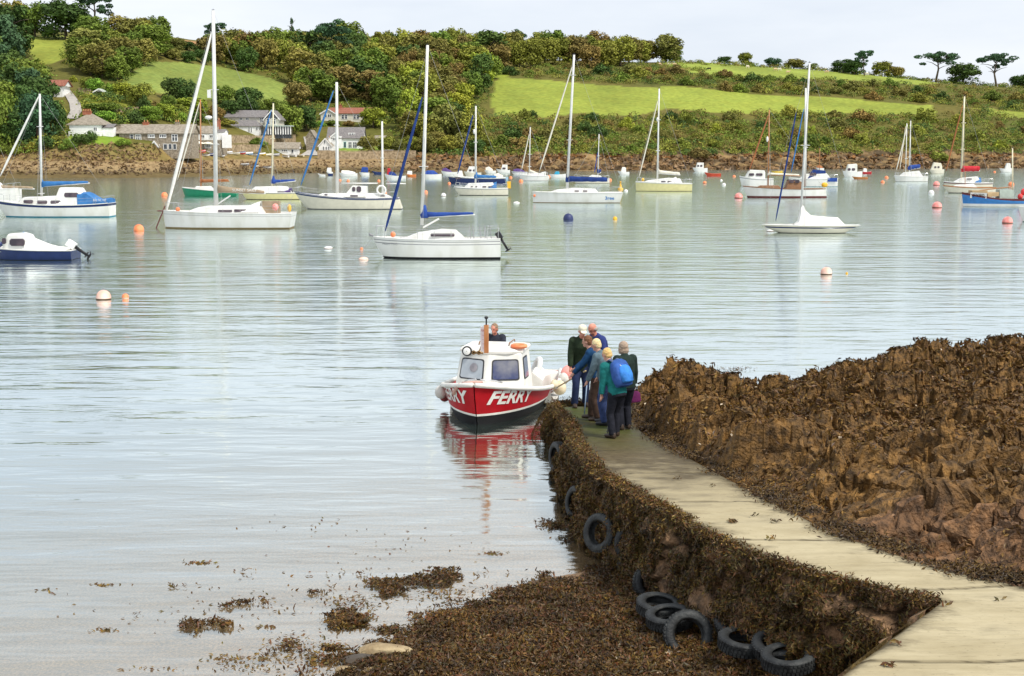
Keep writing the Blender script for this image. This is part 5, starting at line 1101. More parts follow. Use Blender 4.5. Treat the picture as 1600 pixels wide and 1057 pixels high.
for u, v, k in ((126,301,1),(140,300,1),(158,311,1.05),(174,309,1.1)):
    p = B.P(u, v); R.append([(p.x, -w_*k, B.H.sheer(.1)-.05), (p.x, -w_*k*.95, p.z-.15), (p.x, 0, p.z), (p.x, w_*k*.95, p.z-.15), (p.x, w_*k, B.H.sheer(.1)-.05)])
mb.loft(R); cc = mb.build('cockpit_canvas', CV['blue'], B.root, 'auto')
lettering('BALTIC 165', .30, lambda x, y: (B.lx(163.5)-x*-1*B.sd*-1*.75, B.sd*(w_*1.09+.02), B.H.sheer(.05)+.30+y), G_WHITE, cc, name='lettering')
# 1b the yacht just out of frame behind it: grey covered boom
B = yacht('yacht cut off by the left edge with only its stern and grey-brown boom cover showing', 316, -90, 30, (22, 20, 27), [(.0, BK), (.1, BK), ('1.0', W_)], [(-50,1,.6),(-40,9,.9),(0,9,.9),(6,1,.9)], rb=10, railn=4)
mastset(B, (-36,296), (-37,150), M_ALU, 2.2, hull=B.H); boomset(B, -34, 291, 54, 294, 'brown', 6, 4)
# 4 big white sloop
B = yacht('large white sloop with brown boom cover, tallest mast in the photo', 357, 256, 460, (24, 25, 28), [(.0, AF['brown']), (.12, AF['brown']), ('.80', W_), ('.82', M_GRY), ('1.0', W_)], [(288,1,.35),(312,7,.7),(330,9,.85),(392,9,1),(412,8,1),(418,1,1)], rb=3, rs=4, tw=.82, wins=[(345,367,327.5,330.5),(370,389,326.5,330.5)], railn=7)
mastset(B, (338,322), (333,17), M_ALU, 4.2, (.32,.60), 13, hull=B.H); jib(B, (331,50), (259,334), 'white', 3.2); boomset(B, 341, 296, 415, 301, 'brown', 11, 5, collar=7, cw=3.5)
lettering('SUNSET SAILS', .30, lambda x, y: (B.lx(384)-x*B.sd*-1*-1, B.sd*(.17), B.P(384, 297.5).z+y), G_WHITE, B.root)
sprayhood(B, 380, 410, 17, 'white'); q = B.P(424, 324)
MB().tube([B.P(337, 320)+Vector((-.1, 0, 0)), B.P(360, 306)], .05, 6).build('kicker_strut', M_ALU, B.root); a = B.P(326, 184); MB().ell((a.x, 0, a.z), (6*B.m, 6*B.m, 3*B.m), 12, 8).build('radar_dome', W_, B.root, True)
a = B.P(327, 147); MB().box((a.x, 0, a.z), (5*B.m, .3, 12*B.m)).build('radar_reflector', W_, B.root)
a = B.P(425, 324); MB().box((a.x, .2*B.sd, a.z), (1.3, .5, .95)).build('cockpit_locker', CV['brown'], B.root)
mb = MB(); p, q_ = B.P(258, 322), B.P(244, 357); mb.tube([p, q_], .045, 6); mb.tube([B.P(262, 330), B.P(246, 330)], .05, 5); mb.build('bowsprit', AF['maroon'], B.root)
fender_ball(B, 281, 327, 3.4, M_ORB, y=B.sd*.6); fender_ball(B, 434, 323, 5, M_PINK, y=B.sd*1.0); MB().ell((B.P(455, 325).x, B.sd*.8, B.P(455, 325).z), (3*B.m, .15, 6*B.m)).build('lifebuoy', M_YEL, B.root, True)
# 5 green hull
B = yacht('green-hulled gaff boat with varnished mast and rust sail cover', 307, 285, 371, (7, 10, 14), [(.05, G_GREEN), ('.93', G_GREEN), ('1.0', W_)], [(302,1,.5),(308,4,.8),(330,4,.8),(334,1,.8)], rb=4, pul=False, deck=M_TEAK)
mastset(B, (314,300), (313,156), M_VARN, 1.6, (), 6, hull=B.H); jib(B, (312,160), (277,282), 'cream', 1.2); boomset(B, 314, 283, 358, 282, 'rust', 5, 3.5, M_VARN, collar=5, cw=2.5)
# 6 cream boat
B = yacht('pale cream-yellow sloop with royal blue sail cover behind the large sloop', 312, 378, 469, (11, 11, 13), [(.0, BK), (.06, BK), ('.86', G_YEL), ('.92', M_GRY), ('1.0', W_)], [(388,1,.4),(400,8,.8),(440,9,.9),(450,8,.9),(455,1,.9)], rb=7, wins=[(435,446,299,301.5),(449,456,299,301.5)])
mastset(B, (425,298), (427,162), M_CRM, 1.8, (.6,), 7, hull=B.H); jib(B, (424,172), (390,289), 'blue', 1.6); boomset(B, 427, 284, 462, 282, 'royal', 6, 3, collar=9, cw=4); sprayhood(B, 444, 456, 7, 'purple')
# 7 white ketch with deckhouse
B = yacht('white ketch with raked deckhouse and bare boom', 327, 461, 623, (18, 18, 27), [(.0, AF['grey']), (.08, AF['grey']), ('.86', G_CREAM), ('.95', AF['navy']), ('1.0', W_)], [(487,1,.4),(505,4,.7),(600,4,.8),(612,1,.8)], rb=20, rs=-6, tw=.55, gun=AF['navy'], wins=[(509,514,303,305.5),(549,561,304.5,307),(596,603,305,307)])
z = B.H.sheer(.5)+.2; coachroof(B.root, [(B.lx(574), .95, .9), (B.lx(552), 1, .95), (B.lx(541), .15, .95)], B.H.B*.66, z-.1, z+14.5*B.m, W_, 'deckhouse'); winrow(B, B.H, [(552,557,292,299),(559,566,291,300)], B.H.B*.33*.86, slope=.1)
mastset(B, (527,304), (526,129), W_, 3.2, (.62,), 8, hull=B.H); mastset(B, (598,304), (597,190), W_, 2.2, (.5,), 6, 'mizzen_mast', hull=None); jib(B, (521,142), (470,290), 'blue', 1.9)
boomset(B, 533, 286, 590, 286, 'white', 2, 2, W_, bare=True); boomset(B, 603, 286.5, 634, 286.5, 'white', 2, 2, W_, bare=True); a = B.P(597, 297); MB().torus((a.x, B.sd*.8, a.z), .42, .1, 20, 8, rot=(math.pi/2, 0, 0)).build('lifebuoy', W_, B.root, True)
# 8 centre white sloop
B = yacht('white sloop with dark blue furled jib and tilted outboard, nearest sailing boat', 403, 583, 782, (31, 30, 33), [(.0, AF['green']), (.10, BK), ('.72', W_), ('.76', M_GRY), ('.86', W_), ('.90', M_GRY), ('1.0', W_)], [(628,1,.35),(655,9,.75),(690,13,.95),(712,12,1),(722,5,1),(726,1,1)], rb=17, rs=0, tw=.86, wins=[(674,711,364,368.6)], yaw=.0, railn=7, g0=.84)
mastset(B, (659,352), (668,71), W_, 3.4, (.33,), 13, hull=B.H); jib(B, (660,152), (602,361), 'navy', 3.0); boomset(B, 663, 336, 742, 334, 'royal', 9, 4, W_, collar=15, cw=6.5)
MB().tube([B.P(661, 356), B.P(686, 342)], .05, 6).build('kicker_strut', W_, B.root); outboard(B, B.P(783, 378).x-.05, B.P(783, 376).z, .95, M_BLK, .55)
lettering('PRISM TOO', .17, lambda x, y: B.H.side(B.lx(611)-x*B.sd*-1*-1, B.P(611, 380.5).z+y, B.sd), M_GRY, B.root); fender_ball(B, 615, 366, 4, M_ORB, y=B.sd*.4); a = B.P(588, 369)
mb = MB(); mb.tube([B.P(583, 369), B.P(577, 366.5)], .06, 6); mb.tube([B.P(577, 364.5), B.P(578.5, 369.5)], .04, 6); mb.build('anchor', M_GRY, B.root); mb = MB()
for x in (736, 741, 752, 760, 768): mb.tube([B.P(x, 376), B.P(x-3, 352)], .022, 4)
mb.build('aerial', M_GRY, B.root); MB().lathe((B.P(776, 391).x, 0, B.P(776, 396).z), [(.02,-.3),(.05, 0), (.05, .5), (.02, .5)], 6).build('rudder_stock', M_YEL, B.root)
# 9
B = yacht('white cruiser with bright blue sail cover and sprayhood, dark blue launch behind it', 305.5, 710, 794, (11, 11, 13), [(.0, BK), (.07, BK), ('.86', G_CREAM), ('.92', M_GRY), ('1.0', W_)], [(724,1,.4),(732,7,.8),(770,8,.95),(776,1,.95)], rb=8, wins=[(754,760,291,293),(763,770,291,293),(743,746,291,292.5),(736,739,291,292.5)])
mastset(B, (743,291), (743.5,166), W_, 1.8, (.55,), 6, hull=B.H); jib(B, (739,180), (715,272), 'navy', 1.7); boomset(B, 744, 276, 776, 277, 'blue', 6, 4, collar=7, cw=3.5); sprayhood(B, 763, 776, 10, 'blue'); a = B.P(741, 206); MB().ell((a.x, 0, a.z), (2*B.m, 2*B.m, 4*B.m)).build('radar_reflector', W_, B.root, True); a = B.P(794, 289); MB().box((a.x-.1, B.sd*.7, a.z), (.5, .2, .9)).build('lifebuoy', M_YEL, B.root)
# 11
B = yacht('small white sloop with furled white jib moored behind the cruiser stern', 283, 811, 856, (8, 8, 10), [(.0, BK), (.05, BK), ('1.0', W_)], [(820,1,.4),(826,3,.8),(845,3,.9),(848,1,.9)], rb=4)
mastset(B, (827,276), (828.5,199), W_, 1.1, (.45,.2), 5, hull=B.H); jib(B, (827,210), (815,266), 'cream', 1.0); boomset(B, 827.5, 267, 842, 272, 'cream', 4, 2, collar=3, cw=1.5)
# 12 racing yacht
B = yacht('long low white racing yacht with navy boom cover', 317, 832, 972, (16, 16, 17), [(.0, AF['brown']), (.07, AF['brown']), ('1.0', G_WHITE)], [(858,1,.3),(870,4,.6),(896,6,.8),(930,5,.9),(934,1,.9)], rb=1, rs=5, tw=.85, wins=[(897,904,297.5,299.5),(910,917,297.5,299.5)], full=2.0, railn=6)
mastset(B, (886,296), (897,86), M_ALU, 2.6, (.37,.85), 8, hull=B.H); jib(B, (894,105), (843,268), 'cream', 1.5); boomset(B, 887, 280, 951, 281, 'navy', 9, 7, collar=10, cw=3.5)
lettering('3ree', .52, lambda x, y: B.H.side(B.lx(951)-x*B.sd*-1*-1, B.P(951, 309.5).z+y, B.sd), G_BLUE, B.root, 1.1, .012); fender_ball(B, 835, 306, 2, M_ORB, y=B.sd*.2)
# 13
B = yacht('small yacht behind the navy boom cover of the racing yacht', 287, 896, 952, (7, 7, 9), [(.0, BK), (.04, BK), ('.8', G_CREAM), ('1.0', W_)], [(915,1,.6),(925,6,.8),(938,5,.9),(942,1,.9)], rb=4)
mastset(B, (934,278), (936,210), W_, 1.0, (.5,), 4, hull=B.H); jib(B, (934,238), (929,270), 'royal', .9); boomset(B, 933, 268, 939, 268, 'navy', 8, 5)
# 14 yellow sloop
B = yacht('pale yellow sloop with cream boom cover', 299, 993, 1080, (12, 13, 15), [(.0, BK), (.05, BK), ('.9', G_YEL), ('1.0', W_)], [(1003,1,.4),(1012,4,.7),(1045,7,.9),(1062,6,.9),(1065,1,.9)], rb=1, tw=.8, wins=[(1032,1039,283,285),(1042,1049,283,285)])
mastset(B, (1027,281), (1030,139), W_, 1.7, (.32,.66), 6, hull=B.H); jib(B, (1028,158), (998,279), 'cream', 1.2); boomset(B, 1029, 269, 1063, 272, 'cream', 6, 4, collar=5, cw=2); sprayhood(B, 1043, 1056, 9, 'white'); a = B.P(1027.5, 187); MB().ell((a.x, 0, a.z), (1.8*B.m, 1.8*B.m, 3.5*B.m)).build('radar_reflector', W_, B.root, True); fender_ball(B, 1004, 281, 2.5, M_YEL, y=B.sd*.3)
# 16 long white working ketch
B = yacht('long white wooden ketch with brown spars and maroon bottom', 309, 1160, 1287, (14, 14, 18), [(.0, AF['maroon']), (.22, AF['maroon']), ('.94', W_), ('1.0', M_TEAK)], [(1180,1,.4),(1188,3,.7),(1215,3,.7),(1218,1,.7)], rb=8, rs=-3, tw=.5, gun=M_TEAK, deck=M_TEAK, pul=False, cabm=M_TEAK)
coachroof(B.root, [(B.lx(1250), .9, .8), (B.lx(1230), 1, .85), (B.lx(1226), .1, .85)], B.H.B*.6, B.H.sheer(.4)-.1, B.H.sheer(.4)+12*B.m, M_TEAK, 'wheelhouse'); winrow(B, B.H, [(1231,1238,281,286),(1240,1247,281,286)], B.H.B*.3*.83)
mastset(B, (1200,292), (1202,172), M_VARN, 1.4, (.45,), 6, hull=B.H); mastset(B, (1258,292), (1259,138), W_, 2.2, (.4,), 7, 'mizzen_mast', hull=None); jib(B, (1201,180), (1170,268), 'rust', 1.5); jib(B, (1256,170), (1236,270), 'blue', 1.2)
boomset(B, 1201, 272, 1250, 274, 'cream', 4, 3, M_VARN, collar=4, cw=2); a = B.P(1199, 218); MB().ell((a.x, 0, a.z), (2*B.m, 2*B.m, 4.5*B.m)).build('radar_reflector', W_, B.root, True); MB().ell((B.P(1286, 289).x, B.sd*.8, B.P(1286, 289).z), (5*B.m, .2, 4*B.m)).build('lifebuoy', M_YEL, B.root, True)
# 18 cruiser behind
B = yacht('white centre-cockpit cruiser with navy side cloth behind the ketch stern', 292, 1232, 1307, (13, 12, 14), [(.0, AF['teal']), (.06, AF['teal']), ('1.0', W_)], [(1250,1,.5),(1258,7,.8),(1290,8,.9),(1296,1,.9)], rb=4)
z = B.H.sheer(.4); coachroof(B.root, [(B.lx(1288), .9, .8), (B.lx(1270), 1, .85), (B.lx(1260), .1, .85)], B.H.B*.62, z, z+14*B.m, CV['navy'], 'cockpit_canvas'); winrow(B, B.H, [(1264,1274,270,275)], B.H.B*.31*.85)
a = B.P(1298, 281); MB().box((a.x, B.sd*(B.H.B*.45), a.z), (15*B.m, .06, 6*B.m)).build('dodger', CV['royal'], B.root); mastset(B, (1280,270), (1281,232), M_VARN, .7, (), 3, hull=None)
# 17 keelboat
B = yacht('slender cream keelboat with white tent cover and dark sheer line', 364, 1190, 1343, (12, 12, 13), [(.0, BK), (.03, BK), ('.62', G_CREAM), ('.78', AF['navy']), ('1.0', G_CREAM)], None, beam=2.0, rb=26, rs=24, tw=.15, pul=False, full=1.8, g0=.7, dr=.25)
mastset(B, (1251,344), (1265,99), M_ALU, 2.4, (.48,), 13, hull=B.H); jib(B, (1244,176), (1212,345), 'navy', 1.6)
mb = MB(); R = []
for u, h, w_ in ((1240,0,.5),(1247,8,.6),(1250,30,.35),(1253,31,.35),(1258,22,.5),(1266,15,.6),(1290,13,.62),(1308,12,.6),(1318,2,.5)):
    x = B.lx(u); z = B.H.sheer(B.H.t_of(x)); hh = max(.04, h*B.m); R.append([(x, -w_*.95, z-.01), (x, -w_*.55, z+hh*.6), (x, -.05, z+hh), (x, .05, z+hh), (x, w_*.55, z+hh*.6), (x, w_*.95, z-.01)])
mb.loft(R); mb.build('tent_cover', CV['white'], B.root, 'auto')
# 20
B = yacht('white sloop with royal blue stowed sail beyond the orange buoys', 284, 1397, 1448, (8, 8, 9), [(.0, BK), (.04, BK), ('1.0', W_)], [(1405,1,.4),(1412,6,.8),(1435,8,.9),(1440,1,.9)], rb=3, g0=.85)
mastset(B, (1421,270), (1423,189), W_, 1.1, (.3,), 4, hull=B.H); mastset(B, (1415,272), (1417,193), W_, .9, (.3,), 4, 'spare_spar', hull=None, head=False); jib(B, (1418,195), (1400,268), 'cream', 1.0); jib(B, (1415,198), (1406,265), 'cream', .8); boomset(B, 1421, 262, 1438, 260, 'royal', 7, 6, collar=2, cw=3)
# 22 two white yachts, one before the other
B = yacht('white sloop with red sail cover and rust furled jib', 297, 1474, 1548, (11, 11, 13), [(.0, BK), (.04, BK), ('.8', G_CREAM), ('.92', AF['maroon']), ('1.0', W_)], [(1488,1,.4),(1500,7,.8),(1525,9,.9),(1530,1,.9)], rb=4, wins=[(1508,1516,279,281)])
mastset(B, (1502,280), (1507,151), M_CRM, 1.9, (.36,.68), 7, hull=B.H); jib(B, (1504,165), (1478,268), 'rust', 1.3); boomset(B, 1504, 264, 1531, 264, 'red', 9, 8, collar=2, cw=3); sprayhood(B, 1520, 1530, 8, 'blue')
B = yacht('low cream day-sailer with varnished rail in front of the red-covered sloop', 302, 1473, 1553, (9, 9, 12), [(.0, BK), (.08, BK), ('.88', G_CREAM), ('1.0', M_VARN)], [(1485,1,.4),(1495,3,.7),(1520,4,.8),(1524,1,.8)], rb=9, pul=False, deck=M_TEAK, gun=M_VARN, Y=P(1500, 302).y)
mastset(B, (1508,290), (1508,268), M_VARN, .7, (), 3, hull=None, head=False)
# ---------------------------------------------------------------- motor boats
def motor(label, wl, xb, xs, fb, bands, house=None, wins=(), gun=None, deck=None, name='motor_boat', cat='motor boat', ob=None, cover=None, hm=None, yaw=0., group='small motor boats at moorings', tw=.85, rb=4, beam=None, opened=None, buoy=None, full=2.4):
    B = Boat(name, label, wl, xb, xs, cat, group, yaw); m = B.m; Hh = Hull(B.L, beam or max(1.2, B.L*.36), [f*m for f in fb], rb*m, 0, tw, .86, .2, full); B.H = Hh
    Hh.build(B.root, bands, deckm=deck or G_WHITE, gun=gun, gr=max(.025, .5*m), n=16, opened=opened)
    if house:
        st = sorted([(B.lx(x), h, w_) for x, h, w_ in house]); h_ = max(h for _, h, _ in st); z0 = min(Hh.sheer(Hh.t_of(x)) for x, _, _ in st)-.05; coachroof(B.root, [(x, h/h_, w_) for x, h, w_ in st], Hh.B*.8, z0, z0+.05+h_*m, hm or G_WHITE, 'cabin' if not cover else 'cuddy', .08, .86); B.cw = Hh.B*.4
    if wins: winrow(B, Hh, wins, lambda a, b: B.cw*.93, slope=.07)
    if cover:
        st = sorted([(B.lx(x), h) for x, h in cover[1]]); R = []
        for x, h in st:
            t = Hh.t_of(x); z = Hh.sheer(t)+.02; y = Hh.hb(t)*.96; hh = max(.03, h*m); R.append([(x, -y, z), (x, -y*.55, z+hh*.75), (x, 0, z+hh), (x, y*.55, z+hh*.75), (x, y, z)])
        mb = MB(); mb.loft(R); mb.build('cover', CV[cover[0]], B.root, 'auto')
    if ob: outboard(B, -Hh.L/2-.1, Hh.sheer(0)+.05, ob[0], ob[1], ob[2])
    return B
# 2 near dark blue cuddy boat
B = motor('dark blue cuddy motor boat with white cover and tilted white outboard at the left edge', 405, -14, 119, (15, 16, 19), [(.02, BK), ('.93', G_NAVY), ('1.0', W_)], [(58,1,.8),(55,3,.85),(48,21,.9),(40,23,.9),(20,22,.85),(10,2,.75)], [(23,47,372,383),(11,18,371,380)], gun=W_, cover=('white', [(48,20),(60,15),(75,8),(88,4),(112,3)]), ob=(1.15, G_WHITE, .95), group='motor boats near the left edge', beam=2.0)
fender_ball(B, 0, 382, 4, G_NAVY, y=0); MB().tube([B.P(36, 368), B.P(37, 362)], .02, 5).build('aerial', G_BLUE, B.root)
lettering('---', .22, lambda x, y: B.H.side(B.lx(7)+x, B.P(7, 392).z+y, B.sd), G_WHITE, B.root)
# 23 blue fishing boat
B = motor('bright blue open fishing boat with white boot line at the right edge', 323, 1502, 1622, (12, 12, 22), [(.02, AF['navy']), (.32, AF['white']), ('.86', G_BLUE), ('1.0', AF['maroon'])], None, gun=AF['maroon'], deck=M_TEAK, name='fishing_boat', cat='fishing boat', opened=(.08, .85, .35), rb=3, group='boats at the right edge', tw=.7)
mb = MB(); a = B.P(1528, 300); mb.box((a.x, 0, a.z-.1), (1.6, 1.2, .5)); a2 = B.P(1546, 302); mb.box((a2.x, .1, a2.z-.15), (1.3, 1.4, .4), rot=(0, .1, .2)); mb.build('net_crates', plain('pale crate wood', (.42,.30,.16), .8), B.root)
mb = MB(); a = B.P(1570, 302); mb.box((a.x, 0, a.z-.1), (1.5, 1.2, .9)); mb.build('engine_box', plain('pale grey-green paint', (.38,.44,.38)), B.root); a, b_ = mastset(B, (1582,300), (1582,232), M_CRM, 1.5, (), 4, hull=None); MB().tube([B.P(1582, 292), B.P(1530, 298)], .05, 6).build('derrick', M_VARN, B.root)
fender_ball(B, 1597, 300, 5, plain('scarlet buoy', (.65,.05,.05)), y=B.sd*.5); fender_ball(B, 1590, 307, 4, plain('scarlet buoy', (.65,.05,.05)), y=B.sd*.7)
pl = MB(); c = B.P(1524, 305.5); cx = c.x
pl.add([B.H.side(cx+dx, c.z+dz, B.sd, .02) for dx, dz in ((-.75,-.30),(.75,-.26),(.75,.32),(-.75,.28))], [(0,1,2,3)]); p_ = pl.build('number_plate', G_WHITE, B.root)
lettering('FY90', .46, lambda x, y: B.H.side(cx-x*B.sd*-1*-1, c.z+y, B.sd, .035), BK, p_, 1.1)
# 25 bow entering at the right edge, lower
B = motor('white bow of a boat cut off by the right edge', 347, 1590, 1700, (20, 19, 24), [(.05, AF['green']), ('1.0', W_)], [(1640,1,.8),(1642,14,.9),(1620,13,.8),(1612,1,.7)], gun=W_, group='boats at the right edge', rb=8)
SMALL = [  # label, wl, xb, xs, fb, bands, kwargs
 ('dark blue launch with white cuddy behind the blue-covered cruiser', 287, 700, 790, (9,9,12), [(.0,BK),('.86',G_NAVY),('1.0',W_)], dict(house=[(722,9,.7),(716,9,.7),(708,1,.6),(724,1,.7)], wins=[(712,720,277,280)], gun=W_)),
 ('white cabin boat with dark windows just left of the cruiser mast', 277, 725, 752, (7,7,9), [(.0,BK),('1.0',G_CREAM)], dict(house=[(745,9,.8),(744,9,.9),(733,9,.9),(729,1,.8)], wins=[(733,737,265,268),(739,743,265,268)])),
 ('small dark-covered boat just left of the blue launch', 274, 689, 714, (5,5,7), [(.0,BK),('1.0',W_)], dict(cover=('purple',[(691,3),(696,6),(703,3),(706,1)]))),
 ('white speedboat with royal blue canopy left of the centre boat mast', 280, 658, 690, (8,7,8), [(.0,BK),('1.0',W_)], dict(cover=('royal',[(662,3),(668,6),(678,6),(684,1)]))),
 ('orange-red dinghy with white console near the stone wall', 277, 634, 650, (4,4,5), [('1.0',G_ORG)], dict(house=[(644,5,.6),(643,5,.7),(637,5,.7),(636,1,.7)])),
 ('long white launch with red dodger near the mizzen mast', 281, 601, 634, (6,6,9), [(.0,BK),('1.0',W_)], dict(cover=('navy',[(608,6),(616,5),(620,1)]), house=[(610,10,.5),(606,10,.5),(605,1,.5)], hm=CV['red'])),
 ('navy launch with pale deck beside the mizzen mast', 273, 581, 598, (4,4,6), [(.0,BK),('1.0',G_NAVY)], dict()),
 ('white cabin cruiser with blue canopy among the village moorings', 276, 561, 577, (6,6,7), [(.0,BK),('1.0',W_)], dict(house=[(575,7,.8),(573,8,.9),(566,8,.9),(564,1,.8)], wins=[(566,572,269,271)], hm=CV['royal'])),
 ('low white boat with blue cover right of the ketch mast', 277, 530, 558, (6,5,7), [(.0,AF['maroon']),('1.0',W_)], dict(cover=('white',[(534,4),(545,5),(555,2)]))),
 ('navy and white cuddy boat left of the ketch mast', 275, 510, 520, (6,6,7), [('.6',G_NAVY),('1.0',W_)], dict(house=[(518,5,.9),(517,6,.9),(512,6,.9),(511,1,.9)])),
 ('small white tender at the water edge left of the ketch mast', 276, 496, 508, (3,3,5), [('1.0',W_)], dict()),
 ('white open boat beyond the cruiser, under the trees', 272, 757, 775, (5,5,6), [(.0,BK),('1.0',W_)], dict(cover=('cream',[(759,4),(764,6),(770,2)]))),
 ('pale blue open boat moored just beyond the cruiser stern', 282, 770, 794, (5,5,6), [(.0,BK),('1.0',plain('pale blue boat paint gloss',(.35,.5,.62),.4))], dict(cover=('cream',[(772,3),(778,6),(786,2)]))),
 ('white twin-hulled looking fishing boat by the shore rocks', 271, 775, 797, (5,5,7), [(.0,BK),('1.0',W_)], dict(house=[(793,8,.8),(791,8,.9),(785,8,.9),(783,1,.8)], wins=[(785,790,262,265)])),
 ('white motor boat with dark purple canopy left of the small sloop', 274, 799, 824, (5,5,6), [(.0,BK),('.7',W_),('.8',AF['navy']),('1.0',W_)], dict(cover=('purple',[(802,3),(808,5),(815,4),(820,1)]))),
 ('white launch with turquoise screen between the sloop and the racing forestay', 279, 858, 884, (7,6,7), [(.0,BK),('1.0',W_)], dict(house=[(874,3,.7),(873,4,.8),(868,4,.8),(866,1,.7)], hm=CV['turq'])),
 ('small white day boat beyond the yellow buoy', 274, 965, 983, (5,5,7), [(.0,AF['maroon']),('1.0',W_)], dict(house=[(978,6,.7),(976,7,.8),(972,7,.8),(970,1,.7)])),
 ('white fishing cruiser with square wheelhouse under the bracken cliff', 269, 1082, 1105, (6,6,7), [(.0,AF['maroon']),('1.0',W_)], dict(house=[(1099,8,.8),(1098,8,.9),(1089,8,.9),(1087,1,.8)], wins=[(1089,1092,258,261),(1093.5,1097,258,261)])),
 ('orange-red inflatable with tubular frame near the square-wheelhouse cruiser', 276, 1101, 1126, (4,4,6), [('1.0',plain('orange-red rubber',(.55,.07,.03),.6))], dict(gun=plain('orange-red rubber',(.55,.07,.03),.6), name='inflatable_boat', cat='inflatable boat', deck=M_GRY)),
 ('white cruiser with long wheelhouse beside the wooden ketch bow', 291, 1155, 1207, (12,12,16), [(.0,BK),('.8',W_),('.88',M_GRY),('1.0',W_)], dict(house=[(1194,10,.8),(1193,12,.9),(1170,13,.9),(1163,1,.7)], wins=[(1169,1177,271,275),(1180,1190,271,275)], deck=G_WHITE)),
 ('yellow open dayboat moored beyond the wooden ketch', 272, 1205, 1222, (5,4,5), [('1.0',plain('yellow boat paint',(.62,.42,.03),.4))], dict(cover=None)),
 ('white boat with dark windows seen behind the cruiser awnings', 267, 1274, 1287, (4,4,5), [('1.0',W_)], dict(cover=('rust',[(1276,2),(1280,5),(1285,2)]))),
 ('white cabin fishing boat with dark wheelhouse windows on the right water', 277, 1316, 1346, (9,8,10), [(.0,AF['teal']),('1.0',W_)], dict(house=[(1338,11,.8),(1337,12,.9),(1324,11,.9),(1321,1,.8)], wins=[(1323.5,1328,263,267),(1330,1335,263,267)])),
 ('low varnished orange skiff in front of the cabin fishing boat', 280, 1331, 1355, (3,3,4), [('1.0',plain('varnished skiff planks',(.45,.18,.05),.4))], dict(name='skiff', cat='skiff', deck=M_TEAK)),
 ('red inflatable with white console beyond the cabin fishing boat', 272, 1342, 1361, (4,3,5), [('1.0',G_RED)], dict(house=[(1354,4,.5),(1353,5,.6),(1349,5,.6),(1348,1,.5)], name='inflatable_boat', cat='inflatable boat')),
 ('cream cabin cruiser stern-on left of the red-covered sloop', 272, 1452, 1474, (7,6,7), [(.0,BK),('1.0',G_CREAM)], dict(house=[(1471,5,.8),(1469,10,.9),(1458,11,.9),(1454,1,.8)], wins=[(1459,1462,260,263),(1464,1467,260,263)], hm=G_CREAM)),
 ('white work boat with black derrick close under the right-hand shore', 270, 1561, 1580, (7,6,7), [(.0,AF['maroon']),('1.0',W_)], dict(house=[(1578,5,.8),(1577,8,.9),(1572,8,.9),(1570,1,.8)])),
 ('small white cabin cruiser with chrome screens right of the small sloop', 280, 840, 858, (5,5,6), [(.0,BK),('1.0',W_)], dict(house=[(853,5,.8),(852,6,.9),(846,5,.9),(844,1,.8)])),
]
for lb, wl, xb, xs_, fb, bands, kw in SMALL:
    kw = dict(kw); B = motor(lb, wl, xb, xs_, fb, bands, **kw)
MB().tube([(0,0,0)]*2, .01) if 0 else None
# ---------------------------------------------------------------- buoys
def buoy(px, wl, dpx, col, label, base=None, shape='ball', group='mooring buoys', name='mooring_buoy'):
    g = P(px, wl); m = depth(g)/F; r = dpx*m/2; mats = [col, base or col, M_BLK]; root = empty(name, g, 0, label, 'buoy', group)
    if shape == 'ball': prof = [(.02,-r*.55),(r*.8,-r*.45),(r*.97,-r*.1),(r,.15*r),(r*.97,.45*r),(r*.82,.85*r),(r*.52,1.14*r),(r*.12,1.27*r),(.01,1.28*r)]
    elif shape == 'flat': prof = [(.02,-r*.3),(r*.8,-r*.2),(r,.0),(r,.12*r),(r*.85,.32*r),(r*.5,.5*r),(.1*r,.56*r),(.01,.56*r)]
    b = MB(); b.lathe((0,0,0), prof[:4] if shape == 'ball' else prof[:4], 16, 1); b.lathe((0,0,0), prof[3:], 16, 0); o = b.build('float', mats[:2], root, True)
    t = prof[-1][1]; q = MB(); q.torus((0, 0, t+.06*r), .13*r, .035*r, 12, 6, rot=(math.pi/2, 0, 0)); q.lathe((0, 0, t-.03*r), [(.12*r, 0), (.10*r, .06*r), (.01, .07*r)], 8); q.build('ring', M_GRY, root)
B_DK = plain('weedy dark base', (.10,.06,.03), .8); M_WB = mat('white buoy plastic', (.68,.66,.62), (.80,.78,.74), .5, .3, 3); M_CORAL = mat('coral buoy top', (.74,.34,.24), (.82,.62,.52), .5, .3, 1.2)
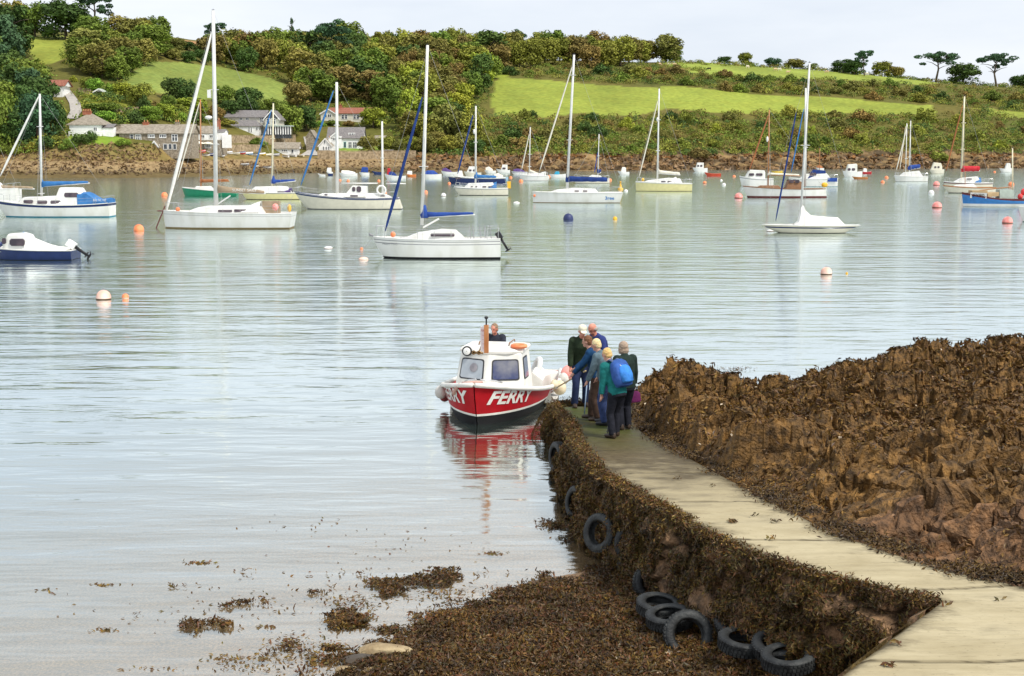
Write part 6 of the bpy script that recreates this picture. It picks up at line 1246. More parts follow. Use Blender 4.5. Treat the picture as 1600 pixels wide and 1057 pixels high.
for a in [(162,468,23,M_CORAL,'large white and coral buoy, the biggest on the left water',B_DK,'ball'),(196,466,11,M_ORB,'small orange buoy right beside the large white and coral one',M_CORAL,'ball'),(217,361,16,M_ORB,'orange buoy alone left of the large sloop bow',None,'ball'),(257,307,10,M_ORB,'small orange buoy near the green boat and the white forestay',None,'ball'),
 (513,389,14,M_WB,'flat white buoy left of the nearest sloop, nearer the top',B_DK,'flat'),(568,406,15,M_CORAL,'flat pinkish white buoy off the nearest sloop bow',None,'flat'),(565,390,5,M_ORB,'tiny orange float off the nearest sloop bow',None,'ball'),(602,303,6,M_ORB,'tiny orange float beyond the white ketch stern',None,'ball'),(665,302,7,M_ORB,'small orange float right of the centre mast',None,'ball'),(693,307,8,M_WB,'small white float left of the blue-covered cruiser bow',B_DK,'ball'),(807,318,10,M_WB,'flat white buoy left of the racing yacht bow',None,'flat'),
 (888,344,16,plain('navy buoy plastic',(.025,.035,.11),.5),'big round navy buoy below the racing yacht',None,'ball'),(961,343,7,M_YEL,'small yellow float right of the navy buoy',None,'ball'),(1154,310,13,M_PINK,'pink buoy left of the wooden ketch',B_DK,'ball'),(1131,290,6,M_WB,'small white float above the pink buoy by the ketch',None,'ball'),(1101,287,6,M_ORB,'small orange float left of the small white one',B_DK,'ball'),
 (1464,325,15,M_PINK,'pink buoy with dark waterline left of the blue fishing boat',B_DK,'ball'),(1574,349,16,M_PINK,'pink buoy below the blue fishing boat near the right edge',B_DK,'ball'),(1463,290,10,M_PINK,'pink buoy left of the red-covered sloop',B_DK,'ball'),(1455,303,9,M_WB,'white buoy between two pink ones on the right water',None,'ball'),(1385,279,6,M_ORB,'orange float nearer the shore left of the blue-sailed sloop',None,'ball'),(1379,286,6,M_ORB,'orange float just below another, left of the blue-sailed sloop',None,'ball'),
 (1291,429,18,M_CORAL,'white and coral buoy with dark base alone on the right water',B_DK,'ball'),(1323,428,4,M_YEL,'tiny yellow float right of the lone white and coral buoy',None,'ball'),(1204,362,12,M_WB,'flat white mooring buoy at the keelboat bow',B_DK,'flat'),(814,285,7,M_ORB,'orange float at the small sloop bow',None,'ball'),(798,279,5,M_ORB,'small orange float left of the purple canopied boat',None,'ball'),(858,277,5,M_ORB,'small orange float right of the small sloop',None,'ball'),(953,283,6,M_ORB,'small orange float by the racing yacht boom end',None,'ball'),(978,300,6,M_WB,'small white float by the yellow sloop',None,'ball'),(661,276,5,M_ORB,'orange float by the speedboat with royal blue canopy',None,'ball'),(702,288,5,M_ORB,'orange float at the dark blue launch bow',None,'ball'),(1147,277,5,M_ORB,'small orange float right of the orange inflatable',None,'ball'),(1580,290,9,M_ORB,'orange marker buoy behind the fishing boat mast',None,'ball'),(1554,270,4,M_ORB,'tiny orange float left of the work boat by the right shore',None,'ball'),(544,284,5,M_ORB,'tiny orange float below the blue-covered low boat',None,'ball'),(531,283,5,M_ORB,'tiny orange float right of the ketch mast',None,'ball'),(592,284,5,M_ORB,'tiny orange float left of the mizzen mast',None,'ball'),(1127,283,4,M_WB,'tiny white float below the orange inflatable',None,'ball')]:
    buoy(*a[:5], base=a[5], shape=a[6])
g = P(969.5, 297); r = empty('marker_buoy', g, 0, 'yellow conical marker buoy with topmark behind the racing yacht stern', 'buoy'); m = depth(g)/F; MB().lathe((0,0,0), [(.02,-.3),(4.2*m,-.2),(4.2*m,2*m),(2.6*m,3.5*m),(1.1*m,8*m),(.9*m,10*m),(.02,10*m)], 12).build('float', M_YEL, r, True); MB().ell((0,0,12*m), (1.4*m,1.4*m,1.4*m)).build('topmark', M_YEL, r, True)
# ============================================================ the ferry
fb_ = P(742, 667.5); FA = math.radians(12); FL = 5.0; dirs = Vector((math.sin(FA), math.cos(FA), 0))
class FB: pass
fer = empty('ferry_boat', fb_+dirs*(FL/2-.08), -math.pi/2-FA, 'small red and white passenger ferry lying bow-on at the end of the slipway', 'ferry'); FR = fer
FH = Hull(FL, 2.45, [.46, .50, .93], .30, 0, .80, .80, .30, 2.6, .42)
F_RED = mat('ferry red paint', (.36,.003,.008), (.45,.006,.014), .5, .2, 3); F_WH = mat('ferry white paint', (.68,.66,.60), (.80,.79,.74), .35, .4, 3)
FH.build(FR, [(.0, BK), (.20, BK), (.25, F_WH), ('.96', F_RED), ('1.0', F_WH)], n=34, deckm=F_WH, gun=None, opened=(.06, .48, .42))
mb = MB(); ts = [i/30 for i in range(31)]
for sd in (1, -1): mb.tube([Vector(FH.pt(t, FH.sheer(t), sd))+Vector((0, sd*.02, 0)) for t in ts], .052, 8)
mb.build('rubbing_strake', F_WH, FR, True)
mb = MB()
for sd in (1, -1):
    for zf, t0, t1 in ((.56, .08, .46), (.36, .05, .46)): mb.tube([FH.side(-FL/2+FL*(t0+(t1-t0)*i/12), FH.sheer(t0+(t1-t0)*i/12)*zf+.08, sd, .008) for i in range(13)], .018, 6)
mb.build('side_stripe', F_WH, FR, True)
for sd in (1, -1):      # FERRY on both bows
    cx, cz = (1.74 if sd > 0 else 1.76), .44
    vs, fs = textmesh('FERRY', .41, 1.0, .012, .18); mb = MB(); ux = -1 if sd > 0 else 1
    mb.add([FH.side(cx+ux*x*.92, cz+.05+y+(cx+ux*x-1.0)*.08, sd, .014) for x, y in vs], fs); mb.build('lettering', F_WH, FR, recalc=False)
# cabin: two raked front panes meeting at a centre post, one side pane each
zc = .60; M_PANE = mat('cabin glass pale', (.30,.34,.38), (.44,.47,.50), .08, .9, 1.5); M_PANB = mat('cabin glass blue', (.03,.04,.12), (.20,.20,.22), .08, .9, 2.2); M_RUB = plain('window rubber', (.03,.03,.035), .6)
zr = 1.40; fx = 1.32; mb = MB()
low = [(.02,-.80),(fx-.28,-.80),(fx,-.0),(fx-.28,.80),(.02,.80)]; hi = [(-.05,-.70),(fx-.46,-.70),(fx-.20,.0),(fx-.46,.70),(-.05,.70)]
R = []
for z, k in ((zc-.2, 0), (zc+.12, .12), (1.0, .5), (zr-.08, .93), (zr, 1.)):
    R.append([(a[0]+(b[0]-a[0])*k, a[1]+(b[1]-a[1])*k, z) for a, b in zip(low, hi)])
mb.loft(R); cab = mb.build('cabin', F_WH, FR); md = cab.modifiers.new('b', 'BEVEL'); md.width = .05; md.segments = 3; cab.data.polygons.foreach_set('use_smooth', [True]*len(cab.data.polygons)); cab.data.set_sharp_from_angle(angle=math.radians(50))
mb = MB(); R = []
for z, s_ in ((zr-.02, .975), (zr+.03, .985), (zr+.075, .94), (zr+.10, .78)): R.append([((x-.4)*s_+.4, y*s_, z) for x, y in [(-.18,-.72),(fx-.50,-.745),(fx-.30,-.45),(fx-.18,0),(fx-.30,.45),(fx-.50,.745),(-.18,.72)]])
mb.loft(R); mb.build('cabin_roof', F_WH, FR, 'auto')
def pane(p0, p1, z0, z1, u0, u1, m, k0=None):   # along the wall between two footprint corners
    def q(u, z):
        k = np.interp(z, [zc-.2, zc+.12, 1.0, zr-.08, zr], [0, .12, .5, .93, 1.]); a = Vector((*low[p0], 0)).lerp(Vector((*hi[p0], 0)), k); b = Vector((*low[p1], 0)).lerp(Vector((*hi[p1], 0)), k); v = a.lerp(b, u); return Vector((v.x, v.y, z))
    n = (q(u1, z0)-q(u0, z0)).cross(q(u0, z1)-q(u0, z0)).normalized(); c = q((u0+u1)/2, (z0+z1)/2); n = n if n.dot(c-Vector((.5, 0, c.z))) > 0 else -n
    def rr(e, off):
        du, dz = (u1-u0)/2-e/((Vector(low[p0]+(0,))-Vector(low[p1]+(0,))).length), (z1-z0)/2-e; cu, cz = (u0+u1)/2, (z0+z1)/2; pts = []
        for sx, sz in ((-1,-1),(1,-1),(1,1),(-1,1)):
            for t in range(4):
                a = (math.pi/2)*t/3; ca, sa = (math.cos(a), math.sin(a)); kx, kz = .2, .22
                x_, z_ = (1-kx+kx*(sa if sx*sz > 0 else ca)), (1-kz+kz*(ca if sx*sz > 0 else sa))
                if sx*sz > 0: x_, z_ = 1-kx+kx*sa, 1-kz+kz*ca
                pts.append((sx*x_, sz*z_, math.atan2(sz*z_, sx*x_)))
        pts.sort(key=lambda p: p[2]); return [q(cu+du*a, cz+dz*b)+n*off for a, b, _ in pts]
    f = MB(); f.add(rr(0, .012)+rr(0, -.02), [tuple(range(16))]+[(i, (i+1) % 16, 16+(i+1) % 16, 16+i) for i in range(16)]); w_ = f.build('window', M_RUB, FR); g_ = MB(); g_.add(rr(.028, .018), [tuple(range(16))]); g_.build('pane', m, w_); return q, n
# order of footprint corners: 0 back-right(-y) 1 front-right 2 stem 3 front-left 4 back-left
q1, n1_ = pane(1, 2, .80, 1.26, .10, .88, M_PANE); q2, n2_ = pane(2, 3, .80, 1.26, .12, .90, M_PANB); pane(0, 1, .80, 1.28, .42, .90, M_PANE); pane(3, 4, .80, 1.28, .10, .58, M_PANB)
WP = q1(.55, 1.06)+n1_*.03; mb = MB(); mb.lathe(WP, [(.10, .004), (.085, .008), (.01, .008)], 20, rot=n1_.to_track_quat('Z', 'Y').to_euler()); mb.build('clear_view_disc', plain('grey plastic disc', (.30,.28,.30)), FR, True)
# roof furniture
def onroof(px, py, z=zr+.1):
    v = P(px, py, z)-Vector(FR.location); v.z = z; return Matrix.Rotation(-FR.rotation_euler.z, 3, 'Z')@v
a = onroof(730, 549, zr+.02); mb = MB(); mb.lathe(a+Vector((.0, 0, 0)), [(.04,-.08),(.09,-.07),(.115,0),(.115,.03),(.095,.03),(.08,.015),(.01,.02)], 20, rot=(0, math.radians(80), 0)); mb.build('searchlight', M_BLK, FR, True); MB().lathe(a+Vector((.02, 0, 0)), [(.085,.02),(.06,.035),(.01,.04)], 16, rot=(0, math.radians(80), 0)).build('lamp_lens', G_WHITE, FR, True)
a = onroof(746, 551, zr+.04); mb = MB()
for dy in (-.07, .05): mb.lathe(a+Vector((0, dy, 0)), [(.015,-.16),(.02, 0),(.045, .06),(.05, .07),(.02,.06)], 10, rot=(0, math.radians(85), 0))
mb.tube([a+Vector((-.05,-.1,-.02)), a+Vector((-.05, .12,-.02))], .02, 6); mb.tube([a+Vector((-.1, .02, 0)), a+Vector((-.12, .05, .12))], .016, 6); mb.build('horn', plain('brass horn', (.25,.14,.05), .35, .5, .5), FR, True)
a = onroof(760, 551); MB().box((a.x, a.y, zr+.40), (.075, .09, .62)).build('signpost', mat('orange-brown post', (.42,.16,.06), (.55,.24,.10), .7, .2, 5), FR); MB().tube([(a.x, a.y, zr+.7), (a.x, a.y, zr+.86)], .018, 6).build('post_light', M_BLK, FR); MB().ell((a.x, a.y, zr+.87), (.045, .045, .035)).build('light_dome', M_BLK, FR, True)
sg = MB(); sg.box((a.x-.12, a.y-.075*1, zr+.37), (.22, .02, .55), rot=(0, 0, math.radians(58))); sb = sg.build('sign', mat('sign board pinkish white', (.70,.52,.52), (.80,.70,.68), .6, .3, 4), FR)
Rz = Matrix.Rotation(math.radians(58), 3, 'Z')
for i, (tx, sz) in enumerate((('FERRY', .07), ('---', .09), ('----', .08), ('---', .09), ('----', .07))):
    for sgn in (1, -1): lettering(tx, sz, lambda x, y: tuple(Vector((a.x-.12, a.y-.075, zr+.56-i*.095))+Rz@Vector((sgn*x, -sgn*.0125, y))), plain('sign red lettering', (.5,.06,.06)), sb)
a = onroof(811, 543); MB().torus((a.x, a.y, zr+.13), .15, .045, 20, 8).build('lifebuoy', M_ORB, FR, True)
mb = MB()
for dy in (-.35, .35): mb.tube([(-.1, dy, zr+.11), (-.05, dy, zr+.16), (.5, dy, zr+.16), (.55, dy, zr+.10)], .014, 6)
mb.build('roof_rail', M_TEAK, FR, True)
mb = MB(); mb.tube([(1.6,-.42,.84), (1.75,-.3,.9), (2.1,-.05,.98)], .02, 6); mb.tube([(1.6,.42,.84), (1.75,.3,.9), (2.1,.05,.98)], .02, 6); mb.build('foredeck_rail', M_STEEL, FR, True)
mb = MB(); mb.tube([FH.side(2.25,.90,-1,.03), FH.side(2.16,.80,-1,.05), FH.side(2.02,.66,-1,.06), FH.side(1.94,.60,-1,.04)], [.03,.035,.04,.03], 7); mb.tube([FH.side(2.27,.92,-1,.0), (2.3,.0,.96), (2.15, .1, .93)], .03, 6); mb.build('mooring_rope', plain('pinkish rope', (.55,.34,.28), .9), FR, True)
def fdr(x, z, sd, r, c, name='fender', out=.0):
    p = FH.side(x, min(z, FH.sheer(.3)*.95), sd, r*.9+out); MB().lathe((p[0], p[1], z), [(.01, 1.25*r), (.2*r, 1.2*r), (.6*r, .95*r), (.93*r, .45*r), (r, 0), (.9*r, -.5*r), (.55*r, -.9*r), (.01, -1.08*r)], 16).build(name, c, FR, True)
M_FCR = mat('cream fender', (.60,.48,.30), (.74,.64,.46), .6, .3, 5); M_FWH = mat('grey-white fender', (.55,.52,.47), (.72,.69,.62), .6, .3, 5)
fdr(-.65, .34, 1, .155, M_FCR); fdr(-1.3, .44, 1, .13, M_FWH); fdr(-1.95, .46, 1, .17, M_PINK, out=.05); fdr(-.1, .52, 1, .10, M_FCR); fdr(.75, .40, -1, .14, M_FWH); fdr(.5, .26, -1, .12, plain('maroon fender', (.25,.04,.04)))
mb = MB(); R = []
for x, h in ((-2.1,.2),(-2.0,.42),(-1.3,.5),(-.95,.44),(-.9,.2)): R.append([(x,.35,.1),(x,.37,h*.8+.1),(x,.6,h+.2),(x,.85,h*.8+.1),(x,.87,.1)])
mb.loft(R); mb.build('engine_canopy', F_WH, FR, 'auto'); mb = MB(); mb.tube([(-1.35,.25,.62), (-.95,.25,.62)], .09, 12); mb.build('exhaust_roll', M_TEAK, FR, True)
MB().torus((-1.75, .55, .62), .22, .07, 20, 8, rot=(math.radians(70), 0, .4)).build('lifebuoy', G_WHITE, FR, True)
mb = MB(); mb.box((-1.0, -.78, .12), (1.6, .35, .28)); mb.box((-2.0, 0, .14), (.3, 1.5, .28)); mb.build('bench', M_TEAK, FR)
# ============================================================ people
SKIN = mat('skin', (.46,.24,.17), (.58,.32,.24), .6, .3, 9); SKINR = mat('ruddy skin', (.50,.18,.12), (.62,.28,.20), .6, .3, 9)
def cloth(n, c, v=.25): return mat(n, tuple(x*(1-v) for x in c), tuple(x*(1+v) for x in c), .85, .15, 7, .8, 14)
def ik(a, t, l1, l2, pole):
    a, t, pole = Vector(a), Vector(t), Vector(pole); d = t-a; L_ = min(d.length, (l1+l2)*.995); d.normalize(); t = a+d*L_; x = (l1*l1-l2*l2+L_*L_)/(2*L_); h = math.sqrt(max(0, l1*l1-x*x)); p = (pole-d*pole.dot(d)).normalized(); return a+d*x+p*h, t
def person(label, foot, face, ht=1.7, lean=.1, side=0., hands=((.28, .05, .78), (-.28, .05, .78)), feet=((.11, .05), (-.11, -.05)), top=None, legs=None, shoe=None, skin=SKIN, hair=None, hairstyle='short', cap=None, headturn=(0, .2), girth=1., sleeves=None, group=None, z=None, coat=0.):
    k = ht/1.72; g = Vector(foot); r = empty('person', g, face, label, 'person', group); S = lambda v: Vector(v)*k
    pel = S((0, -.02-lean*.12, .93)); sp = Vector((math.sin(side), math.sin(lean), math.cos(lean)*math.cos(side))).normalized(); wa = pel+sp*.16*k; ch = pel+sp*.36*k+Vector((0, 0, 0)); sh = pel+sp*.50*k; nk = pel+sp*.565*k+Vector((0, .03*k, 0)); hc = nk+Vector((0, .045+.05*lean, .135))*k
    rt = Vector((math.cos(side), 0, -math.sin(side)))
    def ring(c, rx, ry, up, n=14):
        f = up.cross(rt).normalized(); f = f if f.y > 0 else -f; return [c+rt*rx*math.cos(2*math.pi*i/n)*k*girth+f*ry*math.sin(2*math.pi*i/n)*k*girth for i in range(n)]
    def torso(b, e=0., bot=0.):
        b.loft([ring(pel-sp*(.07+bot)*k, .155+e+bot*.1, .115+e, sp), ring(pel+sp*.02*k, .172+e, .128+e, sp), ring(wa, .148+e, .112+e, sp), ring(pel+sp*.28*k, .162+e, .125+e, sp), ring(ch+sp*.04*k, .182+e, .132+e, sp), ring(sh, .170+e, .105+e*.8, sp), ring(pel+sp*.545*k, .10+e*.5, .075+e*.5, sp)])
        for s_ in (-1, 1): b.ell(sh+rt*s_*.165*k-sp*.015*k, (.07*k+e, .068*k+e, .068*k+e))
    arms = []
    for s_, h in zip((1, -1), hands):
        a = sh+rt*s_*.185*k-sp*.01*k; e_, t_ = ik(a, Vector(h)*k, .29*k, .26*k, (s_*.5, -.8, -.3)); arms.append((a, e_, t_))
    def armt(b, e=0., stop=1.):
        for a, el, t in arms: tt = el.lerp(t, stop); b.tube([a, a.lerp(el, .5), el, el.lerp(tt, .5), tt], [(.053+e)*k, (.05+e)*k, (.042+e)*k, (.038+e)*k, (.029+e)*k], 10); b.ell(el, (.043+e)*k)
    def legt(b, e=0., bot=.0):
        for s_, f in zip((1, -1), feet):
            an = S((f[0], f[1], .08+bot)); hp = pel+rt*s_*.09*k-Vector((0, 0, .02)); kn, an = ik(hp, an, .44*k, .42*k, (0, 1, 0)); b.tube([hp, hp.lerp(kn, .4), kn, kn.lerp(an, .35), an], [(.088+e)*k*girth, (.078+e)*k*girth, (.056+e)*k, (.055+e)*k, (.038+e*1.6)*k], 12)
    ht_ = Euler((-headturn[1], 0, headturn[0])).to_matrix(); HH = lambda x, y, z_: hc+ht_@Vector((x*k, y*k, z_*k))
    b = MB(); torso(b, -.004); armt(b); legt(b, -.012); b.tube([nk-sp*.04*k, nk, HH(0, -.01, -.06)], [.062*k, .054*k, .052*k], 10)
    b.ell(HH(0, -.008, .02), (.074*k, .094*k, .098*k), 16, 12, rot=ht_); b.ell(HH(0, .022, -.052), (.052*k, .062*k, .062*k), 12, 8, rot=ht_); b.ell(HH(0, .07, -.088), (.022*k, .02*k, .018*k), 8, 6); b.tube([HH(0, .088, .012), HH(0, .112, -.028)], [.009*k, .016*k], 6); b.ell(HH(0, .088, -.062), (.026*k, .012*k, .009*k), 8, 6, rot=ht_); b.ell(HH(0, .082, .028), (.05*k, .014*k, .011*k), 8, 6, rot=ht_)
    for s_ in (-1, 1): b.ell(HH(s_*.076, -.004, -.008), (.011*k, .02*k, .032*k), 8, 6, rot=ht_)
    for (a, el, t), s_ in zip(arms, (1, -1)):
        d = (t-el).normalized(); sd = d.cross(Vector((0, 1, 0))).normalized() if abs(d.y) < .8 else Vector((1, 0, 0)); pn = sd.cross(d).normalized(); pc = t+d*.045*k; b.tube([t-d*.01, pc, t+d*.085*k], [.027*k, .036*k, .036*k], 8, flat=.5); cu = pn*(1 if pn.y > 0 else -1)
        for i, (o_, ln) in enumerate(((-.028, .062), (-.0095, .075), (.0095, .07), (.027, .054))):
            p0 = t+d*.075*k+sd*o_*k; p1 = p0+d*ln*.5*k+cu*.006*k; p2 = p1+d*ln*.35*k+cu*.022*k; b.tube([p0, p1, p2], [.0095*k, .0088*k, .007*k], 6)
        q = t+d*.02*k-sd*.03*k*s_; b.tube([q, q+(d*.035-sd*.028*s_)*k, q+(d*.062-sd*.032*s_)*k+cu*.012*k], [.012*k, .0105*k, .008*k], 6)
    for s_, f in zip((1, -1), feet): b.tube([S((f[0], f[1]-.05, .045)), S((f[0], f[1]+.05, .045)), S((f[0]*1.1, f[1]+.16, .03))], [.04*k, .045*k, .03*k], 8)
    body = fuse(b, .0115, 'body', skin, r, 2)
    b = MB(); torso(b, .030, .02+coat); armt(b, .024, .93)
    b.tube([sh+sp*.02*k, nk+sp*.015*k], [.10*k, .075*k], 12); jk = fuse(b, .016, 'jacket', top, r, 3)
    b = MB(); legt(b, .022, -.01); b.loft([ring(pel-sp*.14*k, .15, .125, sp), ring(pel-sp*.06*k, .185, .145, sp), ring(pel+sp*.06*k, .178, .138, sp)]); fuse(b, .016, 'trousers', legs, r, 3)
    for s_, f in zip((1, -1), feet):
        b = MB(); b.tube([S((f[0], f[1]-.07, .05)), S((f[0], f[1]+.0, .055)), S((f[0]*1.05, f[1]+.1, .045)), S((f[0]*1.12, f[1]+.2, .035))], [.042*k, .05*k, .048*k, .034*k], 10); b.tube([S((f[0], f[1]-.03, .05)), S((f[0], f[1]-.02, .13))], [.05*k, .045*k], 10); fuse(b, .014, 'shoe', shoe or SHOE, r, 1)
    for s_ in (-1, 1): MB().ell(HH(s_*.03, .079, .012), (.012*k, .007*k, .0075*k), 8, 6).build('eye', M_BLK, r, True)
    if hair:
        b = MB()
        if hairstyle == 'short': b.ell(HH(0, -.024, .036), (.086*k, .095*k, .098*k), 14, 10); b.ell(HH(0, -.05, -.02), (.078*k, .06*k, .075*k), 12, 8)
        elif hairstyle == 'bob': b.ell(HH(0, -.024, .034), (.095*k, .108*k, .106*k), 14, 10); b.ell(HH(0, -.045, -.05), (.095*k, .078*k, .10*k), 12, 8); [b.ell(HH(s_*.075, .0, -.04), (.03*k, .055*k, .08*k), 10, 8) for s_ in (-1, 1)]
        elif hairstyle == 'fringe': b.ell(HH(0, -.055, -.02), (.082*k, .06*k, .055*k), 12, 8); [b.ell(HH(s_*.072, -.02, -.005), (.018*k, .05*k, .035*k), 8, 6) for s_ in (-1, 1)]
        hm_ = fuse(b, .012, 'hair', hair, r, 2)
        for v in hm_.data.vertices: v.co += Vector((math.sin(v.co.z*130+v.co.x*60), math.cos(v.co.z*90+v.co.y*70), 0))*.0025
    if cap:
        b = MB(); b.ell(HH(0, -.01, .062), (.088*k, .104*k, .075*k), 14, 10, rot=ht_); b.ell(HH(0, .10, .038), (.07*k, .065*k, .010*k), 12, 8, rot=ht_ @ Euler((-.25, 0, 0)).to_matrix()); fuse(b, .011, 'cap', cap, r, 1)
    r['_'] = 0; del r['_']; return r, dict(sh=sh, pel=pel, sp=sp, rt=rt, k=k, hands=[a[2] for a in arms])
SHOE = plain('dark brown shoe leather', (.05,.032,.022), .5); GP = 'passengers waiting at the slip end'
JN = cloth('denim', (.035,.055,.14)); TB = cloth('black trouser cloth', (.016,.017,.024)); NV = cloth('navy trouser cloth', (.02,.03,.075))
def pl(px, py): return PS(px, py, .005)
person('man in cream cap and open dark green jacket facing the camera beside the ferry', pl(907, 636), math.radians(188), 1.78, .30, .02, ((.25, .16, .80), (-.30, .12, .74)), ((.13, .03), (-.12, -.08)), cloth('dark green waxed cloth', (.022,.034,.018)), NV, None, SKINR, None, cap=mat('cream cap cloth', (.62,.58,.42), (.74,.70,.56), .8, .2, 8), headturn=(.05, .36), girth=1.08, group=GP, coat=.10)
b = MB(); b.loft([[Vector((x, y, z)) for x, y in ((-w_, 0), (-w_*.5, .045), (w_*.5, .045), (w_, 0))] for z, w_ in ((0, .07), (.2, .08), (.42, .06))], close=False, cap=False)
person('bald man in navy jumper, head bowed, standing behind the group', pl(938, 634), math.radians(120), 1.80, .32, 0, ((.26, .30, .95), (-.22, .3, .95)), ((.1, .0), (-.1, -.08)), cloth('navy jumper wool', (.03,.045,.16)), TB, None, SKINR, mat('grey fringe hair', (.30,.27,.24), (.42,.38,.34), .8, .2, 30), 'fringe', headturn=(.1, .5), girth=1.08, group=GP)
person('brown-haired walker in blue jacket bending towards the boat with the boathook', pl(929, 657), math.radians(72), 1.66, .24, .0, ((.14, .50, .98), (-.18, .46, .90)), ((.1, .10), (-.1, -.10)), cloth('deep blue anorak', (.012,.050,.125)), cloth('brown trouser cloth', (.05,.03,.022)), None, SKIN, mat('brown hair', (.13,.055,.025), (.22,.10,.05), .7, .3, 40), 'short', headturn=(0, .2), group=GP)
person('pale blonde walker in grey-blue jacket and jeans, half hidden behind the teal jacket', pl(944, 664), math.radians(58), 1.64, .30, 0, ((.24, .30, .88), (-.2, .3, .85)), ((.1, .07), (-.1, -.07)), cloth('grey-blue jacket cloth', (.11,.16,.19)), JN, M_BLK, SKIN, mat('pale blonde hair', (.66,.50,.24), (.82,.68,.40), .7, .3, 40), 'short', headturn=(.1, .4), group=GP)
rE, dE = person('golden blonde walker in teal jacket with blue rucksack, nearest of the group', pl(960, 684), math.radians(38), 1.60, .40, 0, ((.22, .32, .88), (-.24, .12, .80)), ((.1, .06), (-.1, -.06)), cloth('teal jacket cloth', (.012,.14,.135)), TB, None, SKIN, mat('golden blonde hair', (.58,.36,.12), (.76,.52,.22), .7, .3, 40), 'short', headturn=(.25, .35), group=GP)
rF, dF = person('grey-brown bobbed woman with dark waistcoat and pink sleeves at the right of the group', pl(976, 672), math.radians(22), 1.62, .14, 0, ((.27, .12, .82), (-.22, .22, .86)), ((.09, .03), (-.09, -.03)), cloth('dark green-black fleece', (.018,.032,.026)), TB, None, SKIN, mat('grey-brown hair', (.28,.20,.14), (.42,.32,.24), .7, .3, 40), 'bob', headturn=(.2, .1), group=GP)
def rucksack(per, d, cols, label, s=1., side=.0, shift=(0, 0)):
    k = d['k']; r = empty('rucksack', per.location, per.rotation_euler.z, label, 'rucksack'); sp = d['sp']; back = sp.cross(d['rt']); back = back if back.y < 0 else -back
    c = d['pel']+sp*.30*k+back*.20*k+d['rt']*shift[0]
    def rg(cc, rx, ry, n=14, pw=.7): return [cc+d['rt']*rx*(abs(math.cos(t))**pw)*(1 if math.cos(t) > 0 else -1)+back*ry*(abs(math.sin(t))**pw)*(1 if math.sin(t) > 0 else -1) for t in [2*math.pi*i/n for i in range(n)]]
    b = MB(); b.loft([rg(c+sp*z, w_*s, dd*s) for z, w_, dd in ((-.26,.09,.05),(-.24,.14,.09),(-.1,.165,.115),(.08,.16,.11),(.19,.13,.085),(.24,.07,.05))]); b.build('bag', cols[0], r, True)
    b = MB(); c2 = c+back*.10*s-sp*.04; b.loft([rg(c2+sp*z, w_*s, dd*s) for z, w_, dd in ((-.17,.07,.03),(-.15,.105,.05),(-.02,.12,.06),(.1,.10,.05),(.15,.05,.02))]); b.build('pocket', cols[1], r, True)
    for s_ in (-1, 1):
        b = MB(); p = c+d['rt']*s_*.085; b.tube([p+sp*.2, p+sp*.27-back*.10, p+sp*.24-back*.27, p+sp*.05-back*.33, p-sp*.12-back*.2], .02, 8, flat=1.6); b.build('strap', cols[2], r, True)
    b = MB(); b.tube([c2+sp*.16-d['rt']*.08, c2+back*.05, c2-sp*.16-d['rt']*.04], .008, 6); b.build('cord', G_WHITE, r, True)
rucksack(rE, dE, (cloth('blue rucksack nylon', (.04,.10,.32)), cloth('bright blue pocket nylon', (.05,.22,.62)), cloth('grey-blue webbing', (.10,.13,.22))), 'blue rucksack worn by the teal-jacketed walker', 1.15, shift=(.02, 0))
def hold(a, b, r, name, label, cat, m, grp=None):
    e = empty(name, a, 0, label, cat); MB().tube([Vector((0, 0, 0)), b-a], r, 8).build('shaft', m, e, True); return e
pa, pb = Q(873, 604, 29.0), Q(915, 580, 26.6)
e = hold(pa, pb, .018, 'boathook', 'pale wooden boathook held out towards the ferry stern', 'boathook', mat('pale wood pole', (.36,.27,.14), (.48,.38,.22), .7, .2, 8)); MB().tube([(0, 0, 0), (pa-pb).normalized()*.12, (pa-pb).normalized()*.1+Vector((-.05, 0, -.05))], .012, 6).build('hook', M_GRY, e)
ga = PS(949, 679); e = hold(ga, Vector(rE.location)+Matrix.Rotation(rE.rotation_euler.z, 3, 'Z')@dE['hands'][0]+Vector((0, 0, .03)), .011, 'walking_pole', 'thin dark walking pole planted by the teal-jacketed walker', 'walking pole', M_GRY); MB().lathe((0, 0, .05), [(.01, 0), (.035, .005), (.01, .015)], 10).build('basket', M_BLK, e)
ga = PS(913, 648); e = hold(ga, Q(917, 600, ga.y+.1), .012, 'walking_pole', 'blue-grey walking pole between the capped man and the bending walker', 'walking pole', plain('blue-grey pole', (.22,.30,.42))); MB().lathe((0, 0, .05), [(.01, 0), (.035, .005), (.01, .015)], 10).build('basket', M_BLK, e)
hb_ = Vector(rF.location)+Matrix.Rotation(rF.rotation_euler.z, 3, 'Z')@dF['hands'][0]; e = empty('handbag', hb_-Vector((0, 0, .34)), .4, 'magenta shoulder bag hanging from the hand of the bobbed woman', 'bag'); b = MB(); b.loft([[(-w_, -d_, z), (w_, -d_, z), (w_, d_, z), (-w_, d_, z)] for z, w_, d_ in ((0,.09,.035),(.03,.12,.05),(.17,.10,.045),(.21,.07,.02))]); b.build('bag', cloth('magenta cloth', (.13,.02,.09)), e, 'auto'); MB().tube([(-.06, 0, .2), (-.03, 0, .31), (.03, 0, .31), (.06, 0, .2)], .01, 6).build('handle', M_BLK, e)
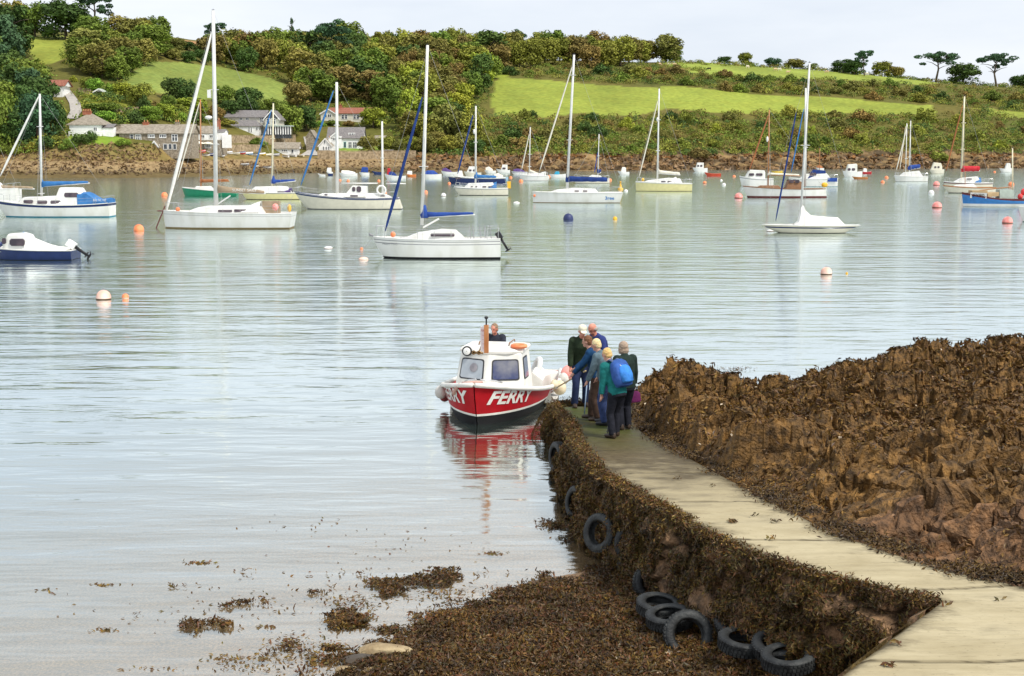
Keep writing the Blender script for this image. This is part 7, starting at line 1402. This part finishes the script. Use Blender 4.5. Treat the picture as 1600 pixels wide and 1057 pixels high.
# ferryman in the cockpit behind the cabin
fm = Vector(FR.location)+Matrix.Rotation(FR.rotation_euler.z, 3, 'Z')@Vector((-.8, -.02, 0.0)); q = Q(774, 528, fm.y); fm.x = q.x
person('ferryman with grey-brown hair standing behind the ferry cabin, head over the roof', (fm.x, fm.y, .04), math.radians(165), 1.76, .08, 0, ((.25, .3, .95), (-.25, .3, .95)), ((.1, 0), (-.1, 0)), cloth('dark ferryman jacket', (.03,.032,.045)), TB, M_BLK, SKINR, mat('ferryman hair', (.20,.13,.08), (.32,.22,.15), .8, .2, 30), 'short', headturn=(-.2, .1))
# ============================================================ old tyres
TYR = mat('worn tyre rubber', (.012,.013,.014), (.045,.048,.047), .6, .35, 6, .8, 20)
def tyre(px, py, z, rot, label, R=.275, w_=.078, sink=0., fill=True):
    g = P(px, py, z)
    if z < .34 and px > 1000:
        for _ in range(12): g = P(px, py, float(mud(np.array([g.x]), np.array([g.y]))[0])+z*.38)
    g = g+(Vector((0, 0, H))-g).normalized()*((.20 if py > 800 else .02) if px < 1000 else .55); r = empty('tyre', g, 0, label, 'tyre', 'old tyres lying along the slipway wall'); r.rotation_euler = rot; prof = [(R*.60,-w_*.75),(R*.72,-w_*1.0),(R*.9,-w_*.98),(R*.985,-w_*.75),(R,-w_*.3),(R,w_*.3),(R*.985,w_*.75),(R*.9,w_*.98),(R*.72,w_*1.0),(R*.60,w_*.75),(R*.64,w_*.66),(R*.86,w_*.7),(R*.93,0),(R*.86,-w_*.7),(R*.64,-w_*.66),(R*.60,-w_*.75)]
    MB().lathe((0, 0, 0), prof, 40).build('sidewall', TYR, r, True); b = MB()
    for i in range(40):
        a = 2*math.pi*i/40
        for zz in (-.55, 0, .55): b.box((R*1.003*math.cos(a+zz*.08), R*1.003*math.sin(a+zz*.08), zz*w_), (.012, .030, w_*.42), rot=(0, 0, a+zz*.08))
    b.build('tread', TYR, r); return r
rd_ = math.radians
for a in [(938,833,.42,(rd_(75),rd_(10),rd_(-50)),'large tyre leaning upright on the wall at the water edge, farthest of three'),(990,850,.40,(rd_(80),rd_(0),rd_(-35)),'tyre standing upright against the wall, nearest of the three by the water'),(968,862,.24,(rd_(70),rd_(-12),rd_(-60)),'half-buried tyre between the two upright ones by the water'),
 (1155,970,.33,(rd_(26),rd_(-14),0),'clean-rimmed tyre tilted on top at the foot of the wall'),(1162,1004,.20,(rd_(4),rd_(3),0),'tyre lying flat under the tilted one'),(1217,1008,.30,(rd_(12),rd_(-10),0),'tyre lying on the right of the pile at the foot of the wall'),(1232,1030,.18,(rd_(3),rd_(-4),0),'lowest tyre on the right of the pile, half sunk in weed'),
 (1075,992,-.05,(rd_(66),0,rd_(4)),'weedy half-buried tyre seen edge-on left of the tilted one'),(1022,912,.0,(rd_(60),rd_(5),rd_(8)),'dark tyre buried edge-on in weed, farthest of the lower group'),(1030,948,.08,(rd_(6),rd_(4),0),'flat tyre almost covered with weed, upper left of the lower group'),(1046,966,.07,(rd_(4),rd_(-5),0),'flat tyre with a thin pale rim showing in the weed'),
 (871,714,.28,(rd_(85),0,rd_(-70)),'tyre hanging on the slipway side near the ferry'),(902,786,.26,(rd_(80),0,rd_(-62)),'tyre on the slipway side at the water, midway to the ferry')]: tyre(*a)
# boulders at the lower left of the weed and in the wall
M_BLD = mat('ochre boulder', (.24,.17,.09), (.42,.33,.19), .8, .3, 4, 1.5, 12); M_BLR = mat('red-brown boulder', (.16,.08,.045), (.30,.17,.10), .8, .3, 4, 1.5, 12)
def boulder(px, py, z, s, m, label, seed, grp=None):
    g = P(px, py, z); rd = random.Random(seed); b = MB(); b.ell((0, 0, 0), 1, 26, 18); o = b.build('boulder', m, None, True)
    pl_ = [(Vector((rd.gauss(0, 1), rd.gauss(0, 1), rd.gauss(0, .8))).normalized(), rd.uniform(.55, .85)) for _ in range(9)]
    for v in o.data.vertices:
        c = v.co.copy()
        for n, d in pl_:
            if c.dot(n) > d: c -= n*(c.dot(n)-d)*.92
        n_ = c.normalized(); c += n_*.05*math.sin(c.x*9+seed)*math.sin(c.y*8)*math.sin(c.z*11+1); v.co = (c.x*s[0], c.y*s[1], c.z*s[2])
    o.location = g; o.data.set_sharp_from_angle(angle=rd_(30)); tag(o, label, 'boulder', grp); return o
for a in [(603,1019,.03,(.34,.22,.10),M_BLD,'flat ochre boulder at the lower left edge of the weed',1),(566,1035,.0,(.26,.18,.08),plain('dark wet rock', (.06,.045,.03)),'dark wet boulder left of the flat ochre one',2),(545,1049,.0,(.16,.12,.07),M_BLD,'small ochre stone at the lower left water edge',3),(575,1052,.03,(.18,.12,.06),M_BLD,'ochre stone just below the dark wet boulder',4),
 (955,800,.62,(.22,.15,.17),M_BLR,'red boulder high in the wall above the upright tyres, left of two',5),(1000,806,.62,(.24,.15,.18),M_BLR,'red boulder high in the wall above the upright tyres, right of two',6),(1052,838,.66,(.14,.1,.1),M_BLD,'pale stone set in the weedy wall',7),(1090,890,.5,(.2,.14,.15),M_BLR,'reddish stone low in the weedy wall',8),(1215,945,.6,(.16,.1,.12),M_BLD,'pale stone in the wall near the tyre pile',9),(1290,955,.85,(.18,.12,.12),M_BLR,'reddish stone high in the wall near the corner',10)]: boulder(*a)
